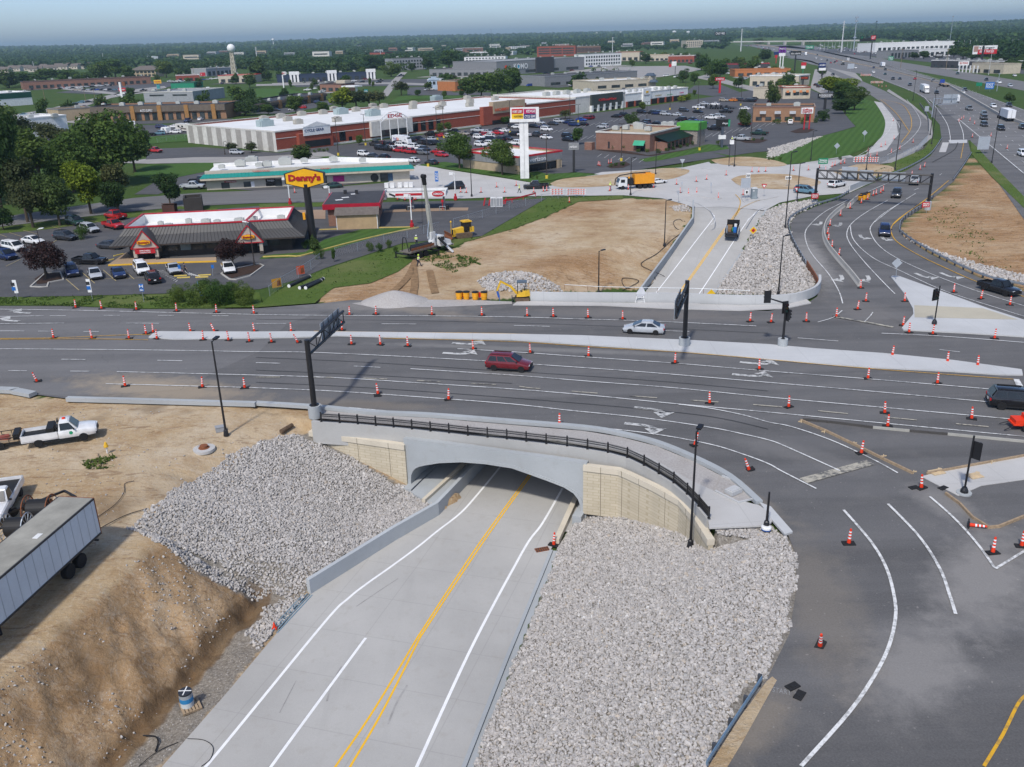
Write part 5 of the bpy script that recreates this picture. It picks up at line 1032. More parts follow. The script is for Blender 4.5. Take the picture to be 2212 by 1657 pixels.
 # ------- cones
cone0=thing('traffic_cone','proto','traffic cone');c_=MB()
_z=[0.08,.46,.57,.70,.81,.93,1.04,1.2];_r=[.14,.115,.11,.104,.098,.092,.085,.065]
for i in range(7):c_.mat(1 if i in(1,3,5)else 0).lathe([(_r[i],_z[i]),(_r[i+1],_z[i+1])],n=10)
c_.build('tube',[ORNG,REFL],cone0);MB().box(0,0,.045,.86,.5,.09).box(0,0,.1,.4,.34,.04).build('base',RUBBER,cone0)
_first=[True]
def cones(where,pts,conv=P,group=None,tilt=None):
 pts=sorted(pts)
 for i,p in enumerate(pts):
  q=conv(*p);lab='%s %s'%((('%s from left of the cones'%ordw(i))if len(pts)>1 else 'orange cone with white bands'),where)
  if _first[0]:o=cone0;o.location=q;o['label']=lab;_first[0]=False
  else:o=dup(cone0,q,0,lab)
  o.rotation_euler=(rnd.uniform(-.07,.07),rnd.uniform(-.07,.07),rnd.uniform(-.5,.5));o['group']='orange channeliser cones'
  if tilt and p in tilt:o.rotation_euler=tilt[p]
cones('along the far edge line of the main road',LD('164,665.5 220,667.5 295,670 382,673 468,676 549,678.5 755,681 812,680 933,681 1041,682.5 1139,684 1195.5,685 1270.5,687 1345,690.5 1620,695 1665,697 1741.5,695 1806.5,685'))
cones('standing along the pale concrete median and the yellow line',LD('116,731 199,732 279,732 316,722 339,732.5 439,735 494,736 539,738.5 587,740 644,740.5 759.5,744.5 822,745.5 881,748.5 1022.5,755.5 1145.5,763 1271,770.5 1458,785 1640,798.5 1874.5,818.5 2024.5,829'),tilt={(644,740.5):(.1,-.35,.2)})
cones('behind the median, bases hidden by its kerb',LD('331,719 412,717 464,717 550,717 629,717 739,714 1927,769 2046.5,782.5 2111.5,791'),tilt={(464,717):(0,-.3,0)})
cones('along the near lanes of the main road',LD('81,825 271,835 437.5,837 529,839 817,852 969,864 1208.5,919 1533,872 1703.5,880 1911,893 2098.5,905.5'),tilt={(81,825):(.1,-.22,.3)})
cones('around the curve beside the bridge walk',[(1500,963),(1618.5,1016)],tilt={(1500,963):(.0,.3,.6),(1618.5,1016):(0,-.38,.2)})
cones('along the wooden formwork lines',[(1917,922),(1860,980),(1990,1055)])
cones('on the dark curved road in the foreground',[(1833,1175),(2144,1195),(2207,1181),(1771,1396)],tilt={(1771,1396):(.1,-.34,.9)})
o=dup(cone0,P(2091,1133,.12),-.5,'orange cone knocked flat beside the formwork corner','orange channeliser cones');o.rotation_euler=(R_(84),0,R_(62))
cones('at the underpass kerb by the drain grate',[(1196,1178)],PR)
cones('around the pale triangular island',LD('1870,651.5 1852,669 1954,651.5 1950,704 1963.5,719 2014.5,722.5 2148,732'))
cones('on the right-hand ramp beyond the island',LD('1859,623 2060,632 2118.5,646 2181,659.5'))
cones('beside the jersey barrier on the ramp',LD('1836,451 1860,439.5 1815,467 1792,488 1787,506 1789,519 1797,534.5 1811.5,552'))
cones('on the ramp past the yellow barrels',LD('1874,432 1886,423.5 1892,421 1902,418 1907,413.5 1996.5,361 1987,367 1969.5,380'))
cones('around the roundabout islands',LD('1461.5,399 1411.5,406 1504,393 1526,388.5 1568.5,379 1469,417 1487,419 1505,417 1551.5,428.5 1605,422 1624,372 1638.5,372 1653.5,371'))
cones('near the orange vacuum truck and the barricades',LD('1357,410 1317,413 1230,438 1153,416 1115,402 1174,414 1181,413'))
cones('in the empty corner of the restaurant lot',LD('1292,358 1296,359 1315,354 1320,353'))
cones('along the concrete side street',LD('995.5,416 1007,417 1039,416.5 1090,416 1073,405 637,417'));cones('by the fuel station canopy',LD('859,432 875,433 890,432 894,433 898,432'))
cones('on the curved outer road and roundabout exit',LD('1714,369 1746,368 1770,363.5 1783,370 1797,360.5 1803,358 1816,355 1824,353.5 1869,345 1880,341 1894,337 1925,330 1943,323 1972,308.5 1903,318 1912,313.5 1875,327 1929,262 1931,301'))
cones('on the freeway merge lane',LD('2071,263 2076,259 2081,256 2095,261 2105,268 2100,297 2140,295 2175,322'));cones('along the closed freeway lane far away',LD('1793,121 1797,126 1800,133 1805,138 1812,141 1860,160 1866,165 1898,187 1905,189 1914,188'))
# ------- lamp posts
def lamp(b,t_,label,headd=(1,.6),double=False,m=BLACKM,conv=T,thick=.11,name='lamp_post',head=True,base=True,hm=None):
 p=conv(*b);h=max(2.5,hgt(*t_,p)-p.z);o=thing(name,label,'lamp post' if head else 'pole',p)
 MB().tube((0,0,0),(0,0,h),thick,thick*.6,10).build('pole',m,o)
 if base:MB().lathe([(thick*2.4,0),(thick*2.3,.15),(thick*1.7,.55),(thick*1.15,.62)],n=8).build('base',m,o)
 if head:
  d=Vector((headd[0],headd[1],0)).normalized()
  for s in((1,-1)if double else(1,)):
   hb=MB();e=d*s*1.0+Vector((0,0,h+.12));hb.tube((0,0,h-.08),d*s*.45+Vector((0,0,h+.03)),thick*.5,thick*.4,6)
   hb.beam(d*s*.35+Vector((0,0,h+.05)),e,.36,.14);hb.build('lamp_head',hm or m,o)
 return o
for b,t_,lab,hd in[((489,941),(463,737),'tall black lamp post on the dirt beside the stone slope',(.3,1)),((1491,1181),(1508,932),'tall black lamp post among stones in front of the right wing wall',(.6,1)),((1435,532),(1440,433),'black lamp post near the retaining wall of the far dirt slope',(1,.2)),((1293,636),(1294,542),'black lamp post rising behind the far parapet from the dirt slope',(1,.4)),((1696,493),(1711,329),'very tall black lamp post on the far stone slope',(1,.2)),((1681,637),(1691,510),'black lamp post low on the far stone slope near the signal',(1,.2)),((1721,437),(1728,353),'black lamp post beside red yield sign',(1,.1)),((1751,347),(1757,283),'black lamp post at the foot of the mown lawn',(1,.1)),((1933,367),(1947,261),'black lamp post by the left guardrail end on green verge',(-1,.1)),((1871,368),(1876,317),'black lamp post behind the sign gantry truss',(1,.2)),((2012,312),(2025,225),'black lamp post left of the thin weedy strip by the ramp',(1,.1)),((2009,292),(2021,188),'black lamp post next to grey sign frame leg',(1,.1)),((2142,352),(2156,257),'black lamp post on the green verge below the freeway',(1,.1)),((1972,217),(1981,152),'black lamp post between the freeway and outer road',(-1,.1)),((1362,422),(1363,341),'black lamp post in front of the orange vacuum truck',(1,.1)),((1416,378),(1419,307),'black lamp post on the dirt verge by the brick restaurant',(1,.1)),((1586,360),(1590,290),'black lamp post with a worker in yellow up at its head',(1,.1)),((1019,425),(1017,343),'black lamp post on the concrete side street near the fuel station',(1,.1))]:
 lamp(b,t_,lab,hd)
lamp((1655,1141),(1659,1063),'short bare black pole on a white base at the bridge walk end',head=False,conv=P)
o=MB().mat(1).lathe([(.36,0),(.36,.07)]).mat(0).lathe([(.36,.07),(.36,.2),(.28,.26),(.0,.27)]).build('ring_cover',[WHITE,BLUE]);o.location=P(1655,1143,.02);props(o,'round blue and white base ring under a short black pole','ring cover')
DK=mat('brown_pole',(.05,.04,.035),.6)
_ml=[((731,336),(722,255)),((790,314),(785,247)),((925,360),(922,269)),((945,303),(942,233)),((959,298),(957,230)),((1102,288),(1099,217)),((1231,268),(1230,204)),((1249,264),(1248,226)),((1342,348),(1343,267)),((1347,251),(1346,190)),((1397,266),(1397,220)),((1447,237),(1448,181)),((1511,325),(1514,248)),((1622,302),(1626,227)),((1507,238),(1508,176)),((1181,386),(1180,288)),((1600,228),(1603,165)),((1480,210),(1481,150))]
for i,(b,t_)in enumerate(sorted(_ml)):lamp(b,t_,'%s from left of the dark twin-head car park lights'%ordw(i),(1,.3),True,DK,P,.13).__setitem__('group','mall car park lights');MB
for i,(b,t_)in enumerate(sorted(_ml)):
 o=MB().lathe([(.36,0),(.36,.75),(.3,.8),(0,.8)],n=12).build('bollard_base',mat('yellow_concrete',(.62,.46,.05),.7));o.location=P(*b);props(o,'yellow concrete footing under the %s car park light from left'%ordw(i),'light footing','yellow light footings')
lamp((101,594),(75,495),'dark lamp post with white head beside the purple tree',(1,.1),False,DK,P,.09,hm=WHITE);lamp((145,473),(132,414),'dark lamp post with white head among the trees behind the car park',(-1,.1),False,DK,P,.09,hm=WHITE);lamp((550,574),(537,480),'dark lamp post with white head at the second purple tree',(-1,.1),False,DK,P,.09,hm=WHITE)
lamp((486,334),(447,309)if False else(483,306),'dark lamp post by the striped side wall of the mall',(1,.1),False,DK,P)
for b,t_,lab in[((627,442),(619,385),'white light pole with red foot left of the fuel station'),((713,431),(710,403),'white light pole behind the fuel station roof'),((984,432),(980,374),'white light pole with red foot right of the canopy'),((890,491),(886,421),'white light pole with red foot in front of the canopy')]:
 p=P(*b);h=hgt(*t_,p);o=thing('light_pole',lab,'light pole',p);MB().tube((0,0,.5),(0,0,h),.13,.11,10).build('pole',WHITE,o);MB().lathe([(.38,0),(.38,.75),(.2,.85),(.2,1.4),(.14,1.4)],n=12).build('foot',RED,o);MB().box(-.7,0,h-.1,.9,.5,.5).box(-.2,0,h,.6,.12,.12).build('lamp_box',WHITE,o)
 # ------- traffic signals
def signal_head(parent,loc_,rz=0):
 h=MB();h.box(0,0,0,.42,.3,1.15).box(0,.14,0,.75,.03,1.4);o=h.build('signal_head',BLACKM,parent);o.location=loc_;o.rotation_euler=(0,0,rz)
 for k_,m in enumerate((mat('red_lens',(.12,.01,.01),.3),mat('amber_lens',(.14,.08,.01),.3),mat('green_lens',(.01,.09,.06),.3))):
  l_=MB().tube((0,-.15,.35-.35*k_),(0,-.2,.35-.35*k_),.13,.13,12).build('lens',m,o);MB().tube((0,-.2,.36-.35*k_),(0,-.36,.38-.35*k_),.15,.15,10,False).build('visor',BLACKM,o)
def signal(b,t_,label,heads,arm=None,foot=True,conv=P):
 p=conv(*b);h=hgt(*t_,p)-p.z;o=thing('traffic_signal',label,'traffic signal',p);MB().tube((0,0,.0),(0,0,h),.15 if arm else.08,.11 if arm else.07,12).build('pole',BLACKM,o)
 MB().lathe([(.3,0),(.28,.3),(.16,.55)]if not arm else[(.28,.9),(.24,.95)],n=10).build('pole_foot',BLACKM,o)
 if foot:MB().lathe([(.55,-.1),(.55,.95 if arm else.12),(0,.95 if arm else.12)],n=20).build('concrete_foot',CONC_B,o)
 if arm:a=onplane(*arm,p,p+Vector((1,-.05,0)))-p;MB().tube((0,0,h-.1),a,.1,.07,8).build('arm',BLACKM,o)
 for px,rz in heads:q=onplane(*px,p,p+Vector((1,-.05,0)))-p;signal_head(o,(q.x,q.y-.1,q.z),rz)
 return o
signal((1690,749),(1697,654),'black signal pole with side arm standing in the concrete median',[((1702,679),1.9),((1657,640),3.1),((1697,664),.3)],(1650,641))
signal((2018,700),(2033,617),'black signal pole on the pale triangular island',[((2021,637),.4)],None,False,lambda x,y:P(x,y,.16));signal((2082,1066),(2108,941),'black signal pole on round footing in right foreground',[((2110,971),2.2)])
# ------- big sign structures
SIGNB=mat('sign_back_metal',(.50,.53,.56),.45,.1,1.2,.5)
def cantilever(b,t_,tip,label,zt,panel_side,concrete_h=1.05):
 p=P(*b);h=hgt(*t_,p);o=thing('overhead_sign',label,'overhead sign',p)
 MB().tube((0,0,concrete_h),(0,0,h),.27,.24,16).lathe([(.45,concrete_h),(.45,concrete_h+.06),(.27,concrete_h+.1)],n=12).build('pole',BLACKM,o);MB().lathe([(.62,-.2),(.62,concrete_h),(0,concrete_h)],n=24).build('concrete_foot',CONC_B,o)
 e=P(*tip,zt)-p;e.z=0;L=e.length;d=e.normalized();r=Vector((d.y,-d.x,0))*panel_side
 for z,nm in((h-.35,'arm'),(h-1.5,'arm')):MB().tube(d*.1+Vector((0,0,z)),d*L+Vector((0,0,z)),.13,.13,12).build(nm,BLACKM,o)
 tr=MB();n=5
 for i in range(n+1):
  a=d*(.35+(L-.5)*i/n);tr.tube(a+Vector((0,0,h-.35)),a+Vector((0,0,h-1.5)),.05,.05,6)
  if i<n:c=d*(.35+(L-.5)*(i+1)/n);tr.tube(a+Vector((0,0,h-1.5 if i%2 else h-.35)),c+Vector((0,0,h-.35 if i%2 else h-1.5)),.045,.045,6)
 tr.build('truss',BLACKM,o)
 s0,s1=L*.42,L*.96;pn=MB();pn.beam(d*s0+r*.28+Vector((0,0,h-.85)),d*s1+r*.28+Vector((0,0,h-.85)),.04,2.0);pn.build('sign_panel',SIGNB,o)
 br=MB()
 for i in range(4):a=d*(s0+(s1-s0)*(i+.5)/4)+r*.2;br.tube(a+Vector((0,0,h-1.9)),a+Vector((0,0,h+.25)),.035,.035,6)
 br.build('bracket',DARKM,o);return o
cantilever((681,897),(666,734),(743,690),'black cantilever sign pole beside the left end of bridge fence',6.3,-1);cantilever((1478,748),(1484,606),(1462,668),'black cantilever sign pole standing in the concrete median',7.0,1)
pa,pb=P(1759.5,438),P(2003,453);h=(hgt(1766,366,pa)+hgt(2010,377,pb))/2;o=thing('sign_gantry','black truss sign gantry spanning the ramp','sign gantry',pa);dv=pb-pa;L=dv.length;d=dv.normalized();r=Vector((d.y,-d.x,0));Zv=Vector((0,0,1))
for q in(Vector(),dv):MB().tube(q,q+Zv*(h+.2),.28,.26,14).build('leg',BLACKM,o);MB().lathe([(.6,-.2),(.6,.5 if q.length<1 else 1.6),(0,.5 if q.length<1 else 1.6)],q.x,q.y,20).build('concrete_foot',CONC_B,o)
for z in(h-.15,h-1.75):
 for s in(-.45,.45):MB().tube(r*s+Zv*z,dv+r*s+Zv*z,.11,.11,8).build('chord',BLACKM,o)
tr=MB();n=11
for i in range(n+1):
 for s in(-.45,.45):
  a=d*(L*i/n)+r*s;tr.tube(a+Zv*(h-.15),a+Zv*(h-1.75),.06,.06,6)
  if i<n:c=d*(L*(i+1)/n)+r*s;tr.tube(a+Zv*(h-.15 if i<n/2 else h-1.75),c+Zv*(h-1.75 if i<n/2 else h-.15),.06,.06,6)
tr.build('truss',BLACKM,o)
for x0,x1,yb,yt in((1815,1852,389,362),(1854,1886,387,369),(1903,1956,391,374)):
 a,b=onplane(x0,yb,pa,pb)-pa,onplane(x1,yt,pa,pb)-pa;back_=r*(-.6 if r.y<0 else.6);pn=MB();pn.beam(Vector((a.x,a.y,(a.z+b.z)/2))+back_,Vector((b.x,b.y,(a.z+b.z)/2))+back_,.05,abs(b.z-a.z));pn.build('sign_panel',SIGNB,o)
p=P(2013,253);o=thing('overhead_sign','grey half-span sign frame with white panels over the freeway','overhead sign',p);h=hgt(2016,212,p);MB().tube((0,0,0),(0,0,h),.3,.28,10).build('leg',STEEL,o);a=onplane(2070,214,p,p+Vector((1,.15,0)))-p
tr=MB()
for z in(h-.2,h-2.4):tr.tube((0,0,z),(a.x,a.y,z),.12,.12,8)
for i in range(9):tr.tube((a.x*i/8,a.y*i/8,h-.2),(a.x*i/8,a.y*i/8,h-2.4),.07,.07,5)
tr.build('truss',STEEL,o)
for f0,f1 in((.4,.72),(.75,.98)):MB().beam(Vector((a.x*f0,a.y*f0+.4,h-.5)),Vector((a.x*f1,a.y*f1+.4,h-.5)),.06,3.2).build('sign_panel',SIGNB,o)
# ------- guardrails, barriers, drums
def guardrail(px,label,conv=P,step=1.95,hh=.72,m=STEEL,pm=mat('guard_post',(.055,.06,.07),.7)):
 pts=smooth([conv(*p)for p in px],8);o=thing('guardrail',label,'guardrail',pts[0]);q0=pts[0]
 rl=MB();lp=[p-q0 for p in pts]
 for z,w in((hh-.06,.05),(hh-.16,.09),(hh-.27,.05)):
  for a,b in zip(lp[:-1],lp[1:]):
   if(b-a).length>.01:rl.beam(a+Vector((0,0,z)),b+Vector((0,0,z)),w,.11)
 rl.build('rail',m,o);acc=0;nxt=0
 for a,b in zip(lp[:-1],lp[1:]):
  l_=(b-a).length
  while nxt<=acc+l_ and l_>1e-6:c=a.lerp(b,(nxt-acc)/l_);d=(b-a).normalized();rr=Vector((d.y,-d.x,0))*.12;MB().box(c.x+rr.x,c.y+rr.y,c.z+hh/2,.16,.2,hh+.06,math.atan2(d.y,d.x)).build('post',pm,o);nxt+=step
  acc+=l_
 return o
guardrail(LD('1834,417 1809,432 1759,447 1721,465 1704,482 1709,515 1741,575'),'steel guardrail curving along the far stone slope');guardrail(LD('2034,302 2009,336 1959,366 1889,393'),'steel guardrail along the green verge left of the ramp')
guardrail(LD('2260,635 2212,623 2119,600 2009,548 1950,510 1943,495 1952,475 1994,447 2014,429'),'long steel guardrail curving round the bare dirt bank on the right',step=2.4);guardrail(LD('2098,334 2080,362 2059,391'),'short steel guardrail upper right by the dirt bank')
guardrail(LD('1644,1483 1620,1520 1590,1566 1555,1620 1525,1668'),'bluish steel guardrail at bottom edge beside the stone slope',step=2.0,m=mat('blue_steel',(.22,.34,.46),.45,.1,3,.5));guardrail(LD('1987,226 1998,242 2005,261 2006,285'),'pale guardrail beside the outer road curve')
o=MB().strip([P(1834,414),P(1862,402),P(1889,392)],.3,1.3).build('barrier_wall',CONC_W);props(o,'short white concrete wall between the roundabout exit and ramp','wall')
o=MB().strip([P(*q)for q in LD('1742,577 1750,590 1760,606 1766,618')],.15,1.0).build('sheet_wall',RUST);props(o,'rusty sheet panels at the end of the guardrail near the parapet','wall')
JB=concrete('barrier_concrete',(.40,.385,.35),None,.5)
def jersey(a,b,label):
 d=b-a;L=d.length-.06;o=MB();pr=[(-.3,0),(-.3,.08),(-.16,.34),(-.08,.82),(.08,.82),(.16,.34),(.3,.08),(.3,0)]
 loft(o,[[(s*L/2,y,z)for y,z in pr]for s in(-1,1)]);x=o.build('jersey_barrier',JB);x.location=(a+b)/2;x.rotation_euler=(0,0,math.atan2(d.y,d.x));props(x,label,'jersey barrier','jersey barriers on the ramp')
jp=smooth([P(*q)for q in LD('1823,447 1800,465 1784,484 1779,507 1787,532 1808,560 1836,592 1857,619')],3)
acc=[0]
for a,b in zip(jp[:-1],jp[1:]):acc.append(acc[-1]+(b-a).length)
nJ=int(acc[-1]/3.6)
def along(s):
 for i in range(len(jp)-1):
  if acc[i+1]>=s:return jp[i].lerp(jp[i+1],(s-acc[i])/(acc[i+1]-acc[i]))
 return jp[-1]
for i in range(nJ):jersey(along(acc[-1]*i/nJ),along(acc[-1]*(i+1)/nJ),'%s jersey barrier counted from the far end of the ramp line'%ordw(i))
jersey(P(1831,449),P(1842,438),'detached jersey barrier nearest the yellow barrels, nearer piece');jersey(P(1843,437),P(1853,429),'detached jersey barrier touching the yellow barrels')
YD=mat('amber_plastic',(.80,.36,.02),.5,.08,2)
def barrel(p,label,group):
 o=thing('crash_barrel',label,'barrel',p,0,group);MB().lathe([(.38,0),(.42,.42),(.45,.44),(.45,.5),(.44,.52),(.47,.98),(.0,.98)],n=18).build('drum',YD,o);MB().lathe([(.49,.97),(.49,1.05),(.3,1.12),(0,1.12)],n=18).build('lid',BLKP,o)
for i,q in enumerate(LD('992,646 1007.5,646 1027,646.5 1046,646.5')):barrel(P(*q),'%s from left of the amber barrels by the little excavator'%ordw(i),'amber barrels by the excavator')
for i,q in enumerate(LD('1858,433 1866,431 1869,428 1874,426 1862,429')):barrel(P(*q),'%s from left of amber barrels at the end of the jersey barriers'%ordw(i),'amber barrels on the ramp')
for i,q in enumerate(LD('1000,645 1036,645.5')):
 o=MB().box(0,0,.55,.6,.02,.6,0,Matrix.Rotation(R_(45),3,'Y')).build('warning_flag',ORNG);o.location=P(*q);props(o,'%s orange flag between amber barrels'%('left' if i==0 else 'right'),'flag')
 # ------- small road signs
def road_sign(b,c,label,shape='rect',w=.75,h=.75,col=SIGNB,txt=None,tcol=None,facing=0.0,conv=P,cat='road sign',inner=None):
 p=conv(*b);zc=hgt(*c,p)-p.z;o=thing('road_sign',label,cat,p,facing);dx=onplane(*c,p,p+Vector((1,0,0))).x-p.x
 MB().tube((0,0,0),(dx,.02,zc+h*.45),.035,.035,6).build('post',STEEL,o)
 pts=dict(rect=[(-w/2,-h/2),(w/2,-h/2),(w/2,h/2),(-w/2,h/2)],diamond=[(0,-w*.7),(w*.7,0),(0,w*.7),(-w*.7,0)],tri=[(0,-w*.6),(w*.6,w*.45),(-w*.6,w*.45)])[shape]
 def pan(s,y,nm,m):k_=MB();n=len(pts);k_.add([(dx+x*s,y,zc+z*s)for x,z in pts]+[(dx+x*s,y+.02,zc+z*s)for x,z in pts],[tuple(range(n)),tuple(range(n,2*n))[::-1]]+[(i,(i+1)%n,(i+1)%n+n,i+n)for i in range(n)]);k_.build(nm,m,o)
 pan(1,-.06,'panel',col)
 if inner:pan(.55,-.09,'inner_panel',inner)
 if txt:
  ls=txt.split('|')
  for i,l_ in enumerate(ls):text(l_,w*.8,h*.62/len(ls),tcol or WHITE,o,(dx,-.09,zc+h*.36*((len(ls)-1)/2-i)*(2/len(ls))if len(ls)>1 else zc),0)
 return o
GREENS=mat('sign_green',(.01,.20,.10),.5);SBLUE=mat('sign_blue',(.02,.14,.45),.5);SRED=mat('sign_red',(.48,.02,.03),.5);SYEL=mat('sign_yellow',(.80,.50,.02),.5)
road_sign((1935,604),(1937.5,568),'grey back of a diamond sign at the tip of the triangular island','diamond',1.05,conv=lambda x,y:P(x,y,.16));road_sign((1806,333),(1808,315),'grey back of a diamond sign low on the mown lawn','diamond',1.2);road_sign((1866,307),(1868,287),'grey back of a diamond sign high on the mown lawn','diamond',1.2)
road_sign((1626,519),(1627,497.5),'yellow diamond sign with red yield symbol beside the rising road','diamond',.95,col=SYEL,inner=SRED,conv=T);road_sign((1473,369),(1474,348),'grey triangle sign back on the dirt verge','tri',1.1);road_sign((1466,439),(1465,416),'grey triangle sign back where the rising road starts','tri',.9)
road_sign((1473,416),(1473,396),'thin narrow sign on the left splitter island','rect',.3,.7);road_sign((1536,418),(1536,398),'thin narrow sign on the splitter island near the centre','rect',.35,.7);road_sign((1609,431),(1611,395),'large grey sign back near the portable toilet','rect',2.0,2.0);road_sign((1614,430),(1616,379),'white sign with black chevrons on a tall post','rect',.9,.9,WHITE,'>>>',BLACKM)
road_sign((1614,436),(1613,415),'small white keep right sign beside portable toilet','rect',.7,.9,WHITE,inner=BLACKM);road_sign((1650,427),(1650.5,402),'red and white yield sign right of the portable toilet','tri',1.0,col=SRED,inner=WHITE);road_sign((1719,430),(1721,408.5),'red and white yield sign by the light blue SUV','tri',1.0,col=SRED,inner=WHITE);road_sign((1699,403),(1703,384),'white chevron sign on the dirt roundabout island','rect',1.4,.8,WHITE,'>>>',BLACKM)
road_sign((1760,440),(1760,423.5),'red wrong-way sign at the left gantry leg','rect',1.45,1.0,SRED,'WRONG|WAY');road_sign((2001,460),(2000,442),'red wrong-way sign at the right gantry leg','rect',1.45,1.0,SRED,'WRONG|WAY');road_sign((1778,365),(1778,348),'green direction sign behind the roundabout','rect',2.4,1.4,GREENS,'Veterans|Memorial Pkwy',WHITE);road_sign((2123,332),(2125,309),'large pale sign back on the verge by the freeway','rect',3.2,3.4)
road_sign((311,653),(305,618),'blue hospital sign with arrow below it on the grass strip','rect',.62,.62,SBLUE,'H');road_sign((311,653),(306.5,626.5),'small blue arrow plate under the hospital sign','rect',.62,.36,SBLUE,'>');road_sign((944,404),(943,381),'blue interstate sign with arrow on the side street','rect',.8,2.4,SBLUE,'TO|70|<',WHITE)
for b,c,l_ in(((39,648),(33,619),'leaning white and blue lettered banner sign at far left'),((201,651),(192,617),'leaning white and blue banner sign in front of the parked blue coupe')):
 o=road_sign(b,c,l_,'rect',.55,1.9,WHITE);MB().box(-.2,-.09,hgt(*c,P(*b))-.3,.52,.02,.5).build('blue_band',SBLUE,o);MB().box(-.2,-.09,hgt(*c,P(*b))+.35,.5,.02,.45).build('dark_band',DARKM,o)
for b,c,l_,t2 in(((1983,213),(1985,205),'x',0),):pass
road_sign((1836,160),(1838,143),'white backed sign between the freeway and outer road','rect',5.0,3.5,SIGNB);road_sign((1925,139),(1924.5,126),'green exit sign beside the far carriageway','rect',4.8,3.6,GREENS,'EXIT|1 MILE',WHITE);road_sign((1749,112),(1749,102),'green freeway sign far up the road','rect',12,5,GREENS,'Mid Rivers Mall Dr',WHITE);road_sign((2115,194),(2115,182),'small green sign on freeway bank','rect',3.2,1.8,GREENS);road_sign((2138,198),(2138,185),'blue and white services sign on the freeway bank','rect',4.6,3.4,SBLUE,'EXIT|FOOD',WHITE);road_sign((2000,244),(2002,235),'white sign near the guardrail and lamp post','rect',1.6,2.0,SIGNB)
def barricade(b,label,n=3,w=2.4,rz=0.0,conv=P):
 o=thing('barricade',label,'barricade',conv(*b),rz,'striped road barricades')
 for s in(-1,1):MB().box(s*w*.36,0,.75,.06,.06,1.5).box(s*w*.36,0,.04,.06,1.2,.06).build('leg',STEEL,o)
 for i in range(n):
  k_=MB();m=9
  for j in range(m):k_.mat(j%2);x0=-w/2+w*j/m;dxx=w/m;z=.45+i*.45;k_.add([(x0,-.05,z),(x0+dxx,-.05,z),(x0+dxx+.12,-.05,z+.22),(x0+.12,-.05,z+.22),(x0,-.02,z),(x0+dxx,-.02,z),(x0+dxx+.12,-.02,z+.22),(x0+.12,-.02,z+.22)],[(0,1,2,3),(4,7,6,5),(0,4,5,1),(2,6,7,3),(0,3,7,4),(1,5,6,2)])
  k_.build('striped_board',[WHITE,ORNG],o)
for i,(b,w,rz)in enumerate([((1203,424),3.0,0),((1236,424),2.8,.15),((1252,424),2.6,-.3)]):barricade(b,'%s from left of striped barricades closing the black drive'%ordw(i),3,w,rz)
for i,(b,w)in enumerate([((1856,353),3.4),((1884,353),2.9)]):barricade(b,'%s striped barricade at the closed roundabout exit'%('left' if i==0 else 'right'),3,w)
for i,(b,w)in enumerate([((1864,165),4),((1876,165),4),((1887,181),4),((1900,181),4)]):barricade(b,'%s from left of far barricades on the closed freeway ramp'%ordw(i),3,w)
o=thing('sign_stand','sheet-covered sign on a white frame leaning at the far parapet','sign stand',P(1383,654));MB().beam((-.75,-.35,0),(-.25,.35,1.3),.06,.06).beam((.55,-.35,0),(.3,.35,1.3),.06,.06).beam((-.7,-.3,.2),(.5,-.3,.2),.05,.05).beam((-.55,0,.7),(.5,0,.7),.05,.05).build('frame',WHITE,o);MB().add([(-.15,.1,.5),(.75,.1,1.15),(.35,.3,2.0),(-.1,.3,1.9),(-.6,.1,1.2)],[(0,1,2,3,4)]).build('cover',mat('grey_sheet',(.50,.51,.53),.7),o,fix=False)
road_sign((1536,643),(1536,634),'yellow diamond warning sign peeking over the far parapet','diamond',.95,col=SYEL,conv=PR)
o=thing('manhole','concrete manhole ring with rusty cap on the dirt','manhole',T(441,970));MB().lathe([(.95,-.15),(.95,.1),(.5,.12),(0,.12)],n=28).build('ring',CONC_N,o);MB().lathe([(.48,.12),(.48,.16),(.36,.17),(.36,.36),(0,.37)],n=24).build('cap',RUST,o)
o=MB().box(0,0,.22,.8,.6,.45).box(0,0,.46,.86,.66,.04).build('junction_box',GREYP);o.location=T(476,931);o.rotation_euler.z=.4;props(o,'small grey junction box beside the left lamp post','box')
o=MB().tube((-.75,0,.22),(.75,.1,.3),.24,.2,14).tube((-.8,0,.22),(-.75,0,.22),.2,.2,14).build('log',mat('log_bark',(.12,.08,.05),.9,.4,3));o.location=T(621,931);o.rotation_euler.z=1.0;props(o,'dark log lying at the top of the stone slope','log')
o=thing('marker_post','white post with a yellow cap standing on the dirt','marker post',T(232,979));MB().tube((0,0,0),(0,0,.7),.06,.06,8).build('post',WHITE,o);MB().lathe([(.2,.6),(.2,.68),(.1,1.0),(.08,1.05)],n=10).build('cap',YEL,o)
for i,(a,b)in enumerate([((210,980),(216,1008)),((202,1000),(214,1010)),((90,1245),(128,1232))]):A,B=T(*a),T(*b);o=MB().beam(A+Vector((0,0,.06)),B+Vector((0,0,.06)),.12,.06).build('plank',WOOD);props(o,['yellow stake lying by weeds on the dirt','short plank by weeds on the dirt','pale plank lying behind the white trailer wheels'][i],'plank')
g_=PR(1171,1187);o=thing('drain_grate','rusty drain grate in the underpass road beside a cone','drain grate',g_+Vector((0,0,.012)),.28)
MB().box(0,0,0,1.15,.62,.02).build('frame',RUST,o);s_=MB()
for i in range(6):
 for j in(-1,1):s_.box(-.46+.185*i,j*.14,.012,.1,.2,.01)
s_.build('slots',DARKM,o)
def boards(name,px,label,m=WOOD,w=.14,h=.22):o=MB().strip([P(*q)for q in px],w,h).build(name,m);return props(o,label,'formwork')
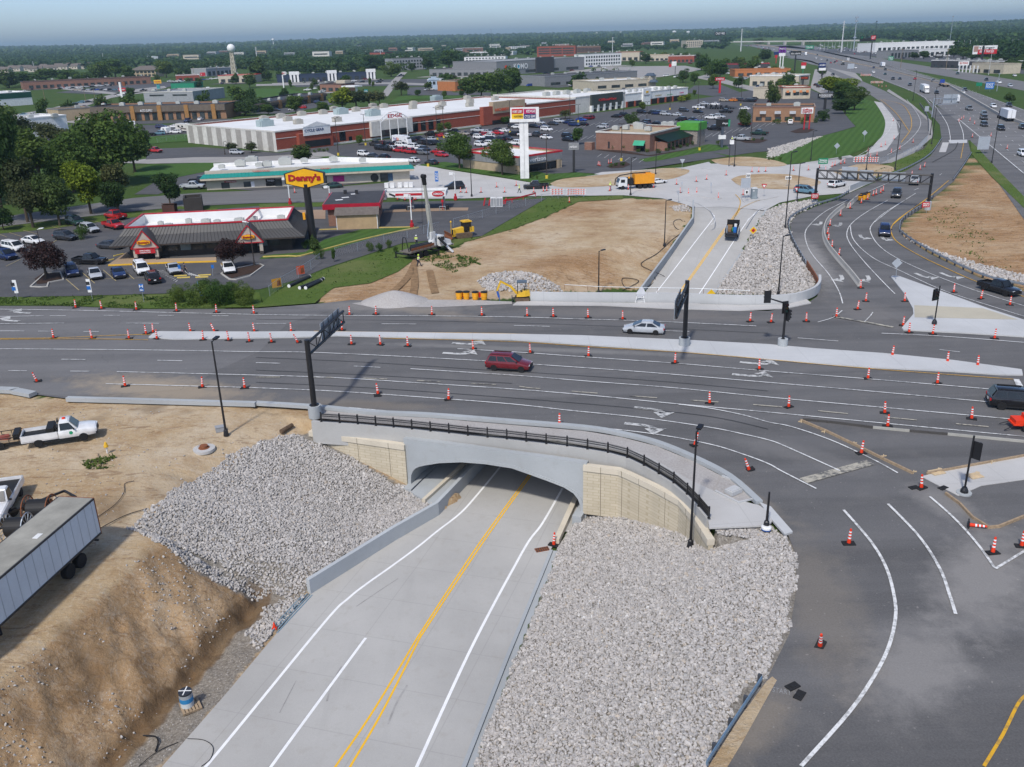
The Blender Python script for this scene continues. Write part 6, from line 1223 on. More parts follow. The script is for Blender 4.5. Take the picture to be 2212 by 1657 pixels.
boards('formwork',LQ(3,3,'280,1048 500,1140 780,1275 1010,1390 1250,1505'),'long wooden formwork board running diagonally across the dark road');boards('formwork',LQ(3,3,'300,1040 600,1070 905,1110'),'dark formwork board near the white lane line, left piece',mat('dark_board',(.07,.065,.06),.8));boards('formwork',LQ(3,3,'905,1110 1220,1140'),'pale formwork board in the middle of the row',mat('pale_board',(.36,.35,.31),.8));boards('formwork',LQ(3,3,'1222,1140 1548,1168'),'dark formwork board right of the pale one',MATS['dark_board']);boards('formwork',LQ(3,3,'1550,1168 2212,1232'),'long pale formwork board reaching right photo edge',MATS['pale_board'])
boards('formwork',LQ(3,3,'1370,1510 1800,1430 2212,1355'),'wooden formwork along the pale corner slab, upper edge');boards('formwork',LD('2042,1068 2072,1090 2100,1120 2135,1142 2158,1140 2212,1118'),'curved wooden formwork at the corner slab, lower edge')
for i,(x,y)in enumerate(LQ(3,3,'290,1062 490,1150 740,1252 995,1363 1255,1500 1930,1418')):o=MB().beam((-.3,0,.05),(.3,.1,.05),.08,.08).beam((-.1,-.2,.0),(-.05,-.15,.3),.06,.06).build('stake',mat('fresh_wood',(.55,.42,.26),.8));o.location=P(x,y-2);props(o,'%s from left of the wooden stakes bracing the formwork'%ordw(i),'stake','formwork stakes')
for i,(x,y)in enumerate([(2003,1022),(2085,1030)]):o=MB().box(0,0,.1,1.1,.8,.06,.3).box(.3,.2,.15,.8,.3,.05,1.0).build('scrap_boards',MATS['fresh_wood']);o.location=P(x+20,y);props(o,'scrap boards lying on the corner slab, %s pile'%('left' if i==0 else 'right'),'boards')
for i,(x,y,r)in enumerate([(1712,1484,.5),(1727,1503,.9),(1974,1054,.3),(2037,1055,.5),(816,856,.1)]):o=MB().box(0,0,.04,.75,.45,.08,r).box(0,0,.09,.3,.26,.03,r).build('rubber_base',RUBBER);o.location=P(x,y);props(o,['crumpled rubber cone base by chalk writing','flat rubber cone base beside chalk writing','rubber cone base by formwork near a cone','rubber cone base on the corner slab edge','spare rubber cone base beside a near lane cone'][i],'rubber base')
p=P(1697,1488);o=MB().build('chalk_writing',MARKW)if False else None
CH_=mat('chalk',(.26,.26,.26),.9,.4,6);me0,w0,h0=text_mesh("START 'G",.0);me=me0.copy();me.materials.clear();me.materials.append(CH_);o=bpy.data.objects.new('chalk_writing',me);COL.objects.link(o);o.location=P(1697,1494,.015);o.scale=(1.35/w0,.4/h0,.1);o.rotation_euler.z=-.32;props(o,'chalk writing on the dark road beside rubber bases','chalk writing')
pz=T(412,1528);o=thing('pallet','wooden pallet under the blue and white drum','pallet',pz,R_(32))
for i in range(6):MB().box(-.5+.2*i,0,.14,.15,1.2,.03).build('slat',WOOD,o)
for i in(-1,0,1):MB().box(0,i*.52,.06,1.15,.1,.11).build('bearer',WOOD,o)
o=thing('drum','pale drum with a blue band and taped dark top on a pallet','drum',T(406,1527)+Vector((0,0,.16)));MB().lathe([(.40,0),(.41,.42)],n=22).build('lower_body',mat('pale_drum',(.50,.54,.55),.6),o);MB().lathe([(.415,.36),(.415,.66)],n=22).build('blue_band',mat('drum_blue',(.03,.20,.42),.5),o);MB().lathe([(.40,.64),(.405,.8),(.40,.95)],n=22).build('upper_band',mat('drum_grey',(.32,.34,.35),.6),o);MB().lathe([(.41,.93),(.41,1.05),(.3,1.08),(0,1.08)],n=22).build('lid',mat('dark_sheet',(.03,.035,.045),.4),o);MB().box(0,0,1.085,.8,.07,.012).box(0,0,1.087,.07,.8,.012).build('tape',WHITE,o)
A,B=T(672,1289),T(596,1371);dd=(B-A).normalized();sd=Vector((dd.y,-dd.x,0))
for i in range(4):o=MB().tube(A+sd*(.2*i-.1)+Vector((0,0,.15+.03*i)),B+sd*(.2*i-.1)-dd*(.5*(i%2))+Vector((0,0,.15+.03*i)),.055,.055,8).build('pipe',mat('blue_grey_pipe',(.20,.28,.33),.5));props(o,'%s from right of the blue-grey pipes beside the road edge'%ordw(i),'pipe','blue-grey pipes')
o=MB().lathe([(.16,0),(.03,.5)],n=12).box(0,0,.02,.36,.36,.04).build('small_cone',ORNG);o.location=T(593,1357);props(o,'small red safety cone at the end of the pipe bundle','traffic cone')
BP=mat('black_pipe',(.02,.022,.024),.45)
for i,(a,b)in enumerate([((624,618),(669,597)),((647,622),(698,602)),((660,622),(693,606))]):
 A,B=P(*a,.24),P(*b,.24);o=thing('culvert_pipe',['black pipe lying on grass nearest the orange banner','black pipe lying on grass, longest of three','black pipe lying on grass, lowest of three'][i],'pipe',A,0,'black pipes on the grass');MB().tube(Vector(),B-A,.24,.24,16).build('barrel',BP,o);d=(B-A).normalized()
 for q in(Vector(),B-A):MB().tube(q-d*.03,q+d*.03,.255,.255,16).build('end_ring',REFL,o)
for px,l_,cv,r in[('1392,640 1425,618 1437,600 1405,585 1385,570 1420,548 1450,520 1480,495 1470,475 1455,480 1462,495 1488,500 1478,478','long black cable looping down the far dirt slope over the retaining wall',T,.05),('1345,628 1380,608 1345,602 1352,622 1390,625 1415,607 1410,595','coiled black cable on dirt behind the far parapet',T,.05),('310,1591 335,1593 342,1605 336,1625','short thick black hose lying on the gravel shoulder',T,.045),('300,1657 340,1625 385,1605','thin black cable along the gravel shoulder at bottom',T,.025),('405,1597 440,1600 460,1615 455,1640 435,1657','looped thin wire lying on the pale concrete road',PR,.02),('290,1040 270,1046 268,1065 250,1090 212,1118','black cable running over the dirt to the stones',T,.025),('318,1100 270,1115 214,1144','straight black cable from the white trailer to the stones',T,.03)]:
 o=MB().path([p+Vector((0,0,r+.03))for p in smooth([cv(*q)for q in LD(px)],6)],r,6).build('cable',BLKP);props(o,l_,'cable')
o=thing('portable_toilet','grey portable toilet on a splitter island','portable toilet',P(1628,429,.16));MB().box(0,0,1.05,1.15,1.15,2.1).build('cabin',mat('grey_plastic',(.20,.24,.26),.6),o);MB().box(0,-.585,1.0,.7,.03,1.8).build('door',mat('grey_door',(.24,.28,.30),.6),o);MB().prism([(-.62,-.62),(.62,-.62),(.62,.62),(-.62,.62)],2.1,2.2).box(0,0,2.25,.9,.9,.12).build('roof',mat('pale_roof',(.55,.57,.57),.5),o);MB().box(-.25,-.61,1.7,.3,.02,.22).build('label_plate',WHITE,o)
for i,(x,y)in enumerate(((1067,446),(1079,446))):o=thing('ice_chest','white caged locker on the forecourt, %s of two'%('left' if i==0 else 'right'),'locker',P(x,y),0,'white lockers');MB().box(0,0,.95,1.4,.9,1.9).build('cabinet',WHITE,o);MB().box(-.34,-.47,.95,.6,.03,1.6).build('door',GREYP,o);MB().box(.34,-.47,.95,.6,.03,1.6).build('door',GREYP,o)
o=thing('rail_barrier','long red rail barrier on short posts by the black drive','barrier',P(1088,441));rp=[P(*q)-P(1088,441)for q in LD('1088,441 1106,438 1130,432 1157,425')]
for a,b in zip(rp[:-1],rp[1:]):MB().beam(a+Vector((0,0,.75)),b+Vector((0,0,.75)),.12,.3).build('rail',SRED,o)
for a in rp:MB().box(a.x,a.y,.4,.14,.14,.8).build('post',SRED,o)
for i,q in enumerate(((1046,444),(1057,444),(1092,441))):o=MB().box(0,0,.55,.16,.6,1.5 if i else 2.2,.2,Matrix.Rotation(.25,3,'Y')).build('red_panel',SRED);o.location=P(*q);props(o,['tall leaning red panel left of white lockers','short red panel next to white lockers','red panel at the start of the red rail'][i],'panel')
def chain_fence(px,label,hh=1.5,step=4.0,m=STEEL,conv=P):
 pts=[conv(*q)for q in px];o=thing('chain_link_fence',label,'fence',pts[0]);q0=pts[0];L=0;lp=[p-q0 for p in pts];rl=MB()
 for a,b in zip(lp[:-1],lp[1:]):
  rl.tube(a+Vector((0,0,hh)),b+Vector((0,0,hh)),.025,.025,5)
  n=max(2,int((b-a).length/.35))
  for k_ in range(n):u,v=a.lerp(b,k_/n),a.lerp(b,(k_+1)/n);rl.tube(u+Vector((0,0,.05)),v+Vector((0,0,hh)),.006,.006,3,False);rl.tube(v+Vector((0,0,.05)),u+Vector((0,0,hh)),.006,.006,3,False)
  n=max(1,int((b-a).length/step))
  for k_ in range(n):c=a.lerp(b,k_/n);MB().tube(c,c+Vector((0,0,hh+.1)),.04,.04,6).build('post',m,o)
 rl.build('wire_mesh',m,o);return o
chain_fence(LD('583,640 610,620 645,600 672,583 693,567'),'wire fence carrying banners along the restaurant drive');chain_fence(LD('725,555 773,543 830,526 880,514 950,497'),'wire fence along the black drive behind bushes');chain_fence(LD('980,490 1042,471 1100,454 1170,436 1240,424'),'wire fence along the upper black drive by the green bank')
chain_fence(LD('1899,357 1950,342 1984,325 2003,305'),'wire fence between the outer road shoulder and the weeds',1.8);chain_fence(LD('340,308 400,300 425,300'),'low fence round a gravel plot by the striped wall',1.6)
for(x0,y0,x1,y1),m,l_ in[((642,598,659,579),mat('orange_banner',(.55,.09,.03),.6),'orange banner hung on the wire fence'),((589,627,609,606),mat('gold_banner',(.55,.27,.03),.6),'gold food banner hung on the wire fence')]:
 a,b=P(x0,y0),P(x1,y1+(16 if x0>600 else 17));o=thing('banner',l_,'banner',a);d=b-a;MB().add([(0,-.05,.3),(d.x,d.y-.05,.3),(d.x,d.y-.05,1.6),(0,-.05,1.6)],[(0,1,2,3)]).build('cloth',m,o,fix=False);MB().add([(d.x*.55,d.y*.55-.1,.5),(d.x*.95,d.y*.95-.1,.6),(d.x*.9,d.y*.9-.1,1.3),(d.x*.6,d.y*.6-.1,1.2)],[(0,1,2,3)]).build('food_print',mat('brown_print',(.20,.07,.03),.6),o,fix=False)
for i,(x,y)in enumerate([Q(2,0,*q)for q in((1560,658),(1587,674),(1768,652),(1745,670))]):o=MB().box(0,0,.08,1.9,.2,.15).build('parking_stop',mat('yellow_block',(.66,.50,.12),.8));o.location=P(x,y);o.rotation_euler.z=.1;props(o,['upper','lower','upper','lower'][i]+' yellow parking stop of the %s pair of bays'%('left' if i<2 else 'right'),'parking stop','yellow parking stops')
for i,(x,y)in enumerate([Q(2,0,1025,478),Q(2,0,942,525)]):o=MB().box(0,0,.08,1.9,.2,.15).build('parking_stop',MATS['yellow_block']);o.location=P(x,y);o.rotation_euler.z=1.0;props(o,('far' if i==0 else 'near')+' yellow parking stop by the black pickup','parking stop','yellow parking stops')
road_sign(Q(2,0,1547,640),Q(2,0,1548,578),'blue accessible bay sign by the silver grey coupe','rect',.4,.55,SBLUE);road_sign(Q(2,0,1838,655),Q(2,0,1836,575),'blue accessible bay sign by the second purple tree','rect',.4,.55,SBLUE)
o=thing('pole','slanting blue pole in front of the big hedge','pole',P(438,652));MB().tube((0,0,0),P(431,612,hgt(431,612,P(438,652)))-P(438,652)if False else Vector((-.35,0,2.9)),.07,.07,8).build('shaft',mat('pale_blue_pole',(.15,.26,.38),.5),o);MB().box(-.02,-.05,.9,.4,.06,.2).build('plate',SBLUE,o)
o=thing('light_trailer','small orange trailer at the right photo edge beside the white lane line','trailer',P(2205,926),-.1);MB().box(0,0,.75,1.6,1.2,.5).box(.5,0,1.15,.9,1.0,.4).box(-.7,0,.6,.5,1.3,.12).build('body',ORNG,o);MB().beam((-.8,-.5,.5),(-1.7,-.7,.15),.06,.06).beam((-.8,.5,.5),(-1.6,.6,.2),.06,.06).build('drawbar',DARKM,o)
for s in(-1,1):w_=wheel_mb(.34).build('wheel',TYRE,o);w_.location=(.1,s*.72,.34);w_.rotation_euler=(R_(90),0,0);r_=rim_mb(.34).build('rim',WHITE,w_)
# ------- machines and lorries of the works
CATY=mat('machine_yellow',(.66,.40,.03),.5,.15,1.5);WPAINT=mat('truck_white',(.62,.63,.62),.4,.1,1)
def wheelset(o,xs,w,R,wd=.3,rim=RIM):
 for x in xs:
  for s in(-1,1):
   w_=wheel_mb(R,wd).build('wheel',TYRE,o);w_.location=(x,s*(w/2-wd/2),R);w_.rotation_euler=(-s*math.pi/2,0,0)
   rim_mb(R,wd).build('rim',rim,w_)
def track(mb,x0,x1,y,w,h):
 pr=[(x0,h*.5),(x0+h*.25,h*.95),(x1-h*.25,h*.95),(x1,h*.5),(x1-h*.3,.0),(x0+h*.3,.0)];n=len(pr)
 mb.add([(x,y-w/2,z)for x,z in pr]+[(x,y+w/2,z)for x,z in pr],[tuple(range(n)),tuple(range(n,2*n))[::-1]]+[(i,(i+1)%n,(i+1)%n+n,i+n)for i in range(n)]);return mb
b=P(1128,649);o=thing('mini_excavator','small yellow excavator with canopy and breaker at the far parapet','excavator',b,math.pi)
for s in(-1,1):track(MB(),-1.0,1.0,s*.7,.36,.55).build('track',mat('muddy_track',(.13,.09,.06),.9,.4,3),o)
MB().box(0,0,.45,1.2,1.1,.3).build('undercarriage',DARKM,o);MB().box(1.35,0,.3,.12,1.7,.42).beam((.6,-.3,.4),(1.35,-.3,.3),.1,.1).beam((.6,.3,.4),(1.35,.3,.3),.1,.1).build('blade',DARKM,o)
hb=MB();loft(hb,[[(-1.05,-.55,.75),(-1.05,.55,.75),(-1.0,.5,1.4),(-1.0,-.5,1.4)],[(-.35,-.75,.7),(-.35,.75,.7),(-.4,.68,1.5),(-.4,-.68,1.5)],[(.75,-.75,.7),(.75,.75,.7),(.7,.7,1.0),(.7,-.7,1.0)]]);hb.build('house',CATY,o)
MB().box(-.05,.2,1.3,.5,.5,.12).box(-.3,.2,1.6,.12,.5,.6).build('seat',BLKP,o);cn=MB()
for x in(-.55,.6):
 for y in(-.55,.55):cn.tube((x,y,1.0),(x*.9,y,2.55),.04,.04,6)
cn.build('canopy_posts',BLACKM,o);MB().box(.0,0,2.6,1.35,1.3,.1).box(0,0,2.67,1.1,1.1,.05).build('canopy',mat('grey_canopy',(.10,.13,.16),.5),o)
MB().beam((.7,0,1.0),(1.5,0,2.0),.25,.3).beam((1.45,0,1.95),(2.9,0,2.75),.22,.26).build('boom',CATY,o);MB().beam((2.8,0,2.75),(3.35,0,1.35),.2,.24).build('stick',CATY,o);MB().beam((3.3,0,1.4),(3.1,0,.55),.24,.28).tube((3.1,0,.6),(3.0,0,.05),.07,.04,8).build('breaker',BLUE,o);MB().tube((1.0,0,1.2),(1.9,0,2.5),.05,.05,6).tube((1.6,0,2.25),(2.9,0,2.95),.05,.05,6).build('ram',CHROME,o)
b=P(997,512);o=thing('bulldozer','yellow bulldozer with cab on the green bank','bulldozer',b,R_(205))
for s in(-1,1):track(MB(),-1.7,1.5,s*.95,.6,.95).build('track',MATS['muddy_track'],o)
hb=MB();loft(hb,[[(-.3,-.6,.7),(-.3,.6,.7),(-.3,.55,1.8),(-.3,-.55,1.8)],[(1.7,-.5,.6),(1.7,.5,.6),(1.7,.45,1.55),(1.7,-.45,1.55)]]);hb.build('engine_hood',CATY,o);MB().box(1.72,0,1.1,.06,.8,.85).build('radiator',BLKP,o)
MB().box(-.95,0,1.9,1.3,1.25,1.5).build('cab_glass',GLASS,o);cf=MB()
for x in(-1.6,-.3):
 for y in(-.62,.62):cf.box(x,y,1.9,.1,.1,1.6)
cf.build('cab_frame',BLACKM,o);MB().box(-.95,0,2.75,1.7,1.6,.16).box(-.95,0,2.87,1.2,1.1,.1).build('cab_roof',CATY,o);MB().box(-1.8,0,1.3,.8,1.3,.9).build('rear_tank',CATY,o)
bl=MB();loft(bl,[[(2.5,y,.1),(2.38,y,.6),(2.55,y,1.15),(2.65,y,1.15),(2.5,y,.6),(2.62,y,.1)]for y in(-1.75,1.75)]);bl.build('blade',RUST,o);MB().beam((1.2,-.8,.5),(2.4,-.8,.5),.14,.2).beam((1.2,.8,.5),(2.4,.8,.5),.14,.2).build('push_arms',CATY,o);MB().tube((2.5,1.5,1.1),(2.5,1.5,3.1),.05,.05,6).lathe([(.14,3.1),(.16,3.25),(.05,3.4)],2.5,1.5,10).build('mast',YEL,o)
ra,rb=P(*Q(2,1,1340,505)),P(*Q(2,1,1610,430));b=(ra+rb)/2;hd=math.atan2((rb-ra).y,(rb-ra).x);o=thing('crane_truck','white boom crane truck loaded with black pipes on the dirt','crane truck',b,hd)
MB().box(0,0,.95,10,1.0,.3).build('chassis',DARKM,o);wheelset(o,(-2.6,-1.3,3.9),2.4,.52,.4)
MB().box(-2.0,0,1.25,6.0,2.5,.2).build('deck',mat('worn_deck',(.16,.14,.12),.9,.4,2),o);st_=MB()
for i in range(7):st_.box(-4.6+i*.85,-1.26,1.62,.08,.05,.6)
st_.box(-2.1,-1.26,1.75,5.2,.05,.35);st_.build('stake_side',RUST,o)
for i,(y,z)in enumerate(((-.55,1.75),(.3,1.75))):MB().tube((-4.2+i,y,z),(.6,y,z-.1),.3,.3,14).build('loaded_pipe',BP,o)
fr=MB().beam((-4.8,-.8,1.3),(-4.9,-.3,3.6),.1,.1).beam((-4.8,.8,1.3),(-4.9,.3,3.6),.1,.1).beam((-4.9,-.3,3.6),(-4.9,.3,3.6),.1,.1);fr.build('rear_frame',BLACKM,o)
cb=MB();loft(cb,[[(2.2,-1.1,1.0),(2.2,1.1,1.0),(2.2,1.0,2.7),(2.2,-1.0,2.7)],[(3.4,-1.1,1.0),(3.4,1.1,1.0),(3.2,1.0,2.7),(3.2,-1.0,2.7)],[(3.7,-1.0,.9),(3.7,1.0,.9),(3.65,.85,1.85),(3.65,-.85,1.85)],[(5.2,-.8,.8),(5.2,.8,.8),(5.15,.6,1.6),(5.15,-.6,1.6)]]);cb.build('cab',WPAINT,o);MB().add([(3.68,-.85,1.9),(3.68,.85,1.9),(3.28,.85,2.6),(3.28,-.85,2.6)],[(0,1,2,3)]).build('windscreen',GLASS,o,fix=False)
for s in(-1,1):MB().box(2.75,s*1.06,2.2,.8,.06,.6).build('side_window',GLASS,o);MB().box(3.95,s*1.0,.95,1.3,.45,.2).build('mudguard',WPAINT,o)
MB().box(5.25,0,.75,.2,2.2,.3).build('bumper',CHROME,o);MB().lathe([(.7,1.1),(.6,2.0),(.5,2.4)],1.3,0,16).box(1.3,0,2.9,1.0,.9,1.1).build('turret',WPAINT,o)
tip=P(*Q(1,1,1445,650),hgt(*Q(1,1,1445,650),b+Vector((.9,0,0))));lt=Matrix.Rotation(-hd,3,'Z')@(tip-b);piv=Vector((1.3,0,3.2));bd=lt-piv
MB().beam(piv-bd*.03,piv+bd*.5,.5,.56).build('boom_base',mat('boom_cream',(.42,.42,.37),.5),o);MB().beam(piv+bd*.48,piv+bd*.86,.36,.42).build('boom_extension',MATS['boom_cream'],o);MB().beam(piv+bd*.84,piv+bd,.42,.6).tube(piv+bd*.98+Vector((0,-.35,0)),piv+bd*.98+Vector((0,.35,0)),.35,.35,12).build('boom_head',BLKP,o);MB().tube(piv+Vector((-.9,0,-.4)),piv+bd*.28,.14,.12,8).build('ram',CHROME,o)
MB().tube(piv+bd*.97+Vector((-.4,.1,0)),Vector((lt.x-.8,lt.y+.2,4.2)),.015,.015,4).tube(piv+bd*.97+Vector((-.4,-.1,0)),Vector((lt.x-.8,lt.y,4.2)),.015,.015,4).build('hoist_cable',BLKP,o)
for x,y1 in((.3,1),(.3,-1),(-4.7,1),(-4.7,-1)):MB().beam((x,0,.8),(x,y1*2.4,.8),.2,.2).beam((x,y1*2.4,.0),(x,y1*2.4,1.0),.16,.16).box(x,y1*2.4,.05,.5,.5,.1).build('outrigger',BLACKM,o)
MB().beam((2.2,-1.3,1.9),(3.0,-3.1,.15),.5,.16).build('ramp_plate',WPAINT,o);MB().beam((1.6,-1.2,2.6),(2.2,-2.4,1.3),.4,.3).build('outrigger_arm',BLKP,o)
a,b2=P(*Q(1,2,930,772)),P(*Q(1,2,1190,757));b=(a+b2)/2;o=thing('vacuum_truck','orange vacuum truck with white cab and roof hose on new concrete','vacuum truck',b,math.atan2((a-b2).y,(a-b2).x));o.scale=(.93,)*3
MB().box(0,0,.95,9.4,.9,.3).build('chassis',DARKM,o);wheelset(o,(-3.6,-2.3,-1.0,3.4),2.4,.5,.4)
cb=MB();loft(cb,[[(2.3,-1.15,.8),(2.3,1.15,.8),(2.3,1.1,2.75),(2.3,-1.1,2.75)],[(4.3,-1.15,.8),(4.3,1.15,.8),(4.0,1.08,2.75),(4.0,-1.08,2.75)],[(4.5,-1.05,.7),(4.5,1.05,.7),(4.45,1.0,1.7),(4.45,-1.0,1.7)]]);cb.build('cab',WPAINT,o);MB().add([(4.5,-1.0,1.75),(4.5,1.0,1.75),(4.1,1.0,2.65),(4.1,-1.0,2.65)],[(0,1,2,3)]).build('windscreen',GLASS,o,fix=False)
for s in(-1,1):MB().box(3.4,s*1.15,2.1,1.0,.06,.7).build('side_window',GLASS,o)
OT=mat('tank_orange',(.72,.30,.02),.5,.1,1.2);tk=MB().box(-2.1,0,2.35,5.0,2.45,2.2)
for i in range(6):tk.box(-4.4+.85*i,0,2.35,.1,2.52,2.22)
tk.build('debris_tank',OT,o);MB().box(1.4,0,1.9,1.4,2.1,1.5).build('pump_bay',BLKP,o);MB().box(1.1,-.9,2.2,.8,.4,.9).box(1.8,.8,2.4,.4,.4,1.3).build('equipment',OT,o)
MB().path([Vector(q)for q in((-3.8,0,3.75),(.5,0,3.7),(3.8,0,3.35),(4.9,0,2.6),(5.1,0,1.2))],.13,8).build('boom_hose',BLKP,o);MB().box(-3.2,0,3.6,1.2,1.0,.3).build('boom_seat',OT,o);MB().box(.4,-1.2,.9,1.4,.3,.5).build('tool_box',CHROME,o)
b=PR(*Q(2,2,1905,298));hd=math.atan2(*(lambda v:(v.y,v.x))(PR(*Q(2,2,1940,180))-b));o=thing('work_truck','flatbed work truck with boxes and a blue barrel on the rising road','work truck',b,hd,None);o.rotation_euler=(0,-.05,hd)
MB().box(-.3,0,.75,6.4,1.0,.25).build('chassis',DARKM,o);wheelset(o,(-2.0,2.1),2.2,.42,.3);cb=MB();loft(cb,[[(.9,-1.0,.7),(.9,1.0,.7),(.9,.9,2.2),(.9,-.9,2.2)],[(2.2,-1.0,.7),(2.2,1.0,.7),(1.9,.88,2.2),(1.9,-.88,2.2)],[(3.3,-.95,.7),(3.3,.95,.7),(3.2,.85,1.4),(3.2,-.85,1.4)]]);cb.build('cab',WPAINT,o);MB().add([(.88,-.75,1.6),(.88,.75,1.6),(.88,.7,2.1),(.88,-.7,2.1)],[(0,1,2,3)]).build('rear_window',GLASS,o,fix=False)
MB().box(-1.5,0,1.0,4.4,2.3,.15).build('flatbed',DARKM,o);MB().box(-1.5,-1.14,1.45,4.4,.06,.8).box(-1.5,1.14,1.45,4.4,.06,.8).build('side_board',WPAINT,o);MB().box(.5,0,1.9,.08,2.2,1.4).build('headboard',BLACKM,o);MB().box(-3.9,0,.75,.8,2.1,.12).build('tail_lift',DARKM,o)
MB().box(-.7,.5,1.45,1.2,.9,.75).box(-1.9,.55,1.35,.9,.8,.6).build('carton',mat('carton_brown',(.26,.16,.08),.9),o);MB().lathe([(.3,1.08),(.32,1.5),(.3,1.98),(0,1.98)],-2.5,-.55,14).build('barrel',SBLUE,o);MB().lathe([(.25,1.08),(.25,2.1),(0,2.1)],-.6,-.5,12).build('white_tank',WHITE,o);MB().box(-1.7,-.3,1.4,.7,.6,.5).build('green_crate',GREENP,o);MB().tube((-3.2,.8,1.1),(-3.2,.8,2.4),.15,.15,8).build('gas_bottle',STEEL,o)
t=near_car('work','white',(134,950),(72,-11),'white single-cab pickup truck with tool box on the dirt lot',scale=1.0)
MB().box(-.65,0,1.35,.6,1.9,.5).build('tool_box',BLKP,t);hr_=MB().box(-.15,0,1.75,.08,1.8,.08).box(-.15,-.85,1.5,.08,.08,.7).box(-.15,.85,1.5,.08,.08,.7).build('headache_rack',BLACKM,t);MB().lathe([(.16,2.0),(.14,2.12),(0,2.14)],.5,0,12).build('beacon',ORNG,t);MB().tube((1.0,-1.03,.95),(1.0,-1.045,.95),.16,.16,12).build('door_emblem',GREENP,t)
p=T(10,962);o=thing('utility_trailer','black flat utility trailer with red tools hitched behind the white pickup','trailer',p,heading((10,962),(72,-11)));MB().box(-.6,0,.62,4.2,1.9,.1).build('deck',WOOD,o);rl=MB()
for s in(-1,1):rl.box(-.6,s*.95,1.0,4.2,.05,.06);[rl.box(-2.6+i*.8,s*.95,.8,.05,.05,.45)for i in range(6)]
rl.build('side_rail',BLACKM,o);MB().beam((1.5,-.8,.55),(2.7,0,.55),.1,.1).beam((1.5,.8,.55),(2.7,0,.55),.1,.1).tube((2.5,0,.5),(2.5,0,1.1),.06,.06,6).build('drawbar',BLACKM,o);MB().box(1.2,0,.95,.5,1.7,.5).build('front_box',BLKP,o);wheelset(o,(-.9,-.1),2.2,.34,.2);MB().box(-.2,.2,.75,1.4,.5,.15,.3).box(.2,-.3,.74,.9,.3,.12,-.3).build('red_tools',mat('worn_red',(.25,.07,.05),.8),o)
near_car('work','white',(6,1098),(-34,62),'white pickup truck with black bed cut by left photo edge',scale=1.0)
c1,c2=P(201.5,1076.6,4.0),P(38,1215,4.0);d=(c2-c1).normalized();Lr=14.0;wv=Vector((d.y,-d.x,0));far_=P(139,1070,4.0);wv=wv if(far_-c1).dot(wv)>0 else wv*-1
ctr=c1+d*Lr/2+wv*1.3;o=thing('box_trailer','long white ribbed box trailer parked on the dirt in left foreground','trailer',(ctr.x,ctr.y,0),math.atan2(d.y,d.x));zg=hz(ctr.x,ctr.y)
MB().box(0,0,2.6,Lr,2.6,2.75).build('box',mat('trailer_wall',(.56,.60,.64),.5,.08,.5),o);MB().box(0,0,3.995,Lr+.02,2.5,.05).build('roof',mat('dirty_roof',(.30,.29,.25),.8,.35,.4),o);RG=mat('rib_grey',(.40,.43,.46),.5)
for i in range(18):
 for s in(-1,1):MB().box(-Lr/2+.4+i*.8,s*1.305,2.6,.05,.02,2.6).build('wall_rib',RG,o)
None;MB().box(0,1.31,3.95,Lr,.06,.12).box(0,-1.31,3.95,Lr,.06,.12).box(0,1.31,1.28,Lr,.06,.14).box(0,-1.31,1.28,Lr,.06,.14).build('edge_rail',DARKM,o);MB().box(-Lr/2-.03,0,2.6,.08,2.64,2.85).build('rear_frame',RUST,o);MB().box(-Lr/2-.08,-.63,2.6,.04,1.2,2.6).build('rear_door',WHITE,o);MB().box(-Lr/2-.08,.63,2.6,.04,1.2,2.6).build('rear_door',WHITE,o);MB().box(-Lr/2+.2,0,.8,.1,2.3,.12).build('bumper_bar',DARKM,o);MB().box(-3,0,1.05,7,.9,.3).build('chassis',DARKM,o);wheelset(o,(-4.6,-3.3),2.5,.52,.45,WHITE);MB().box(.9+2,-.5,.7,.15,.15,1.4).box(2.9,.5,.7,.15,.15,1.4).build('landing_leg',DARKM,o);MB().box(-1.9,.6,4.03,.6,.35,.02).build('roof_patch',WHITE,o)
for(x,y),z,r,wd,l_,m in[((86,1099),1.25,.95,1.5,'large black cable reel with rusty rims behind the box trailer',RUST),((36,1138),1.05,.9,1.3,'black cable reel with grey wire rims nearer left edge',STEEL)]:
 p=P(x,y,z);o=thing('cable_reel',l_,'cable reel',p,.05);MB().tube((-wd/2,0,0),(wd/2,0,0),r*.78,r*.78,24).build('cable_drum',BLKP,o)
 for s in(-1,1):
  k_=MB();n=24;X=s*(wd/2+.12);k_.path([Vector((X,r*1.1*math.cos(2*math.pi*i/n),r*1.1*math.sin(2*math.pi*i/n)))for i in range(n+1)],.045,6)
  for i in range(6):t2=math.pi*i/6;k_.tube((X,r*1.1*math.cos(t2),r*1.1*math.sin(t2)),(X,-r*1.1*math.cos(t2),-r*1.1*math.sin(t2)),.025,.025,5)
  k_.build('rim',m,o)
p=P(60,1118,0);o=thing('reel_trailer','black frame trailer carrying two cable reels','trailer',p,R_(52));MB().beam((-3.4,-.9,.5),(3.4,-.9,.5),.14,.16).beam((-3.4,.9,.5),(3.4,.9,.5),.14,.16).beam((-3.4,-.9,.5),(-3.4,.9,.5),.14,.16).beam((3.4,-.9,.5),(3.4,.9,.5),.14,.16).build('frame',BLACKM,o);wheelset(o,(-.5,.5),2.4,.38,.24)
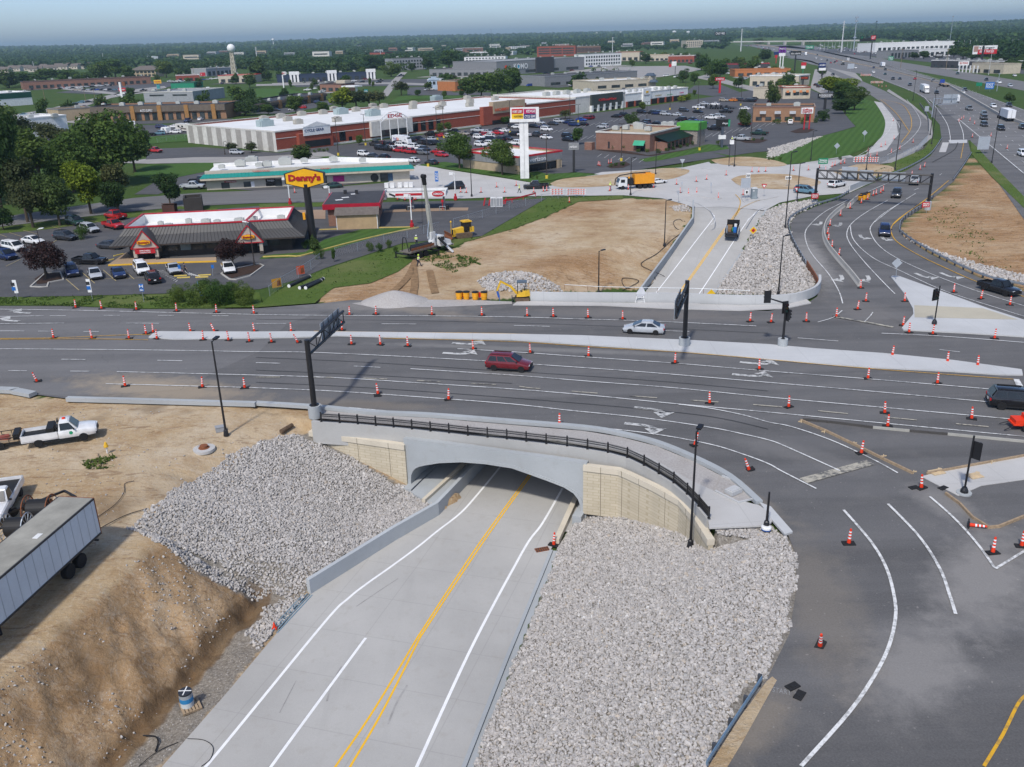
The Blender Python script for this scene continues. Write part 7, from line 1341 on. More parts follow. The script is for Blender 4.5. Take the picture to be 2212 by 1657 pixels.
# ------- people
def skin_obj(name,joints,bones,m,parent,lvl=1,root=0):
 me=bpy.data.meshes.new(name);me.from_pydata([j[:3]for j in joints],bones,[]);o=bpy.data.objects.new(name,me);COL.objects.link(o)
 md=o.modifiers.new('s','SKIN');md.use_smooth_shade=True
 for i,j in enumerate(joints):sv=me.skin_vertices[0].data[i];sv.radius=(j[3],j[3]if len(j)<5 else j[4]);sv.use_root=(i==root)
 sb=o.modifiers.new('d','SUBSURF');sb.levels=lvl;sb.render_levels=lvl
 m2=bpy.data.meshes.new_from_object(o.evaluated_get(bpy.context.evaluated_depsgraph_get()));m2.materials.clear();m2.materials.append(m);bpy.data.objects.remove(o)
 r=bpy.data.objects.new(name,m2);COL.objects.link(r);r.parent=parent;return r
def person(p,rz,label,shirt,legs=DARKM,hat=None,stride=.18,armf=.2,hair=DARKM,child_=1.0,vest=True):
 o=thing('person',label,'person',p,rz);o.scale=(child_,)*3;s=stride;a=armf
 J={'pel':(0,0,.95),'chest':(0,0,1.32),'neck':(0,0,1.5),'hd':(.02,0,1.6),'ht':(.03,0,1.74)}
 L={}
 for k_,q in((1,1),(-1,-1)):
  L[k_]=[(0+0*q,.1*q,.93),(s*.55*q+.03,.11*q,.5),(s*q,.11*q,.08),(s*q+.16,.12*q,.04)]
  L[(k_,'a')]=[(0,.2*q,1.42),(-a*.4*q,.25*q,1.14),(a*.6-a*.7*q,.24*q,.90),(a*.6-a*.75*q+.03,.24*q,.82)]
 jn=[(0,0,.95,.12),(0,0,1.32,.13,.15),(0,0,1.5,.055),(.02,0,1.6,.085),(.03,0,1.72,.075),(.11,0,1.62,.018)];bn=[(0,1),(1,2),(2,3),(3,4),(3,5)]
 for q in(1,-1):
  i=len(jn);l_=L[q];jn+=[(*l_[0],.085),(*l_[1],.06),(*l_[2],.045),(*l_[3],.04)];bn+=[(0,i),(i,i+1),(i+1,i+2),(i+2,i+3)]
  i=len(jn);l_=L[(q,'a')];jn+=[(*l_[0],.06),(*l_[1],.045),(*l_[2],.032),(*l_[3],.036,.022)];bn+=[(1,i),(i,i+1),(i+1,i+2),(i+2,i+3)]
  w=l_[3]
  for f,(dx,dy,ln)in enumerate(((.035,0,.085),(.015,0,.1),(-.008,0,.095),(-.03,0,.08),(.05,-.02*q,.055))):
   i2=len(jn);jn+=[(w[0]+dx,w[1]+dy,w[2]-ln*.55,.010),(w[0]+dx*1.2,w[1]+dy-.012*q,w[2]-ln,.008)];bn+=[(i+3,i2),(i2,i2+1)]
 skin_obj('body',jn,bn,SKIN,o)
 tj=[(0,0,.98,.145,.17),(0,0,1.3,.15,.185),(0,0,1.46,.10,.13)];tb=[(0,1),(1,2)]
 for q in(1,-1):i=len(tj);l_=L[(q,'a')];tj+=[(*l_[0],.085),(*l_[1],.065)];tb+=[(1,i),(i,i+1)]
 skin_obj('shirt',tj,tb,shirt,o)
 lj=[(0,0,.96,.14,.165)];lb=[]
 for q in(1,-1):i=len(lj);l_=L[q];lj+=[(*l_[0],.11),(*l_[1],.085),(l_[2][0],l_[2][1],l_[2][2]+.04,.07)];lb+=[(0,i),(i,i+1),(i+1,i+2)]
 skin_obj('trousers',lj,lb,legs,o)
 if vest:MB().box(0,0,1.12,.31,.37,.06).box(.02,.1,1.28,.3,.05,.34).box(.02,-.1,1.28,.3,.05,.34).build('vest_bands',REFL,o)
 if hat:MB().lathe([(.16,1.72),(.155,1.74),(.125,1.76),(.11,1.84),(.06,1.89),(0,1.90)],.02,0,14).build('hard_hat',hat,o)
 else:MB().lathe([(.085,1.62),(.105,1.70),(.10,1.77),(.05,1.83),(0,1.84)],.0,0,12).build('hair',hair,o)
 for q in(1,-1):MB().box(L[q][3][0]-.06,L[q][3][1],.05,.28,.1,.1).build('boot',BLKP,o)
 return o
HATY=mat('lime_hat',(.55,.75,.08),.5);NAVY=mat('dark_denim',(.02,.03,.06),.9)
person(P(*Q(2,1,1388,396)),-1.2,'worker in yellow vest standing behind the crane truck',YELL,NAVY,WHITE,.05,.1);person(P(*Q(2,1,1407,572)),-.2,'worker in yellow vest walking past the crane truck rear',YELL,NAVY,HATY,.3)
person(P(1122,417),2.9,'worker in yellow vest crossing the new concrete near a black pickup',YELL,mat('green_trousers',(.02,.07,.05),.9),HATY,.34);person(P(1318,411),1.6,'worker in yellow vest in front of the vacuum truck',YELL,NAVY,HATY,.1)
person(P(*Q(2,0,1603,640)),.4,'adult in dark clothes walking across the hatched bay',NAVY,mat('grey_trousers',(.05,.05,.055),.9),None,.3,vest=False);person(P(*Q(2,0,1582,655)),.4,'small child in pink beside the walking adult',mat('pink_shirt',(.50,.28,.30),.8),NAVY,None,.2,child_=.62,vest=False)
q=P(84,1076,1.85);person((q.x,q.y,hz(q.x,q.y)),-1.4,'worker in white hard hat mostly hidden behind the big reel',mat('grey_shirt',(.2,.2,.22),.8),NAVY,WHITE,.05);q=P(120,1071,1.85);person((q.x,q.y,hz(q.x,q.y)),-1.3,'worker in lime shirt and tan hat behind the box trailer',YELL,NAVY,mat('tan_hat',(.5,.44,.36),.7),.05)
q=P(1587,296,8.2);b0=P(1586,360);z_=hgt(1587,297,b0);o=thing('lift_basket','small work basket up beside the lamp post head','work basket',(b0.x-1.0,b0.y,z_-1.6));MB().box(0,0,0,.9,.8,.08).box(0,-.4,.5,.9,.04,1.0).box(0,.4,.5,.9,.04,1.0).build('basket',WHITE,o);MB().tube((-.3,.5,0),(-.3,.5,-z_+1.6),.09,.09,8).build('lift_mast',DARKM,o);person((b0.x-1.0,b0.y,z_-1.5),.2,'worker in yellow vest up in the basket at a lamp post',YELL,NAVY,WHITE,.04)
for i,(x,y)in enumerate((Q(1,0,1238,272),Q(1,0,1252,270))):person(P(x,y),0,'%s of two dark-clothed people standing near the motorhome'%('left' if i==0 else 'right'),DARKM,NAVY,None,.1,vest=False)
for i,(x,y)in enumerate((Q(1,1,1257,315),Q(1,1,1317,317))):person(P(x,y),0,['person in red top walking by the gym entrance','person in white top walking by the gym entrance'][i],[SRED,WHITE][i],NAVY,None,.2,vest=False)
# ------- buildings
BRK=brickm('red_brick',(.30,.075,.045),(.26,.06,.038),(.33,.13,.10),.45,.16,.01);BRK2=brickm('brown_brick',(.22,.10,.07),(.27,.13,.09),(.30,.24,.19),.4,.15,.014);CMU=brickm('pale_block',(.50,.46,.38),(.53,.49,.41),(.42,.38,.31),.6,.25,.012)
ROOFW=mat('white_membrane',(.70,.70,.68),.7,.12,.08);ROOFG=mat('grey_membrane',(.30,.31,.31),.85,.25,.2);ROOFK=mat('dark_membrane',(.055,.055,.06),.85,.3,.3);SHING=mat('brown_shingle',(.14,.12,.105),.9,.25,1.5);UNITM=mat('rooftop_unit_grey',(.42,.43,.40),.6,.1,1)
WALLS=dict(w=OFFW,W=WHITE,b=BRK,B=BRK2,t=TAN,g=GREYP,k=mat('dark_cladding',(.05,.05,.055),.7),n=mat('navy_cladding',(.03,.045,.08),.6),c=CMU,G=mat('shop_green',(.02,.22,.12),.6),o=mat('orange_stucco',(.42,.16,.06),.8),p=mat('pale_blue_wall',(.36,.44,.52),.7),l=mat('light_tan',(.50,.44,.34),.85),s=mat('grey_cladding',(.22,.225,.23),.7),r=RED,u=mat('brown_stucco',(.30,.17,.10),.85))
ROOFS=dict(w=ROOFW,g=ROOFG,k=ROOFK,s=SHING,t=mat('tan_gravel_roof',(.40,.32,.21),.9),n=mat('blue_roof',(.05,.075,.11),.6))
class Bld:
 def __init__(s,name,label,cat,a,b,D,top,wall,roof,cap=None,za=0.0):
  s.a,s.b=P(*a,za),P(*b,za);s.rz=frame(s.a,s.b);s.L=(s.b-s.a).length;s.D=D;s.h=h=max(2.8,hgt(a[0],top,s.a)-za);s.root=thing(name,label,cat,s.a,s.rz);s.inv=Matrix.Rotation(-s.rz,3,'Z');s.back=Matrix.Rotation(s.rz,3,'Z')@Vector((0,1,0));L=s.L
  w=MB();t=.35
  for cx,cy,sx,sy in((L/2,t/2,L,t),(L/2,D-t/2,L,t),(t/2,D/2,t,D-2*t),(L-t/2,D/2,t,D-2*t)):w.box(cx,cy,h/2,sx,sy,h)
  w.build('walls',wall,s.root);s.rf=MB().box(L/2,D/2,h-.75,L-.6,D-.6,.3).build('roof',roof,s.root)
  if cap:c=MB();[c.box(cx,cy,h-.1,sx,sy,.42)for cx,cy,sx,sy in((L/2,.1,L+.3,.5),(L/2,D-.1,L+.3,.5),(.1,D/2,.5,D-.6),(L-.1,D/2,.5,D-.6))];c.build('coping',cap,s.root)
 def loc(s,x,y,off=0.0,side=None):
  a,b=(s.a,s.b)if side is None else((s.a,s.a+s.back)if side=='l' else(s.b,s.b+s.back))
  n=Vector((b.y-a.y,a.x-b.x,0)).normalized()*off;q=s.inv@(onplane(x,y,a+n,b+n)-s.a);return q
 def rect(s,name,m,x0,y0,x1,y1,d=.08,side=None):
  p,q=s.loc(x0,y0,d if side is None else 0,side),s.loc(x1,y1,d if side is None else 0,side);z0,z1=sorted((p.z,q.z))
  if side is None:k_=MB().box((p.x+q.x)/2,-d/2,(z0+z1)/2,abs(q.x-p.x),d,z1-z0)
  else:X=(-d/2 if side=='l' else s.L+d/2);k_=MB().box(X,(p.y+q.y)/2,(z0+z1)/2,d,abs(q.y-p.y),z1-z0)
  return k_.build(name,m,s.root)
 def box(s,name,m,u0,u1,z0,z1,d=.08,y=0.0):return MB().box((u0+u1)/2*s.L,y-d/2,(z0+z1)/2*s.h,(u1-u0)*s.L,d,(z1-z0)*s.h).build(name,m,s.root)
 def txt(s,t,x0,y0,x1,y1,m,d=.2,bold=.012):
  p,q=s.loc(x0,y0,d),s.loc(x1,y1,d);text(t,abs(q.x-p.x),abs(q.z-p.z),m,s.root,((p.x+q.x)/2,-d-.04,(p.z+q.z)/2),bold=bold)
 def unit(s,x,y,w=2.2,m=UNITM):
  q=s.inv@(P(x,y,s.h-.55)-s.a);k_=MB().box(q.x,q.y,s.h+.15,w,w*.7,w*.55).box(q.x,q.y,s.h+.15+w*.3,w*.55,w*.5,w*.12);k_.box(q.x-w*.52,q.y,s.h+.2,w*.1,w*.5,w*.4);k_.build('rooftop_unit',m,s.root)
 def wins(s,n,z0=.12,z1=.62,m=GLASS2,f=.7,u0=.03,u1=.97,name='window'):
  for i in range(n):c=u0+(u1-u0)*(i+.5)/n;hw=(u1-u0)/n*f/2;s.box(name,m,c-hw,c+hw,z0,z1)
WT=mat('white_lettering',(.75,.75,.75),.5);RT=mat('red_lettering',(.50,.03,.03),.5);NT_=mat('navy_lettering',(.015,.03,.12),.5);OT_=mat('orange_red_lettering',(.60,.07,.02),.5);DGL=mat('dark_entrance',(.02,.022,.025),.3)
ma,mb_=(599,328.5),(1485,215)
A_,B_=P(*ma),P(*mb_);tt=(onplane(1243,246,A_,B_)-A_).length/(B_-A_).length;mid=A_.lerp(B_,tt)
def Bpts(name,label,cat,A,B,D,h,wall,roof,cap=None):
 global P;o_=P;P=lambda x,y,z=0.0:(A if x=='a' else B).copy()if isinstance(x,str)else o_(x,y,z)
 global hgt;oh=hgt;hgt=lambda x,y,b:h if isinstance(x,str)else oh(x,y,b)
 k_=Bld(name,label,cat,('a',0),('b',0),D,0,wall,roof,cap);P=o_;hgt=oh;return k_
hm=hgt(596,284,A_);fb=P(900,224,hm-.5);nrm=Vector((-(B_-A_).y,(B_-A_).x,0)).normalized();Dm=max(30,(fb-A_).dot(nrm));print('mall',(B_-A_).length,hm,Dm)
m=Bpts('shopping_centre','long red brick shopping building with white flat roof','shopping centre',A_,mid,Dm,hm,BRK,ROOFW,OFFW)
m.box('stone_base',OFFW,0,1,0,.1,.12);m.box('pale_band',OFFW,0,1,.62,.65,.1)
for i in range(9):MB().box(-.06,Dm*(i+.5)/9,hm*.48,.12,Dm/9*.5,hm*.94).build('grey_stripe',mat('stripe_grey',(.33,.31,.28),.8),m.root)
MB().box(-.03,Dm/2,hm*.48,.06,Dm,hm*.96).build('white_side_wall',OFFW,m.root)
def blk(b,name,mt,x0,y0,x1,y1,d):return b.rect(name,mt,x0,y0,x1,y1,d)
q=lambda x,y:Q(1,1,x,y)
blk(m,'entrance_block',BRK,*q(385,440),*q(660,262),1.6)
p0,p1,p2=m.loc(*q(412,312),1.7),m.loc(*q(636,215),1.7),m.loc(*q(505,172),1.7)
MB().prism([(p0.x,-1.85),(p1.x,-1.85),(p1.x,-1.6),(p0.x,-1.6)],p0.z,max(p1.z,p0.z+3)).add([(p0.x-.4,y,p1.z)for y in(-1.95,-1.55)]+[(p1.x+.4,y,p1.z)for y in(-1.95,-1.55)]+[((p0.x+p1.x)/2,y,p1.z+1.6)for y in(-1.95,-1.55)],[(0,2,4),(1,5,3),(0,4,5,1),(2,3,5,4),(0,1,3,2)]).build('gable_panel',WHITE,m.root)
m.txt('CYCLE GEAR',*q(420,280),*q(585,238),NT_,1.85);m.rect('entrance_glass',DGL,*q(430,412),*q(640,330),1.68)
blk(m,'white_portal',OFFW,*q(1005,318),*q(1350,150),1.2);m.rect('entrance_glass',GLASS2,*q(1090,312),*q(1310,235),1.28);e0,e1=m.loc(*q(1085,330),3),m.loc(*q(1310,305),3);k_=MB();zt=m.loc(*q(1190,85),3).z
for x in(e0.x,e0.x*.66+e1.x*.34,e0.x*.34+e1.x*.66,e1.x):k_.tube((x,-3,0),(x,-3,zt*.72),.16,.16,8)
for z,am in((zt*.72,1.6),(zt*.6,1.6)):k_.path([Vector((e0.x+(e1.x-e0.x)*i/12,-3,z+zt*.22*math.sin(math.pi*i/12)))for i in range(13)],.14,6)
for i in range(1,12):x=e0.x+(e1.x-e0.x)*i/12;k_.tube((x,-3,zt*.6+zt*.22*math.sin(math.pi*i/12)),(x,-3,zt*.72+zt*.22*math.sin(math.pi*i/12)),.07,.07,5)
k_.path([Vector((e0.x,-1.2,zt*.72)),Vector((e0.x,-3,zt*.72))],.12,6).path([Vector((e1.x,-1.2,zt*.72)),Vector((e1.x,-3,zt*.72))],.12,6).build('arch_truss',WHITE,m.root)
m.txt('EDGE',*q(1138,157),*q(1258,112),RT,3.1,.03);m.txt('FITNESS CLUBS',*q(1142,172),*q(1258,160),BLACKM,3.1);m.txt('THE',*q(1142,114),*q(1162,106),RT,3.1)
for r_ in((1360,272,1396,185),(1428,265,1463,176),(1493,256,1530,168),(1560,215,1592,160),(725,354,770,262),(805,362,828,314)):m.rect('window',GLASS,*q(r_[0],r_[1]),*q(r_[2],r_[3]))
blk(m,'entrance_block',BRK,1045,271,1137,222,2.0);blk(m,'sign_panel',TAN,1066,246,1134,214,2.3);m.txt('HOBBY LOBBY',1070,241,1130,228,OT_,2.5,.03);m.rect('entrance_glass',DGL,1064,268,1132,252,2.1)
for x,y in[Q(0,1,*p)for p in((70,1040),(80,1075),(215,1020),(275,1045),(395,998),(365,1070),(580,985),(675,955),(700,1050),(865,962),(1030,960),(1010,928),(1105,930),(1360,907),(1355,940),(1610,912),(1585,945),(1825,858),(1850,888),(1845,920),(2065,865))]:m.unit(x,y,3.0,mat('tan_unit',(.40,.38,.33),.6,.1,1))
for x,y in[Q(0,1,*p)for p in((735,985),(1010,1000),(1560,870),(80,1090))]:m.unit(x,y,5.0,mat('green_grey_unit',(.33,.40,.40),.6,.1,1))
tb=(onplane(1350,234.5,A_,B_)-A_).length/(B_-A_).length;mid2=A_.lerp(B_,tb)
m2=Bpts('office_shop','shop with dark stone front and white pillars joined to the brick mall','shop',mid,mid2,Dm*.9,hm*1.1,OFFW,ROOFW,OFFW);m2.rect('dark_front',mat('slate_stone',(.055,.065,.06),.7,.4,2),1278,233,1346,198,.9);m2.txt('OfficeMax',1293,219,1332,209,RT,1.0,.03);m2.rect('entrance_glass',DGL,1284,247,1340,229,.5)
for i in range(6):x=1278+13*i;m2.rect('white_pillar',WHITE,x,247-i*1.9,x+4,228-i*1.9,1.0)
m3=Bpts('shop_row','white shop row with red brick pillars at the right end of the mall','shop row',mid2,B_,Dm*.42,hm*.95,WHITE,ROOFW,OFFW);m3.box('shop_front',DGL,.02,.98,0,.42,.1)
for i in range(9):m3.box('brick_pillar',BRK,.01+.12*i,.03+.12*i,0,.42,.5)
m3.rect('gable_tower',WHITE,1389,230,1406,190,.9);m3.txt('Guitar',1391,207,1404,203,BLACKM,1.0);m3.rect('round_emblem',YEL,1396,201,1401,196,1.0)
for t_,x0,x1,y,mt in(('NORTHERN',1415,1429,206,mat('olive_lettering',(.25,.18,.02),.6)),('Smoothie',1441,1453,204,GREENP),('T-Mobile',1468,1477,200,mat('magenta_lettering',(.5,.02,.16),.5))):m3.txt(t_,x0,y+2,x1,y-2,mt,.3)
for i in range(8):m3.unit(1360+14*i,199-i*1.2,2.0)
for i in range(5):m2.unit(1180+22*i,207-2*i,3.2)
LOTS=[]
for row in '''warehouse|green and white metal warehouse at left photo edge|warehouse|-60,236|72,226|205|30|W|w||0
shop_row|dark brick shop row behind a full car lot|shop row|52,194|327,181|177|22|B|w|k|18,.1,.5
flat_building|plain pale grey block building with flat roof on the left|building|313,222|419,220.5|199|40|g|g|w|2,.6,.75|
shop_row|shop strip with ribbed brown roof band, red auto sign|shop row|200,263|490,256|231|22|u|k|k|16,.02,.5|AUTO SUPPLY,303,242,329,236
shop_row|low dark shop strip half hidden by bright bushes|shop row|548,244|705,216|226|20|k|k|k|12,.05,.45|
shop_row|navy roofed shop row with three white arch portals|shop row|600,179|812,171|163|22|n|n|n|14,.02,.55|
bank|brown brick bank with drive-through canopy|bank|692,198|738,198.5|181|14|B|k|k|3,.1,.5|
shop|pale blue building with stepped gable front|shop|924,194|953,193.5|172|18|p|g|W|3,.5,.8|
restaurant|orange brick drive-in with tan top band|restaurant|984,197|1038,192|175|16|o|k|l|4,.15,.5|
shop|low dark grey store wing with deep canopy|shop|928,165|1073,163.5|150|55|s|s|s|10,.05,.5|
shop|large grey store with orange and blue painted discs|shop|1073,163.5|1262,151|133|60|s|g|s|4,.1,.3|KOMO,1110,150,1140,136
apartment_block|grey and white apartment block with dark roof, nearest one|apartments|1262,145|1342,141|117|18|W|k|s|14,.1,.9|
apartment_block|grey apartment block with dark roof left of a big tree|apartments|849,152|914,149|127|20|g|k|s|10,.1,.9|
apartment_block|white apartment block with dark roof behind the grey store|apartments|1003,139|1092,137|123|18|W|k|s|12,.1,.9|
office_block|brown brick office block with banded windows|office|1160,123|1243,121|101|40|b|t|B|3,.2,.9|
office_block|brown brick office block with pale roof to the right of banded one|office|1245,115|1297,113|101|36|B|w|t|6,.2,.8|
hotel|tan hotel block beyond the trees|hotel|1482,103|1517,102|88|40|l|w|l|8,.1,.9|
shop_row|low grey shop row with tan brick base behind the mall|shop row|1177,187|1376,173|165|28|s|k|g|6,.1,.35|
restaurant|cream building with flat roof and blue pagoda entrance|restaurant|1282,196|1405,189|176|26|l|w|l|4,.2,.5|
shop|tan store with arched front far beyond the plaza|shop|1328,132|1381,131|113|35|l|w|b|4,.05,.4|
shop|low tan shop right of the arched store|shop|1384,132|1446,131|119|25|l|w|t|6,.05,.4|
shop|low brick shop with white awning far away|shop|1443,135|1499,134|121|22|b|k|W|6,.05,.4|
restaurant|dark grey restaurant with white lettering|restaurant|1553,151|1662,149|139|22|k|g|r|5,.1,.35|RED LOBSTER,1621,145,1643,141
restaurant|orange stucco restaurant beside the dark one|restaurant|1587,166|1707,163|151|20|o|t|o|6,.1,.5|THE PASTA HOUSE,1665,161,1695,157
shop|white topped tan shop with flat roof|shop|1619,186|1724,187|163|20|l|w|W|6,.05,.45|
restaurant|small tan diner with orange awnings|restaurant|1690,214|1749,213|189|16|l|w|b|3,.3,.6|
shop|tan stucco shop partly behind a big round tree|shop|1626,213|1664,214|189|16|l|t|l|0
restaurant|brown brick steakhouse with grey rooftop units|restaurant|1624,264|1758,264|231|16|u|k|B|6,.1,.35|
dealership|long white car dealership at upper right|dealership|1889,113|2062,107|94|40|W|w|W|16,.05,.5|
dealership|white showroom right of the grey one|dealership|1984,124|2052,121|107|22|W|g|W|6,.1,.6|
dealership|grey glazed showroom beside the far frontage road|dealership|1921,127|1983,124|110|18|s|k|s|8,.05,.7|
storage_building|long dark brown storage building with pale roof edge|storage|2010,146|2175,150|130|16|k|k|W|12,.05,.4|
storage_office|tan storage office with white columns|storage|2097,157|2166,160|136|14|l|k|l|3,.05,.4|
dealership|white building at far right edge|dealership|2165,112|2240,111|102|20|W|k|W|6,.1,.5|
shop|small shop with green front wall on the left|shop|370,192|420,191|179|16|G|k|k|0
shop_row|low brick shop beneath pole signs at left distance|shop row|383,176|432,174|163|18|b|w|W|4,.05,.5|
shop_row|white roofed glazed building right of low brick shop|shop row|447,165|505,161|148|22|g|w|w|6,.05,.6|
shop|cream shop with sloping roof near the ball water tower|shop|473,180|552,178|163|20|l|w|r|5,.05,.5|
shop|tan shed with dark roof behind big trees on the left|shop|130,262|205,256|236|14|t|s|s|0
shop|white roofed hall behind trees on the left|hall|35,300|150,288|258|20|W|w|W|0
house|flat white house among trees in far left woods|house|310,131|330,131|122|14|W|w|W|3,.1,.7
shop|red roofed building among far trees left of the apartments|building|775,126|832,125|114|30|b|n|n|5,.1,.6
shop|pale flat building beyond the white apartments|building|1015,121|1108,119|113|30|W|w|W|6,.1,.6
office_block|dark and white block on the far skyline|office|1105,107|1136,106|100|22|W|k|k|8,.1,.9'''.split('\n'):
 f=row.split('|')+['','',''];ab=[tuple(map(float,v.split(',')))for v in f[3:5]]
 b=Bld(f[0],f[1],f[2],ab[0],ab[1],float(f[6]),float(f[5]),WALLS[f[7]],ROOFS[f[8]],WALLS[f[9]]if f[9]else None)
 w=f[10].split(',')
 if w[0]and int(w[0]):
  z0,z1=float(w[1]),float(w[2]);fl=3 if f[0]in('apartment_block','hotel','office_block')else 1
  for i in range(fl):d_=(z1-z0)/fl;b.wins(int(w[0]),z0+d_*i+(d_*.15 if fl>1 else 0),z0+d_*(i+1)-(d_*.25 if fl>1 else 0),f=.93 if 'banded' in f[1]else.62)
 if f[11]:t_,x0,y0,x1,y1=f[11].split(',');b.txt(t_,float(x0),float(y0),float(x1),float(y1),WT,1.15 if 'ribbed' in f[1]else.45)
 for i in range(min(7,int(b.L/9))):b.unit(ab[0][0]+(ab[1][0]-ab[0][0])*(i+.6)/(min(7,int(b.L/9))+.2),float(f[5])-1.2-rnd.random()*1.5+(ab[1][1]-ab[0][1])*(i+.6)/8,1.6+rnd.random())if b.D>13 and f[7]!='p' else 0
 lab=f[1]
 if b.D<60 and f[0]in('shop','shop_row','restaurant','bank','dealership','hotel','apartment_block','storage_building'):LOTS.append(b)
 if 'ribbed brown' in lab or 'half hidden by bright' in lab:
  k_=MB();n=int(b.L/.7)
  for i in range(n):k_.box(b.L*(i+.5)/n,-.9,b.h*.78,.1,.2,b.h*.42,0)
  k_.box(b.L/2,-.45,b.h*.78,b.L,.9,b.h*.4);k_.build('ribbed_band',mat('bronze_ribs',(.16,.13,.10),.6),b.root)
  for i in range(4):b.box('brick_pier',mat('ochre_brick',(.32,.17,.06),.9),.3+.2*i,.33+.2*i,0,1,1.2)
 if 'three white arch' in lab:
  for u in(.17,.55,.95):b.box('arch_portal',WHITE,u-.045,u-.025,0,1.25,1.2);b.box('arch_portal',WHITE,u-.01,u+.01,0,1.25,1.2);b.box('arch_portal',WHITE,u+.025,u+.045,0,1.25,1.2);b.box('portal_top',WHITE,u-.05,u+.05,1.0,1.45,1.3)
 if 'painted discs' in lab:
  b.box('entrance_block',WALLS['k'],.42,.62,0,1.15,1.5)
  for u,mt in((.10,ORNG),(.23,mat('sky_blue_paint',(.05,.35,.55),.6))):o=MB().tube((b.L*u,-.15,b.h*.55),(b.L*u,-.02,b.h*.55),1.7,1.7,20).build('painted_disc',mt,b.root)
 if 'green and white' in lab:b.box('green_band',WALLS['G']if False else mat('forest_green',(.01,.07,.045),.6),0,1,.55,.95,.1);MB().box(b.L+.05,b.D/2,b.h*.75,.1,b.D,b.h*.4).build('green_band',MATS['forest_green'],b.root)
 if 'pagoda' in lab:
  c=b.loc(1414,186);X=b.L+1
  MB().box(X,2,b.h*.65,5,6,b.h*1.3).build('tower',WALLS['l'],b.root)
  for z,w_ in((b.h*.6,4.2),(b.h*1.3,5.2)):MB().lathe([(w_,z),(w_*.72,z+.5),(w_*.5,z+1.5),(0,z+1.7)],X,2 if z>b.h else-1.5,4).build('pagoda_roof',ROOFS['n'],b.root)
 if 'stepped gable' in lab:b.box('stepped_gable',WALLS['p'],.1,.9,.95,1.15,.4);b.box('stepped_gable',WALLS['p'],.3,.7,1.15,1.3,.4)
 if 'drive-through' in lab:MB().box(b.L+7,3,3.6,12,8,.9).build('canopy',WHITE,b.root);MB().box(b.L+11,3,1.8,1,1,3.4).build('canopy_column',WHITE,b.root);MB().box(b.L/2+5,8,b.h+1,8,6,2).build('upper_block',WALLS['l'],b.root)
 if 'awnings' in lab or 'steakhouse' in lab:
  for i in range(4):u=.12+.24*i;z=b.h*.55;MB().add([(b.L*u,-.05,z+1),(b.L*(u+.1),-.05,z+1),(b.L*(u+.1),-1.1,z),(b.L*u,-1.1,z)],[(0,1,2,3)]).build('awning',WALLS['o']if 'orange awn' in lab else WALLS['g'],b.root,fix=False)
 if 'white columns' in lab:
  for i in range(6):b.box('column',WHITE,-.35+.12*i,-.32+.12*i,0,.75,.4,-1.5)
cl_,tl_,FARB=[],[],[]
for b in LOTS:
 fx=lambda u,v:b.a+(b.b-b.a)*u-b.back*v
 sheet('shop_car_park',None,1,ASPH_LOT if rnd.random()<.6 else CONC_S,pts=[fx(-.06,2),fx(-.06,20),fx(1.06,20),fx(1.06,2)])
 for i in range(max(1,int(b.L/16))):
  if rnd.random()<.8:cl_.append((fx(rnd.uniform(.03,.97),rnd.choice((7,15))),b.rz+math.pi/2))
 for i in range(2+int(b.L/25)):q_=fx(rnd.uniform(-.15,1.15),rnd.choice((-b.D-7,-b.D-10,-b.D-6)));tl_.append(q_)
cl_.sort(key=lambda t:t[0].x/t[0].y)
for i,(p,a)in enumerate(cl_[:90]):kk,cc=rnd.choice(('sedan','suv','suv','pickup','hatch')),rnd.choice(('white','silver','charcoal','black','red','navy','white'));o=far_car(kk,cc,(0,2000),a+rnd.choice((0,math.pi)),'%s %s, %s from left of cars outside distant shops'%(cc,KN[kk],ordw(i)),'cars outside distant shops');o.location=p
far_b=[(345+i*36+rnd.uniform(-9,9),118-i*.75+rnd.uniform(-5,12))for i in range(34)]
for i,(x,y)in enumerate(sorted(far_b)):
 p=P(x,y);w,d_,h=rnd.uniform(16,46),rnd.uniform(12,22),rnd.uniform(6,11);FARB.append((p.x,p.y,w));o=thing('building','%s from left of small pale buildings scattered among the far trees'%ordw(i),'building',p,rnd.uniform(-.5,.5),'small buildings among far trees');MB().box(0,0,h/2,w,d_,h).build('wall',[OFFW,TAN,WALLS['l'],GREYP,BRK2][i%5],o);MB().box(0,0,h+.2,w+.8,d_+.8,.5).build('roof',[ROOFW,ROOFG,SHING,ROOFW][i%4],o);MB().box(0,-d_/2-.03,h*.45,w*.8,.1,h*.25).build('window',GLASS2,o)
for i in range(19):
 x=4+i*11.3+rnd.uniform(-2,2);y=157-i*.55+rnd.uniform(-3.5,2.5);p=P(x,y);o=thing('house','%s from left of the beige houses below the far woods'%ordw(i),'house',p,rnd.uniform(-.5,.5),'beige houses');w,d_,h=13,10,5
 MB().box(0,0,h/2,w,d_,h).add([(-w/2,-d_/2,h),(-w/2,d_/2,h),(-w/2,0,h+3.6),(w/2,-d_/2,h),(w/2,d_/2,h),(w/2,0,h+3.6)],[(0,1,2),(3,5,4)]).build('wall',mat('beige_siding',(.55,.49,.40),.8),o);MB().add([(-w/2-.5,-d_/2-.6,h-.3),(w/2+.5,-d_/2-.6,h-.3),(w/2+.5,0,h+3.8),(-w/2-.5,0,h+3.8),(-w/2-.5,d_/2+.6,h-.3),(w/2+.5,d_/2+.6,h-.3)],[(0,1,2,3),(3,2,5,4)]).build('roof',SHING,o);MB().box(-2,-d_/2-.03,2.6,2,.08,1.8).build('window',GLASS2,o);MB().box(3,-d_/2-.03,2.6,2,.08,1.8).build('window',GLASS2,o)
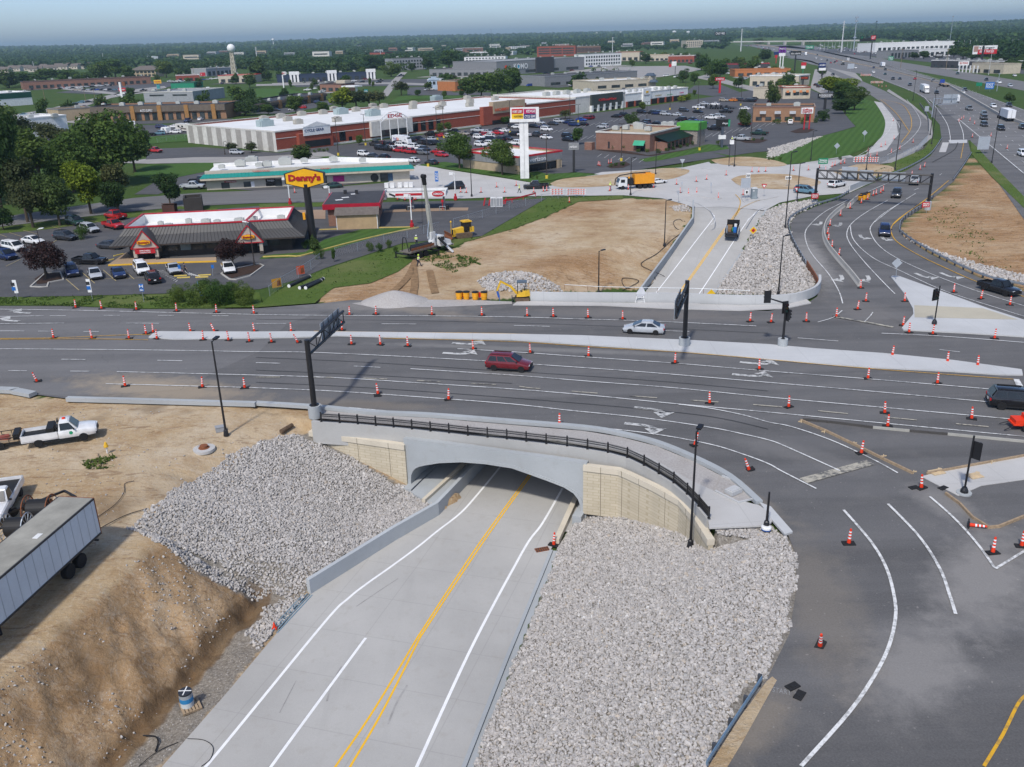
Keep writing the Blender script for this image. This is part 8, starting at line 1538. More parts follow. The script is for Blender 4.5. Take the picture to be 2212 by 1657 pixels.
b=Bld('apartment_house','tan two storey apartment house with hip roof at left distance','apartments',(285,167),(338,166),16,152,TAN,SHING);MB().add([(-1.5,-1.5,b.h),(b.L+1.5,-1.5,b.h),(b.L+1.5,b.D+1.5,b.h),(-1.5,b.D+1.5,b.h),(b.L*.25,b.D/2,b.h+4.5),(b.L*.75,b.D/2,b.h+4.5)],[(0,1,5,4),(1,2,5),(2,3,4,5),(3,0,4)]).build('hip_roof',SHING,b.root);b.wins(6,.1,.4);b.wins(6,.55,.85)
# ------- teal strip mall
b=Bld('strip_mall','pale strip mall with teal metal eave and white roof','shop row',(447.5,411),(886,389),1,370.5,CMU,ROOFW);h=b.h;bk=b.inv@(P(735,341,h)-b.a);Dd=15
bpy.data.objects.remove(b.rf);MB().prism([(0,.5),(b.L,.5),(b.L,4),(b.L*.62,Dd),(0,Dd)],h-.9,h-.75).build('roof',ROOFW,b.root);MB().prism([(0,Dd),(b.L*.62,Dd),(b.L*.62,Dd+.3),(0,Dd+.3)],0,h).prism([(b.L*.62,Dd),(b.L,4),(b.L,4.3),(b.L*.62,Dd+.3)],0,h+.3).build('rear_parapet',WHITE,b.root)
TEAL=mat('teal_metal',(.015,.22,.19),.45,.12,1);k_=MB().add([(-1.2,-1.5,h*.66),(b.L+1.2,-1.5,h*.66),(b.L+.3,-.2,h*.85),(-.3,-.2,h*.85),(b.L+1.2,4,h*.66),(b.L+.3,4,h*.85)],[(0,1,2,3),(1,4,5,2)])
for i in range(60):x=b.L*(i+.5)/60;k_.beam((x,-1.5,h*.67),(x,-.22,h*.86),.06,.06)
k_.build('teal_eave',TEAL,b.root,fix=False);MB().box(b.L/2,-.75,h*.60,b.L+2.2,1.4,h*.11).build('soffit_fascia',WALLS['l'],b.root)
for x0,y0,x1,y1,mt,nm in((479,407,495,394,GLASS2,'window'),(485,395,510,390,RED,'window_banner'),(527,404,541,392,GLASS2,'window'),(543,404,549,392,WT,'door'),(575,402,594,386,GLASS,'window'),(595,402,608,386,GLASS2,'window'),(690,396,705,380,GLASS2,'window'),(720,393,743,379,mat('magenta_poster',(.38,.02,.18),.6),'window_banner'),(822,394,838,374,GLASS2,'door'),(838,394,848,374,mat('blue_glass',(.04,.09,.16),.2),'window'),(625,399,660,384,GLASS2,'window')):b.rect(nm,mt,x0,y0,x1,y1)
c=b.loc(809,383.5);MB().tube((c.x,-.12,c.z),(c.x,-.02,c.z),1.0,1.0,24).build('round_window',GLASS2,b.root);b.txt('COMBINED FITNESS',487,394,509,391,WT,.15);b.txt('TUXEDO RACKS',545,372,582,367,RT,.4);b.txt('Gabrielle\'s',692,366,714,362,RT,.4);b.txt('TUXEDO',577,392,592,388,WT,.15)
for x,y,w in((560,362,1.6),(578,360,2.2),(617,354,3),(658,352,1.7),(721,349,2),(784,352,1.7),(480,366,1.5),(520,358,2.4),(545,352,3)):b.unit(x,y,w)
# ------- restaurant with mansard roof and yellow signs
z1,z2=4.9,2.55;pc=[P(282.5,492,z1),P(620.5,474.5,z1),P(634.5,447.5,z1),P(322.5,463,z1)];ev=[P(235,533,z2),P(658,510.5,z2)]
A,B=ev;rz_=frame(A,B);d=thing('diner','diner with grey mansard roof, red roof edge and two gabled porches','restaurant',(A.x,A.y,0),rz_);iv=Matrix.Rotation(-rz_,3,'Z');lc=lambda p:iv@(p-Vector((A.x,A.y,0)));Lx=(B-A).length;c0,c1,c2,c3=(lc(p)for p in pc);x0,x1,y0,y1=(c0.x+c3.x)/2-1,c1.x,(c0.y+c1.y)/2,(c2.y+c3.y)/2;Dy=y1+y0
EAV=[(0,0),(Lx,0),(Lx,Dy),(0,Dy)];BR=[(x0-1.0,y0-1.0),(x1+1.0,y0-1.0),(x1+1.0,y1+1),(x0-1.0,y1+1)];TP=[(x0,y0),(x1,y0),(x1,y1),(x0,y1)];SEAM=mat('mansard_grey',(.075,.073,.07),.5,.1,.5);k_=MB();zb=3.7;rb2=MB()
for i in range(4):
 j=(i+1)%4;k_.add([(*EAV[i],z2),(*EAV[j],z2),(*BR[j],zb),(*BR[i],zb)],[(0,1,2,3)]);k_.add([(*BR[i],zb),(*BR[j],zb),(*TP[j],z1),(*TP[i],z1)],[(0,1,2,3)]);n=int((Vector(EAV[j])-Vector(EAV[i])).length/.6)
 for t in range(1,n):
  u=t/n;e,g,h_=(Vector((*q_[i],0)).lerp(Vector((*q_[j],0)),u)for q_ in(EAV,BR,TP));e.z=z2+.03;g.z=zb+.03;h_.z=z1+.02;rb2.beam(e,g,.05,.05).beam(g,h_,.05,.05)
k_.build('mansard_roof',SEAM,d,fix=False);rb2.build('roof_seams',DARKM,d);MB().prism(EAV,z2-.25,z2-.02).build('eave',mat('brown_trim',(.05,.04,.035),.6),d)
r_=MB();[r_.beam((*TP[i],z1+.08),(*TP[(i+1)%4],z1+.08),.35,.22)for i in range(4)];r_.beam((x1-7,y0,z1+.05),(x1-6.2,y1,z1+.05),.35,.22).build('red_edge',RED,d)
MB().box((x0+x1)/2,(y0+y1)/2,z1-1.5,x1-x0,y1-y0,.1).box((x0+x1)/2,y1-.25,z1-.75,x1-x0-.1,.12,1.5).box(x0+.25,(y0+y1)/2,z1-.75,.12,y1-y0-.3,1.5).box(x1-.25,(y0+y1)/2,z1-.75,.12,y1-y0-.3,1.5).box((x0+x1)/2,y0+.25,z1-.75,x1-x0-.3,.12,1.5).build('roof_well',ROOFW,d)
for i,(u,v,w)in enumerate(((.22,.4,1.3),(.32,.7,1.0),(.44,.6,1.5),(.52,.5,1.1),(.66,.55,1.6),(.75,.6,1.3),(.93,.6,1.3),(.15,.6,.9))):MB().box(x0+(x1-x0)*u,y0+(y1-y0)*v,z1-1.0,w,w*.8,.95).box(x0+(x1-x0)*u,y0+(y1-y0)*v,z1-.48,w*.5,w*.5,.12).build('rooftop_unit',UNITM,d)
MB().box(Lx/2,Dy/2,z2/2-.1,Lx-5,Dy-4.6,z2-.2).build('walls',mat('brown_wall',(.055,.048,.042),.8),d);wy=2.3
for i in range(11):MB().box(4.2+(Lx-8.4)*(i+.5)/11,wy-.05,1.45,(Lx-8.4)/11*.78,.1,1.15).build('window',GLASS2 if i%3 else mat('blind_glass',(.16,.20,.20),.3),d)
HEXM=mat('sign_golden',(.80,.42,.01),.5);DR=mat('sign_dark_red',(.36,.015,.02),.5)
def hexsign(par_,c,w,h,d0=.3):
 pts=[(-.5,.25),(0,.5),(.5,.25),(.5,-.25),(0,-.5),(-.5,-.25)]
 for s_,y,mt,nm in((1.08,0,DARKM if w>3 else RED,'sign_rim'),(1,-.06,HEXM,'sign_panel')):n=6;vs=[(c[0]+x*w*s_,c[1]+y+e,c[2]+z*h*s_)for e in(-d0/2,d0/2)for x,z in pts];MB().add(vs,[tuple(range(6)),tuple(range(6,12))[::-1]]+[(i,(i+1)%6,(i+1)%6+6,i+6)for i in range(6)]).build(nm,mt,par_)
 text("Denny's",w*.86,h*.46,DR,par_,(c[0],c[1]-d0/2-.14,c[2]),0,.05)
for(bx0,bx1,apx)in((285,345,(309,503)),(507,570,(534,490.6))):
 g0,g1=lc(onplane(bx0,537 if bx0<300 else 520,A,B)),lc(onplane(bx1,535 if bx0<300 else 517.5,A,B));gx,w=(g0.x+g1.x)/2,(g1.x-g0.x)/2;yf=-.6;za,zbx=5.0,2.1
 MB().add([(gx-w,yf,zbx),(gx+w,yf,zbx),(gx,yf,za)],[(0,1,2)]).build('gable_face',mat('gable_beige',(.42,.37,.31),.8),d,fix=False);MB().add([(gx-w-.3,yf-.15,zbx-.1),(gx,yf-.15,za+.15),(gx,y0-.6,za+.15),(gx-w-.3,y0-.6,zbx-.1),(gx+w+.3,yf-.15,zbx-.1),(gx+w+.3,y0-.6,zbx-.1)],[(0,1,2,3),(1,4,5,2)]).build('gable_roof',SEAM,d,fix=False)
 MB().beam((gx-w,yf-.12,zbx),(gx,yf-.12,za),.12,.15).beam((gx+w,yf-.12,zbx),(gx,yf-.12,za),.12,.15).beam((gx-w,yf-.12,zbx),(gx+w,yf-.12,zbx),.12,.15).build('red_trim',RED,d);hexsign(d,(gx,yf-.2,zbx+1.0),2.0,.82,.15)
 for s in(-1,1):MB().box(gx+s*(w-.5),yf+.3,1.35,.55,.5,1.7).build('porch_column',MATS['gable_beige'],d);MB().box(gx+s*(w-.5),yf+.3,.3,.6,.55,.6).build('column_base',MATS['brown_wall'],d)
 if bx0<300:MB().box(gx,yf-.2,1.6,3.2,.06,.7).build('red_banner',SRED,d);text('OPEN DURING|CONSTRUCTION'.split('|')[0],1.7,.2,WT,d,(gx,yf-.26,1.76));text('CONSTRUCTION',1.7,.2,WT,d,(gx,yf-.26,1.45))
pts=[Q(2,0,*q_)for q_ in((935,565),(1090,460),(1180,520),(1870,500),(1870,530))];slab('restaurant_walk',pts,.13,concrete('tan_walk',(.36,.26,.17),None,.3));slab('yellow_kerb',LQ(2,0,'935,566 1500,542 1870,532 1870,538 1500,548 935,572'),.16,YEL)
props(MB().strip(smooth([P(*q_)for q_ in LD('568,556 623,554 649,554 700,540 780,519 860,501 900,493 902,492')],3),.3,.2).build('yellow_kerb',mat('kerb_yellow',(.52,.40,.12),.8)),kind='structure');props(MB().strip([P(*q_)for q_ in LD('690,497 800,493 895,491')],.25,.18).build('yellow_kerb',MATS['kerb_yellow']),kind='structure')
# ------- fuel station
b=Bld('station_shop','fuel station shop with red fascia and dark flat roof','shop',(711,489),(816,485),13,441,BRK2,ROOFK);MB().box(b.L/2,b.D/2,b.h-.45,b.L+1.6,b.D+1.6,1.0).build('red_fascia',mat('fascia_red',(.36,.012,.03),.4),b.root);MB().box(b.L/2,b.D/2,b.h+.06,b.L+1.2,b.D+1.2,.06).build('dark_roof',ROOFK,b.root);b.rect('shop_window',GLASS2,770,480,812,462)
for u,v in((.3,.5),(.2,.3),(.45,.8)):MB().box(b.L*u,b.D*v,b.h+.1,1.4,.8,.04,.3).build('roof_patch',WHITE,b.root)
for x,y in((.25,.85),(.5,.8)):MB().box(b.L*x,b.D*y,b.h+.45,.6,.6,.8).build('roof_vent',DARKM,b.root)
s_=Bld('shed','tan wooden shed with grey shingle roof beside the lawn','shed',(728,496.5),(817,493.5),3.6,474,mat('shed_tan',(.42,.30,.17),.8),SHING);MB().add([(-.3,-.4,s_.h-.1),(s_.L+.3,-.4,s_.h-.1),(s_.L+.3,2.0,s_.h+1.0),(-.3,2.0,s_.h+1.0),(-.3,4.2,s_.h-.1),(s_.L+.3,4.2,s_.h-.1)],[(0,1,2,3),(3,2,5,4)]).build('shingle_roof',SHING,s_.root,fix=False);s_.box('corner_trim',WHITE,0,.015,0,1,.05);s_.box('corner_trim',WHITE,.985,1,0,1,.05)
k0=P(956,456);zc=hgt(956,426,k0);cl,cr=P(825.5,427,zc),P(963,424,zc);c=thing('fuel_canopy','white and red fuel canopy on two posts with oval emblem','canopy',cl,frame(cl,cr));Lc=(cr-cl).length;hc=hgt(963,413.5,Vector((cr.x,cr.y,0)))-zc
MB().box(Lc/2,.1,hc/2,Lc,.2,hc).box(Lc/2,4.9,hc/2,Lc,.2,hc).box(.1,2.5,hc/2,.2,4.6,hc).box(Lc-.1,2.5,hc/2,.2,4.6,hc).build('canopy_fascia',WHITE,c);MB().box(Lc/2,2.5,hc*.4,Lc-.4,4.6,.2).build('canopy_roof',ROOFG,c);MB().box(Lc*.42,-.03,hc*.55,Lc*.42,.06,hc*.45).build('red_stripe',SRED,c);MB().box(Lc*.16,-.035,hc*.5,Lc*.1,.06,hc*.35,0,Matrix.Rotation(.4,3,'Y')).build('grey_stripe',DARKM,c);e=MB().lathe([(1.25,-.03),(1.25,.03),(0,.03)],n=24).build('oval_emblem',SRED,c);e.rotation_euler=(R_(90),0,0);e.scale=(1,.48,1);e.location=(Lc*.88,-.04,hc*.55);text('CONOCO',1.9,.42,WT,c,(Lc*.88,-.11,hc*.55),0,.03)
for x in(888,956):q_=Matrix.Rotation(-c.rotation_euler.z,3,'Z')@(P(x,455)-cl);MB().tube((q_.x,3.2,-zc),(q_.x,3.2,0),.22,.22,10).build('canopy_post',GREYP,c)
sheet('pump_island',LQ(1,1,'1100,975 1290,968 1640,960 1830,958 1836,932 1640,932 1300,945 1110,955'),5,concrete('tan_paving',(.30,.21,.14),None,.3));sheet('forecourt_concrete',LQ(1,1,'350,955 600,950 600,1030 500,1030'),5,MATS['tan_paving'])
for i,(x,y)in enumerate(LQ(1,1,'1312,955 1655,950')):o=MB().lathe([(.35,0),(.38,.9),(.3,1.0),(0,1.0)],n=14).build('waste_bin',BLKP);o.location=P(x,y);props(o,'%s black bin beside a canopy post'%('left' if i==0 else 'right'),'bin')
for i,(x,y)in enumerate(LQ(1,1,'1340,958 1612,958')):o=thing('pump_guard','%s grey pump guard hoops below the canopy'%('left' if i==0 else 'right'),'pump guard',P(x,y));MB().path([Vector((-.6,0,0)),Vector((-.6,0,.9)),Vector((.6,0,.9)),Vector((.6,0,0))],.06,6).build('hoop',STEEL,o);MB().box(0,.6,1.9,.5,.4,.5).tube((0,.6,0),(0,.6,2),.08,.08,6).build('pump_head',SRED,o)
for i,(x,y)in enumerate(LQ(1,1,'1130,765 1180,765 1245,762 1300,760 1340,760')):o=MB().box(0,0,.65,.95,1.0,1.1).build('white_tote',WHITE);o.location=P(x,y-1);props(o,'%s from left of white totes stacked behind the canopy'%ordw(i),'tote','white totes')
o=Bld('waste_enclosure','dark brown fenced waste enclosure behind the diner','enclosure',(399,458),(439,455),5,435,mat('dark_fence',(.045,.04,.035),.8),ROOFK).root;o=MB().box(0,0,.9,2.6,1.8,1.6).box(0,.1,1.8,2.7,1.6,.15,0,Matrix.Rotation(-.2,3,'X')).build('dumpster',mat('rust_brown',(.07,.035,.025),.8));o.location=P(368,459);props(o,'small brown dumpster left of the fenced waste enclosure','dumpster')
# ------- phone shop and brick restaurant
b=Bld('phone_shop','tan and grey phone shop with white roof behind two trees','shop',(1000,362),(1121,377),16,326,TAN,ROOFW,SRED);b.box('grey_band',WALLS['s'],-.01,1.01,.5,.97,.12);MB().box(b.L+.06,b.D/2,b.h*.74,.12,b.D,b.h*.46).build('grey_band',WALLS['s'],b.root);MB().box(b.L+.05,b.D/2,b.h*.25,.1,b.D*.9,b.h*.42).build('shop_front',GLASS,b.root);text('verizon',6.0,1.1,WT,b.root,(b.L+.2,b.D*.42,b.h*.72),R_(90))
for v in(.1,.9):MB().box(b.L+.15,b.D*v,b.h*.25,.3,1,b.h*.5).build('pier',TAN,b.root)
a3,b3=(1287,323),(1403,328.5);b=Bld('brick_restaurant','brown brick restaurant with green shed roof and stone tower','restaurant',a3,b3,24,284,BRK2,ROOFS['t'],OFFW)
rt=MB();zs=b.h*.62;rt.add([(b.L+.02,3,zs+.9),(b.L+.02,b.D-1,zs+.9),(b.L+4.5,b.D-1,zs-.6),(b.L+4.5,3,zs-.6)],[(0,1,2,3),(3,2,1,0)]);rt.build('green_shed_roof',mat('dark_green_metal',(.02,.05,.04),.5),b.root,fix=False);MB().box(b.L+2,b.D/2+1,zs*.4,4,b.D-5,zs*.8).build('porch_wall',BRK2,b.root)
for i in range(6):MB().box(b.L+4.04,5+i*2.9,zs*.42,.1,1.7,zs*.55).build('window',GLASS,b.root)
MB().box(b.L+2.5,b.D+2,b.h*.5,6.5,6.5,b.h).build('stone_tower',mat('rubble_stone',(.28,.25,.22),.9,.5,3),b.root);MB().box(b.L+2.5,b.D+2,b.h*1.0,7.2,7.2,b.h*.42).build('green_tower_band',mat('lime_green_band',(.08,.30,.04),.6),b.root)
b.rect('window',GLASS,1374,327,1394,312);p_,q_=b.loc(1370,313),b.loc(1394,304);MB().add([(p_.x,0,q_.z),(q_.x,0,q_.z),(q_.x,-1.3,p_.z),(p_.x,-1.3,p_.z)],[(0,1,2,3)]).build('green_awning',mat('awning_green',(.05,.34,.20),.6),b.root,fix=False);b.rect('door',DARKM,1313,320.5,1317,306);b.box('side_wall',BRK2,-.16,-.02,0,.42,2)
for x,y,w in((1330,281,2),(1352,280,2),(1382,278,3.2),(1400,283,2),(1375,273,2),(1436,272,2),(1450,273,2.4)):b.unit(x,y,w)
# ------- pole signs
def pylon(base,rects,legs,label,texts=(),w=.4,legm=DARKM,name='pole_sign',thick=.8):
 p=P(*base);o=thing(name,label,'sign',p);pb_=p+Vector((1,0,0));lo=lambda x,y:onplane(x,y,p,pb_)-p;zt=max(lo(r[0],r[1]).z for r in rects)
 for x in legs:q_=lo(x,base[1]);MB().box(q_.x,0,zt/2,w,w,zt-.2).build('leg',legm,o)
 for i,(x0,y0,x1,y1,mt)in enumerate(rects):a,b_=lo(x0,y0),lo(x1,y1);MB().box((a.x+b_.x)/2,-.02*i,(a.z+b_.z)/2,abs(b_.x-a.x),thick+.02*i,abs(a.z-b_.z)).build('sign_panel',mt,o)
 for t_,x0,y0,x1,y1,mt in texts:a,b_=lo(x0,y0),lo(x1,y1);text(t_,abs(b_.x-a.x),abs(a.z-b_.z),mt,o,((a.x+b_.x)/2,-thick/2-.12,(a.z+b_.z)/2))
 return o
p=P(677,524);o=thing('pole_sign','tall black pole carrying a large golden hexagon sign','sign',p);cz=hgt(659,384.5,p);cx_=onplane(659,384.5,p,p+Vector((1,0,0))).x-p.x;MB().tube((0,0,0),(cx_*.85,0,cz-1),.68,.6,18).build('pole',BLACKM,o);hexsign(o,(cx_,0,cz),(onplane(699,380,p,p+Vector((1,0,0)))-onplane(618.5,382,p,p+Vector((1,0,0)))).x,hgt(659,364,p)-hgt(659,405,p),.9);MB().box(-1.1,0,cz*.42,.4,.5,1.2).build('yellow_lamp',YD,o)
HB=Q
pylon((1132,386),[(1102,233,1164,256,WHITE),(1105,235,1130,245,SRED),(1131,235,1157,245,mat('crimson_panel',(.42,.02,.10),.5)),(1105,246,1130,256,SYEL),(1131,246,1157,256,NT_),(1101,257,1165,262,WHITE)],[1129,1138],'tall white twin-leg pylon with red, gold and navy panels',[('HOBBY|LOBBY'.replace('|',' '),1107,238,1128,243,WT),('EDGE',1137,237,1156,242,WT),('NORTHERN',1110,249,1129,253,BLACKM),('CYCLE GEAR',1133,248,1156,253,WT)],1.1,WHITE,thick=1.4)
pylon((1239.5,373),[(1228,309,1250,323,WALLS['s'])],[1239.5],'dark pole sign with white phone shop lettering',[('verizon',1230,314,1246,319,WT)],.6)
pylon((1558.5,319),[(1547.5,258,1576,273,BLKP),(1573,258,1576,273,GREENP),(1552,292,1567,300,WHITE)],[1558.5],'black and green pole sign beside the brick restaurant',[('rleys',1560,264,1571,269,WT)],.7,mat('slate_pole',(.06,.075,.10),.6))
pylon((1740,280),[(1731.5,233,1755.5,245,WHITE)],[1736,1747],'white sign with red lettering on two red legs',[('Office',1733,234.5,1753,238.5,RT),('DEPOT',1733,239.5,1753,243.5,RT)],.35,SRED);pylon((1781,237),[(1767.5,202,1799,211,BLKP)],[1781],'black steakhouse sign on a thick black pole',[('LONGHORN',1769,203.5,1797,207,WT),('STEAKHOUSE',1772,208,1794,210,WT)],.9)
pylon((1734,186),[(1724,165,1746,172,BLKP)],[1734],'black sign with orange-red lettering by a pale lot',[('HOOTERS',1726,166.5,1744,170,OT_)],.6);pylon((1716,154),[(1708,110.5,1730,119,BLKP)],[1716],'tall black sign pole with white and red seafood lettering',[('RED LOBSTER',1709,114.5,1729,117,WT)],.9);pylon((1773,172),[(1769,136,1783,146,NT_),(1769,147,1783,152,WHITE)],[1775],'navy and white sign pole in bushes near the outer road',[('scrubs',1770,138,1782,142,WT)],.6)
pylon((1553,201),[(1545,167.5,1565,174,RED)],[1554],'red sign on a slim red pole by the street trees',[('KYOTO',1547,169,1563,172.5,WT)],1.0,SRED);pylon((1734,158),[(1731,135,1741,142,SRED),(1731,142,1739,148,WHITE)],[1734],'round-topped red and white sign on green pole',[],.5,GREENP);pylon((1688,147),[(1683,102,1697,114,mat('purple_panel',(.16,.03,.28),.5)),(1683,115,1696,121,WHITE)],[1684,1690],'purple and white sign on two white legs',[('PRIVATE',1684,104,1696,107,WT)],.8,WHITE);pylon((1676,137),[(1672,112,1683,118,NT_),(1674,119,1679,125,SRED)],[1676],'navy sign on a red pole near purple sign',[],.6,SRED)
pylon((267,222),[(256,190,272,197,SRED),(262,200,270,203,WHITE),(264,177,271,186,RUST)],[266],'red lettered road sign on white pole by the left street',[('Wendy\'s',257,192,271,195,WT)],1.2,WHITE);pylon((343,192),[(332,173,349,180,YEL),(338,183,346,192,mat('teal_panel',(.05,.25,.25),.6))],[342],'yellow sign over teal block by brick shops',[('FLOORS',334,175,347,178,RT)],.6)
pylon((438,172),[(432,157,444,164,SRED)],[439],'red and white fuel sign left distance',[('V',434,159,437,163,WT)],.5);pylon((1975,125),[(1862,83,1891,89,BLKP),(1858,78,1865,90,BLKP),(1882,77,1891,85,SRED)],[1880],'tall fuel price sign with black and red panels far up freeway',[('3.39',1859,79,1864,83,GREENP),('QT',1883,79,1890,84,WT)],.9);pylon((1655,97),[(1539+5,69,1568,76,BLKP)],[1556],'dark billboard on the skyline beyond the plaza',[('CALDWELL',1546,70,1566,74,WT)],1.5)
pylon((2116,140),[(2103,99,2152,116,WHITE),(2112,107,2152,116,SRED),(2104,100,2112,112,mat('portrait_panel',(.35,.22,.18),.7))],[2118],'large red and white billboard at upper right',[('Younger',2114,101,2148,106,BLACKM),('BEST PRICES',2116,109,2146,113,WT)],1.6);pylon((2082,150),[(2071,133,2092,141,WHITE)],[2082],'white self storage sign with red lettering',[('SELF STORAGE',2073,134.5,2090,138,RT)],.5);pylon((2030,136),[(2022,115,2036,125,BLKP)],[2026],'dark square sign beside the white showroom',[('BUDGET',2023,117,2035,121,WT)],.6)
pylon((793,201),[(785,193.5,795,200,mat('teal_sign',(.01,.20,.22),.5))],[786,794],'small teal bank sign on the lawn',[('bank',786,195,794,198,WT)],.3);pylon((616,190),[(608,155,618,162,WHITE)],[613],'white arched sign on a white post left of the navy roofed shops',[('BEST',609,157,617,160,RT)],.8,WHITE);pylon((1457,163),[(1451,133,1461,142,WHITE),(1445,138,1450,145,SRED)],[1458],'white and pink sign on a plaza pole',[],.4)
# ------- overpass, towers, poles
o=thing('overpass','distant road overpass crossing the freeway','overpass',P(1640,96));p=P(1640,96);e=P(1765,98.5)-P(1640,96);z=6.5
MB().beam(Vector((-60,10,z)),e+Vector((90,0,z)),14,1.6).build('deck',MATS['barrier_concrete'],o);MB().beam(Vector((-60,2.8,z+1.4)),e+Vector((90,-7.2,z+1.4)),.4,1.2).build('railing',OFFW,o)
for t in(.2,.5,.8):q_=e*t;MB().box(q_.x,q_.y+8,z/2,4,10,z).build('pier',MATS['barrier_concrete'],o)
p=P(507,165);zt=hgt(502,108,p);r_=(onplane(511,104,p,p+Vector((1,0,0)))-onplane(493.5,104,p,p+Vector((1,0,0)))).x/2;o=thing('water_tower','white ball water tower on a lattice stand','water tower',p);MB().lathe([(r_*math.sin(math.pi*i/16),zt+r_*.4-r_*math.cos(math.pi*i/16))for i in range(1,17)],n=24).build('tank',WHITE,o).data.polygons.foreach_set('use_smooth',[True]*400)if False else MB().lathe([(r_*math.sin(math.pi*i/16),zt+r_*.4-r_*math.cos(math.pi*i/16))for i in range(1,17)],n=24).build('tank',WHITE,o,True)
k_=MB();n=6;z0=zt-r_*.5
for i in range(4):
 a=math.pi/4+math.pi/2*i;f=lambda t:Vector((math.cos(a)*(r_*.8*(1-t)+r_*.45*t),math.sin(a)*(r_*.8*(1-t)+r_*.45*t),z0*t));a2=a+math.pi/2;f2=lambda t:Vector((math.cos(a2)*(r_*.8*(1-t)+r_*.45*t),math.sin(a2)*(r_*.8*(1-t)+r_*.45*t),z0*t))
 for j in range(n):k_.beam(f(j/n),f((j+1)/n),.7,.7);k_.beam(f(j/n),f2((j+1)/n),.4,.4);k_.beam(f2(j/n),f((j+1)/n),.4,.4)
k_.tube((0,0,0),(0,0,z0),1.2,1.2,10).build('lattice_stand',mat('stand_cream',(.50,.46,.36),.7),o)
for i,(x,yb,yt,w)in enumerate([(324,100,93.5,5),(592,93,83,3.5),(1185,74,69,3),(1289,75,70,2.5),(1340,76,68,2),(1456,74,66,4),(1486,74,67,3.5)]):y=yb+5;p=P(x,max(y,106 if x<700 else 84));zt=hgt(x,yt,p);s_=w/FOC*p.y;o=MB().lathe([(s_*.25,0),(s_*.2,zt-s_*1.2),(s_,zt-s_*.8),(s_,zt-s_*.25),(0,zt)],n=14).build('water_tower',WHITE);o.location=p;props(o,'%s from left of tiny white water towers on the skyline'%ordw(i),'water tower','distant water towers')
def mono(b,t_,label,r=.5,m=STEEL,name='utility_pole',arms=0,head=False):
 p=P(*b);h=hgt(*t_,p);o=thing(name,label,'pole',p);MB().tube((0,0,0),(0,0,h),r,r*.5,8).build('shaft',m,o)
 if arms:k_=MB();[k_.box(0,0,h*(.96-.07*i),h*.13,.25,.25)for i in range(arms)];k_.build('cross_arm',m,o)
 if head:
  for z in((.99,)if head==1 else(.96,.86,.42)):MB().lathe([(r*2.6,h*z-1.6),(r*2.6,h*z),(0,h*z)],n=8).build('antenna_ring',m,o)
 return o
WP=mat('wood_pole',(.20,.15,.10),.9);PALE=mat('pale_steel_pole',(.55,.56,.56),.5)
for b_,t_,l_,r,m_,a,hd in[((1843,113),(1849,33),'lattice phone mast with antenna rings above the dealers',.9,STEEL,0,2),((1817,113),(1824,45),'tall pale steel power pole left of phone mast',1.0,PALE,3,0),((1600,111),(1601,62),'tall white power pole beyond the plaza, freeway side',1.0,PALE,2,0),((1323,118),(1325,80),'pale power pole behind the apartments',.8,PALE,1,0),((1888,100),(1890,45),'thin dark mast with a top ring right of phone mast',.5,DARKM,0,1),((2050,100),(2056,34),'tall light mast with ring head over right woods',.5,STEEL,0,1),((1073,120),(1070,96),'white power pole left of the skyline block',.7,PALE,1,0),((1062,110),(1060,62),'thin skyline mast above central woods',.3,DARKM,0,0),((823,132),(821,107),'white power pole near red roofed building',.7,PALE,1,0),((557,142),(553,101),'white power pole right of ball water tower',.9,PALE,2,0),((103,245),(96,188),'brown wooden pole by the green warehouse',.2,WP,1,0),((208,228),(205,190),'brown wooden pole beside left street',.2,WP,0,0),((186,222),(180,186),'wooden pole left of another on the street verge',.2,WP,0,0),((345,176),(340,150),'wooden pole right of tan apartment house',.25,WP,1,0),((420,170),(417,146),'wooden pole before the glazed building',.25,WP,1,0),((470,168),(465,137),'wooden pole near the cream shop',.25,WP,1,0),((74,150),(70,133),'white steel power pole over the beige houses',.7,PALE,1,0),((224,133),(220,115),'white steel power pole rising from left woods',.8,PALE,1,0),((1945,147),(1949,105),'dark pole on the strip between freeway and frontage road',.25,WP,1,0),((2043,150),(2050,105),'slim pole by the brown storage building',.25,WP,1,0),((2135,162),(2145,95),'flag pole near the billboard',.15,PALE,0,0),((2153,197),(2160,158),'signal mast pole at frontage road corner',.2,STEEL,1,0)]:mono(b_,t_,l_,r,m_,arms=a,head=hd)
for i in range(14):x=1553-440+i*73.0+rnd.uniform(-20,20);p_=(x,84-(x-1106)*.012);mono(p_,(x+1,62-(x-1106)*.012-rnd.uniform(0,9)),'%s from left of thin masts on the central skyline'%ordw(i),.35,STEEL,'mast').__setitem__('group','skyline masts')
for i in range(22):x=1770+i*8.5+rnd.uniform(-2,2);y=110-rnd.uniform(0,6);mono((x,y),(x+1,y-13-rnd.uniform(0,5)),'%s from left of white light poles on the dealer lot'%ordw(i),.2,WHITE,'light_pole').__setitem__('group','dealer lot light poles')
for i in range(14):x=2030+i*13;y=100-i*.3;mono((x,y),(x+1,y-12),'%s from left of pale light poles at the right dealer'%ordw(i),.25,WHITE,'light_pole').__setitem__('group','right dealer light poles')
o=MB().strip([P(x,y-.3)for x,y in fw_med],.5,1.1).build('median_barrier',MATS['barrier_concrete']);props(o,'long concrete median barrier dividing the freeway','barrier')
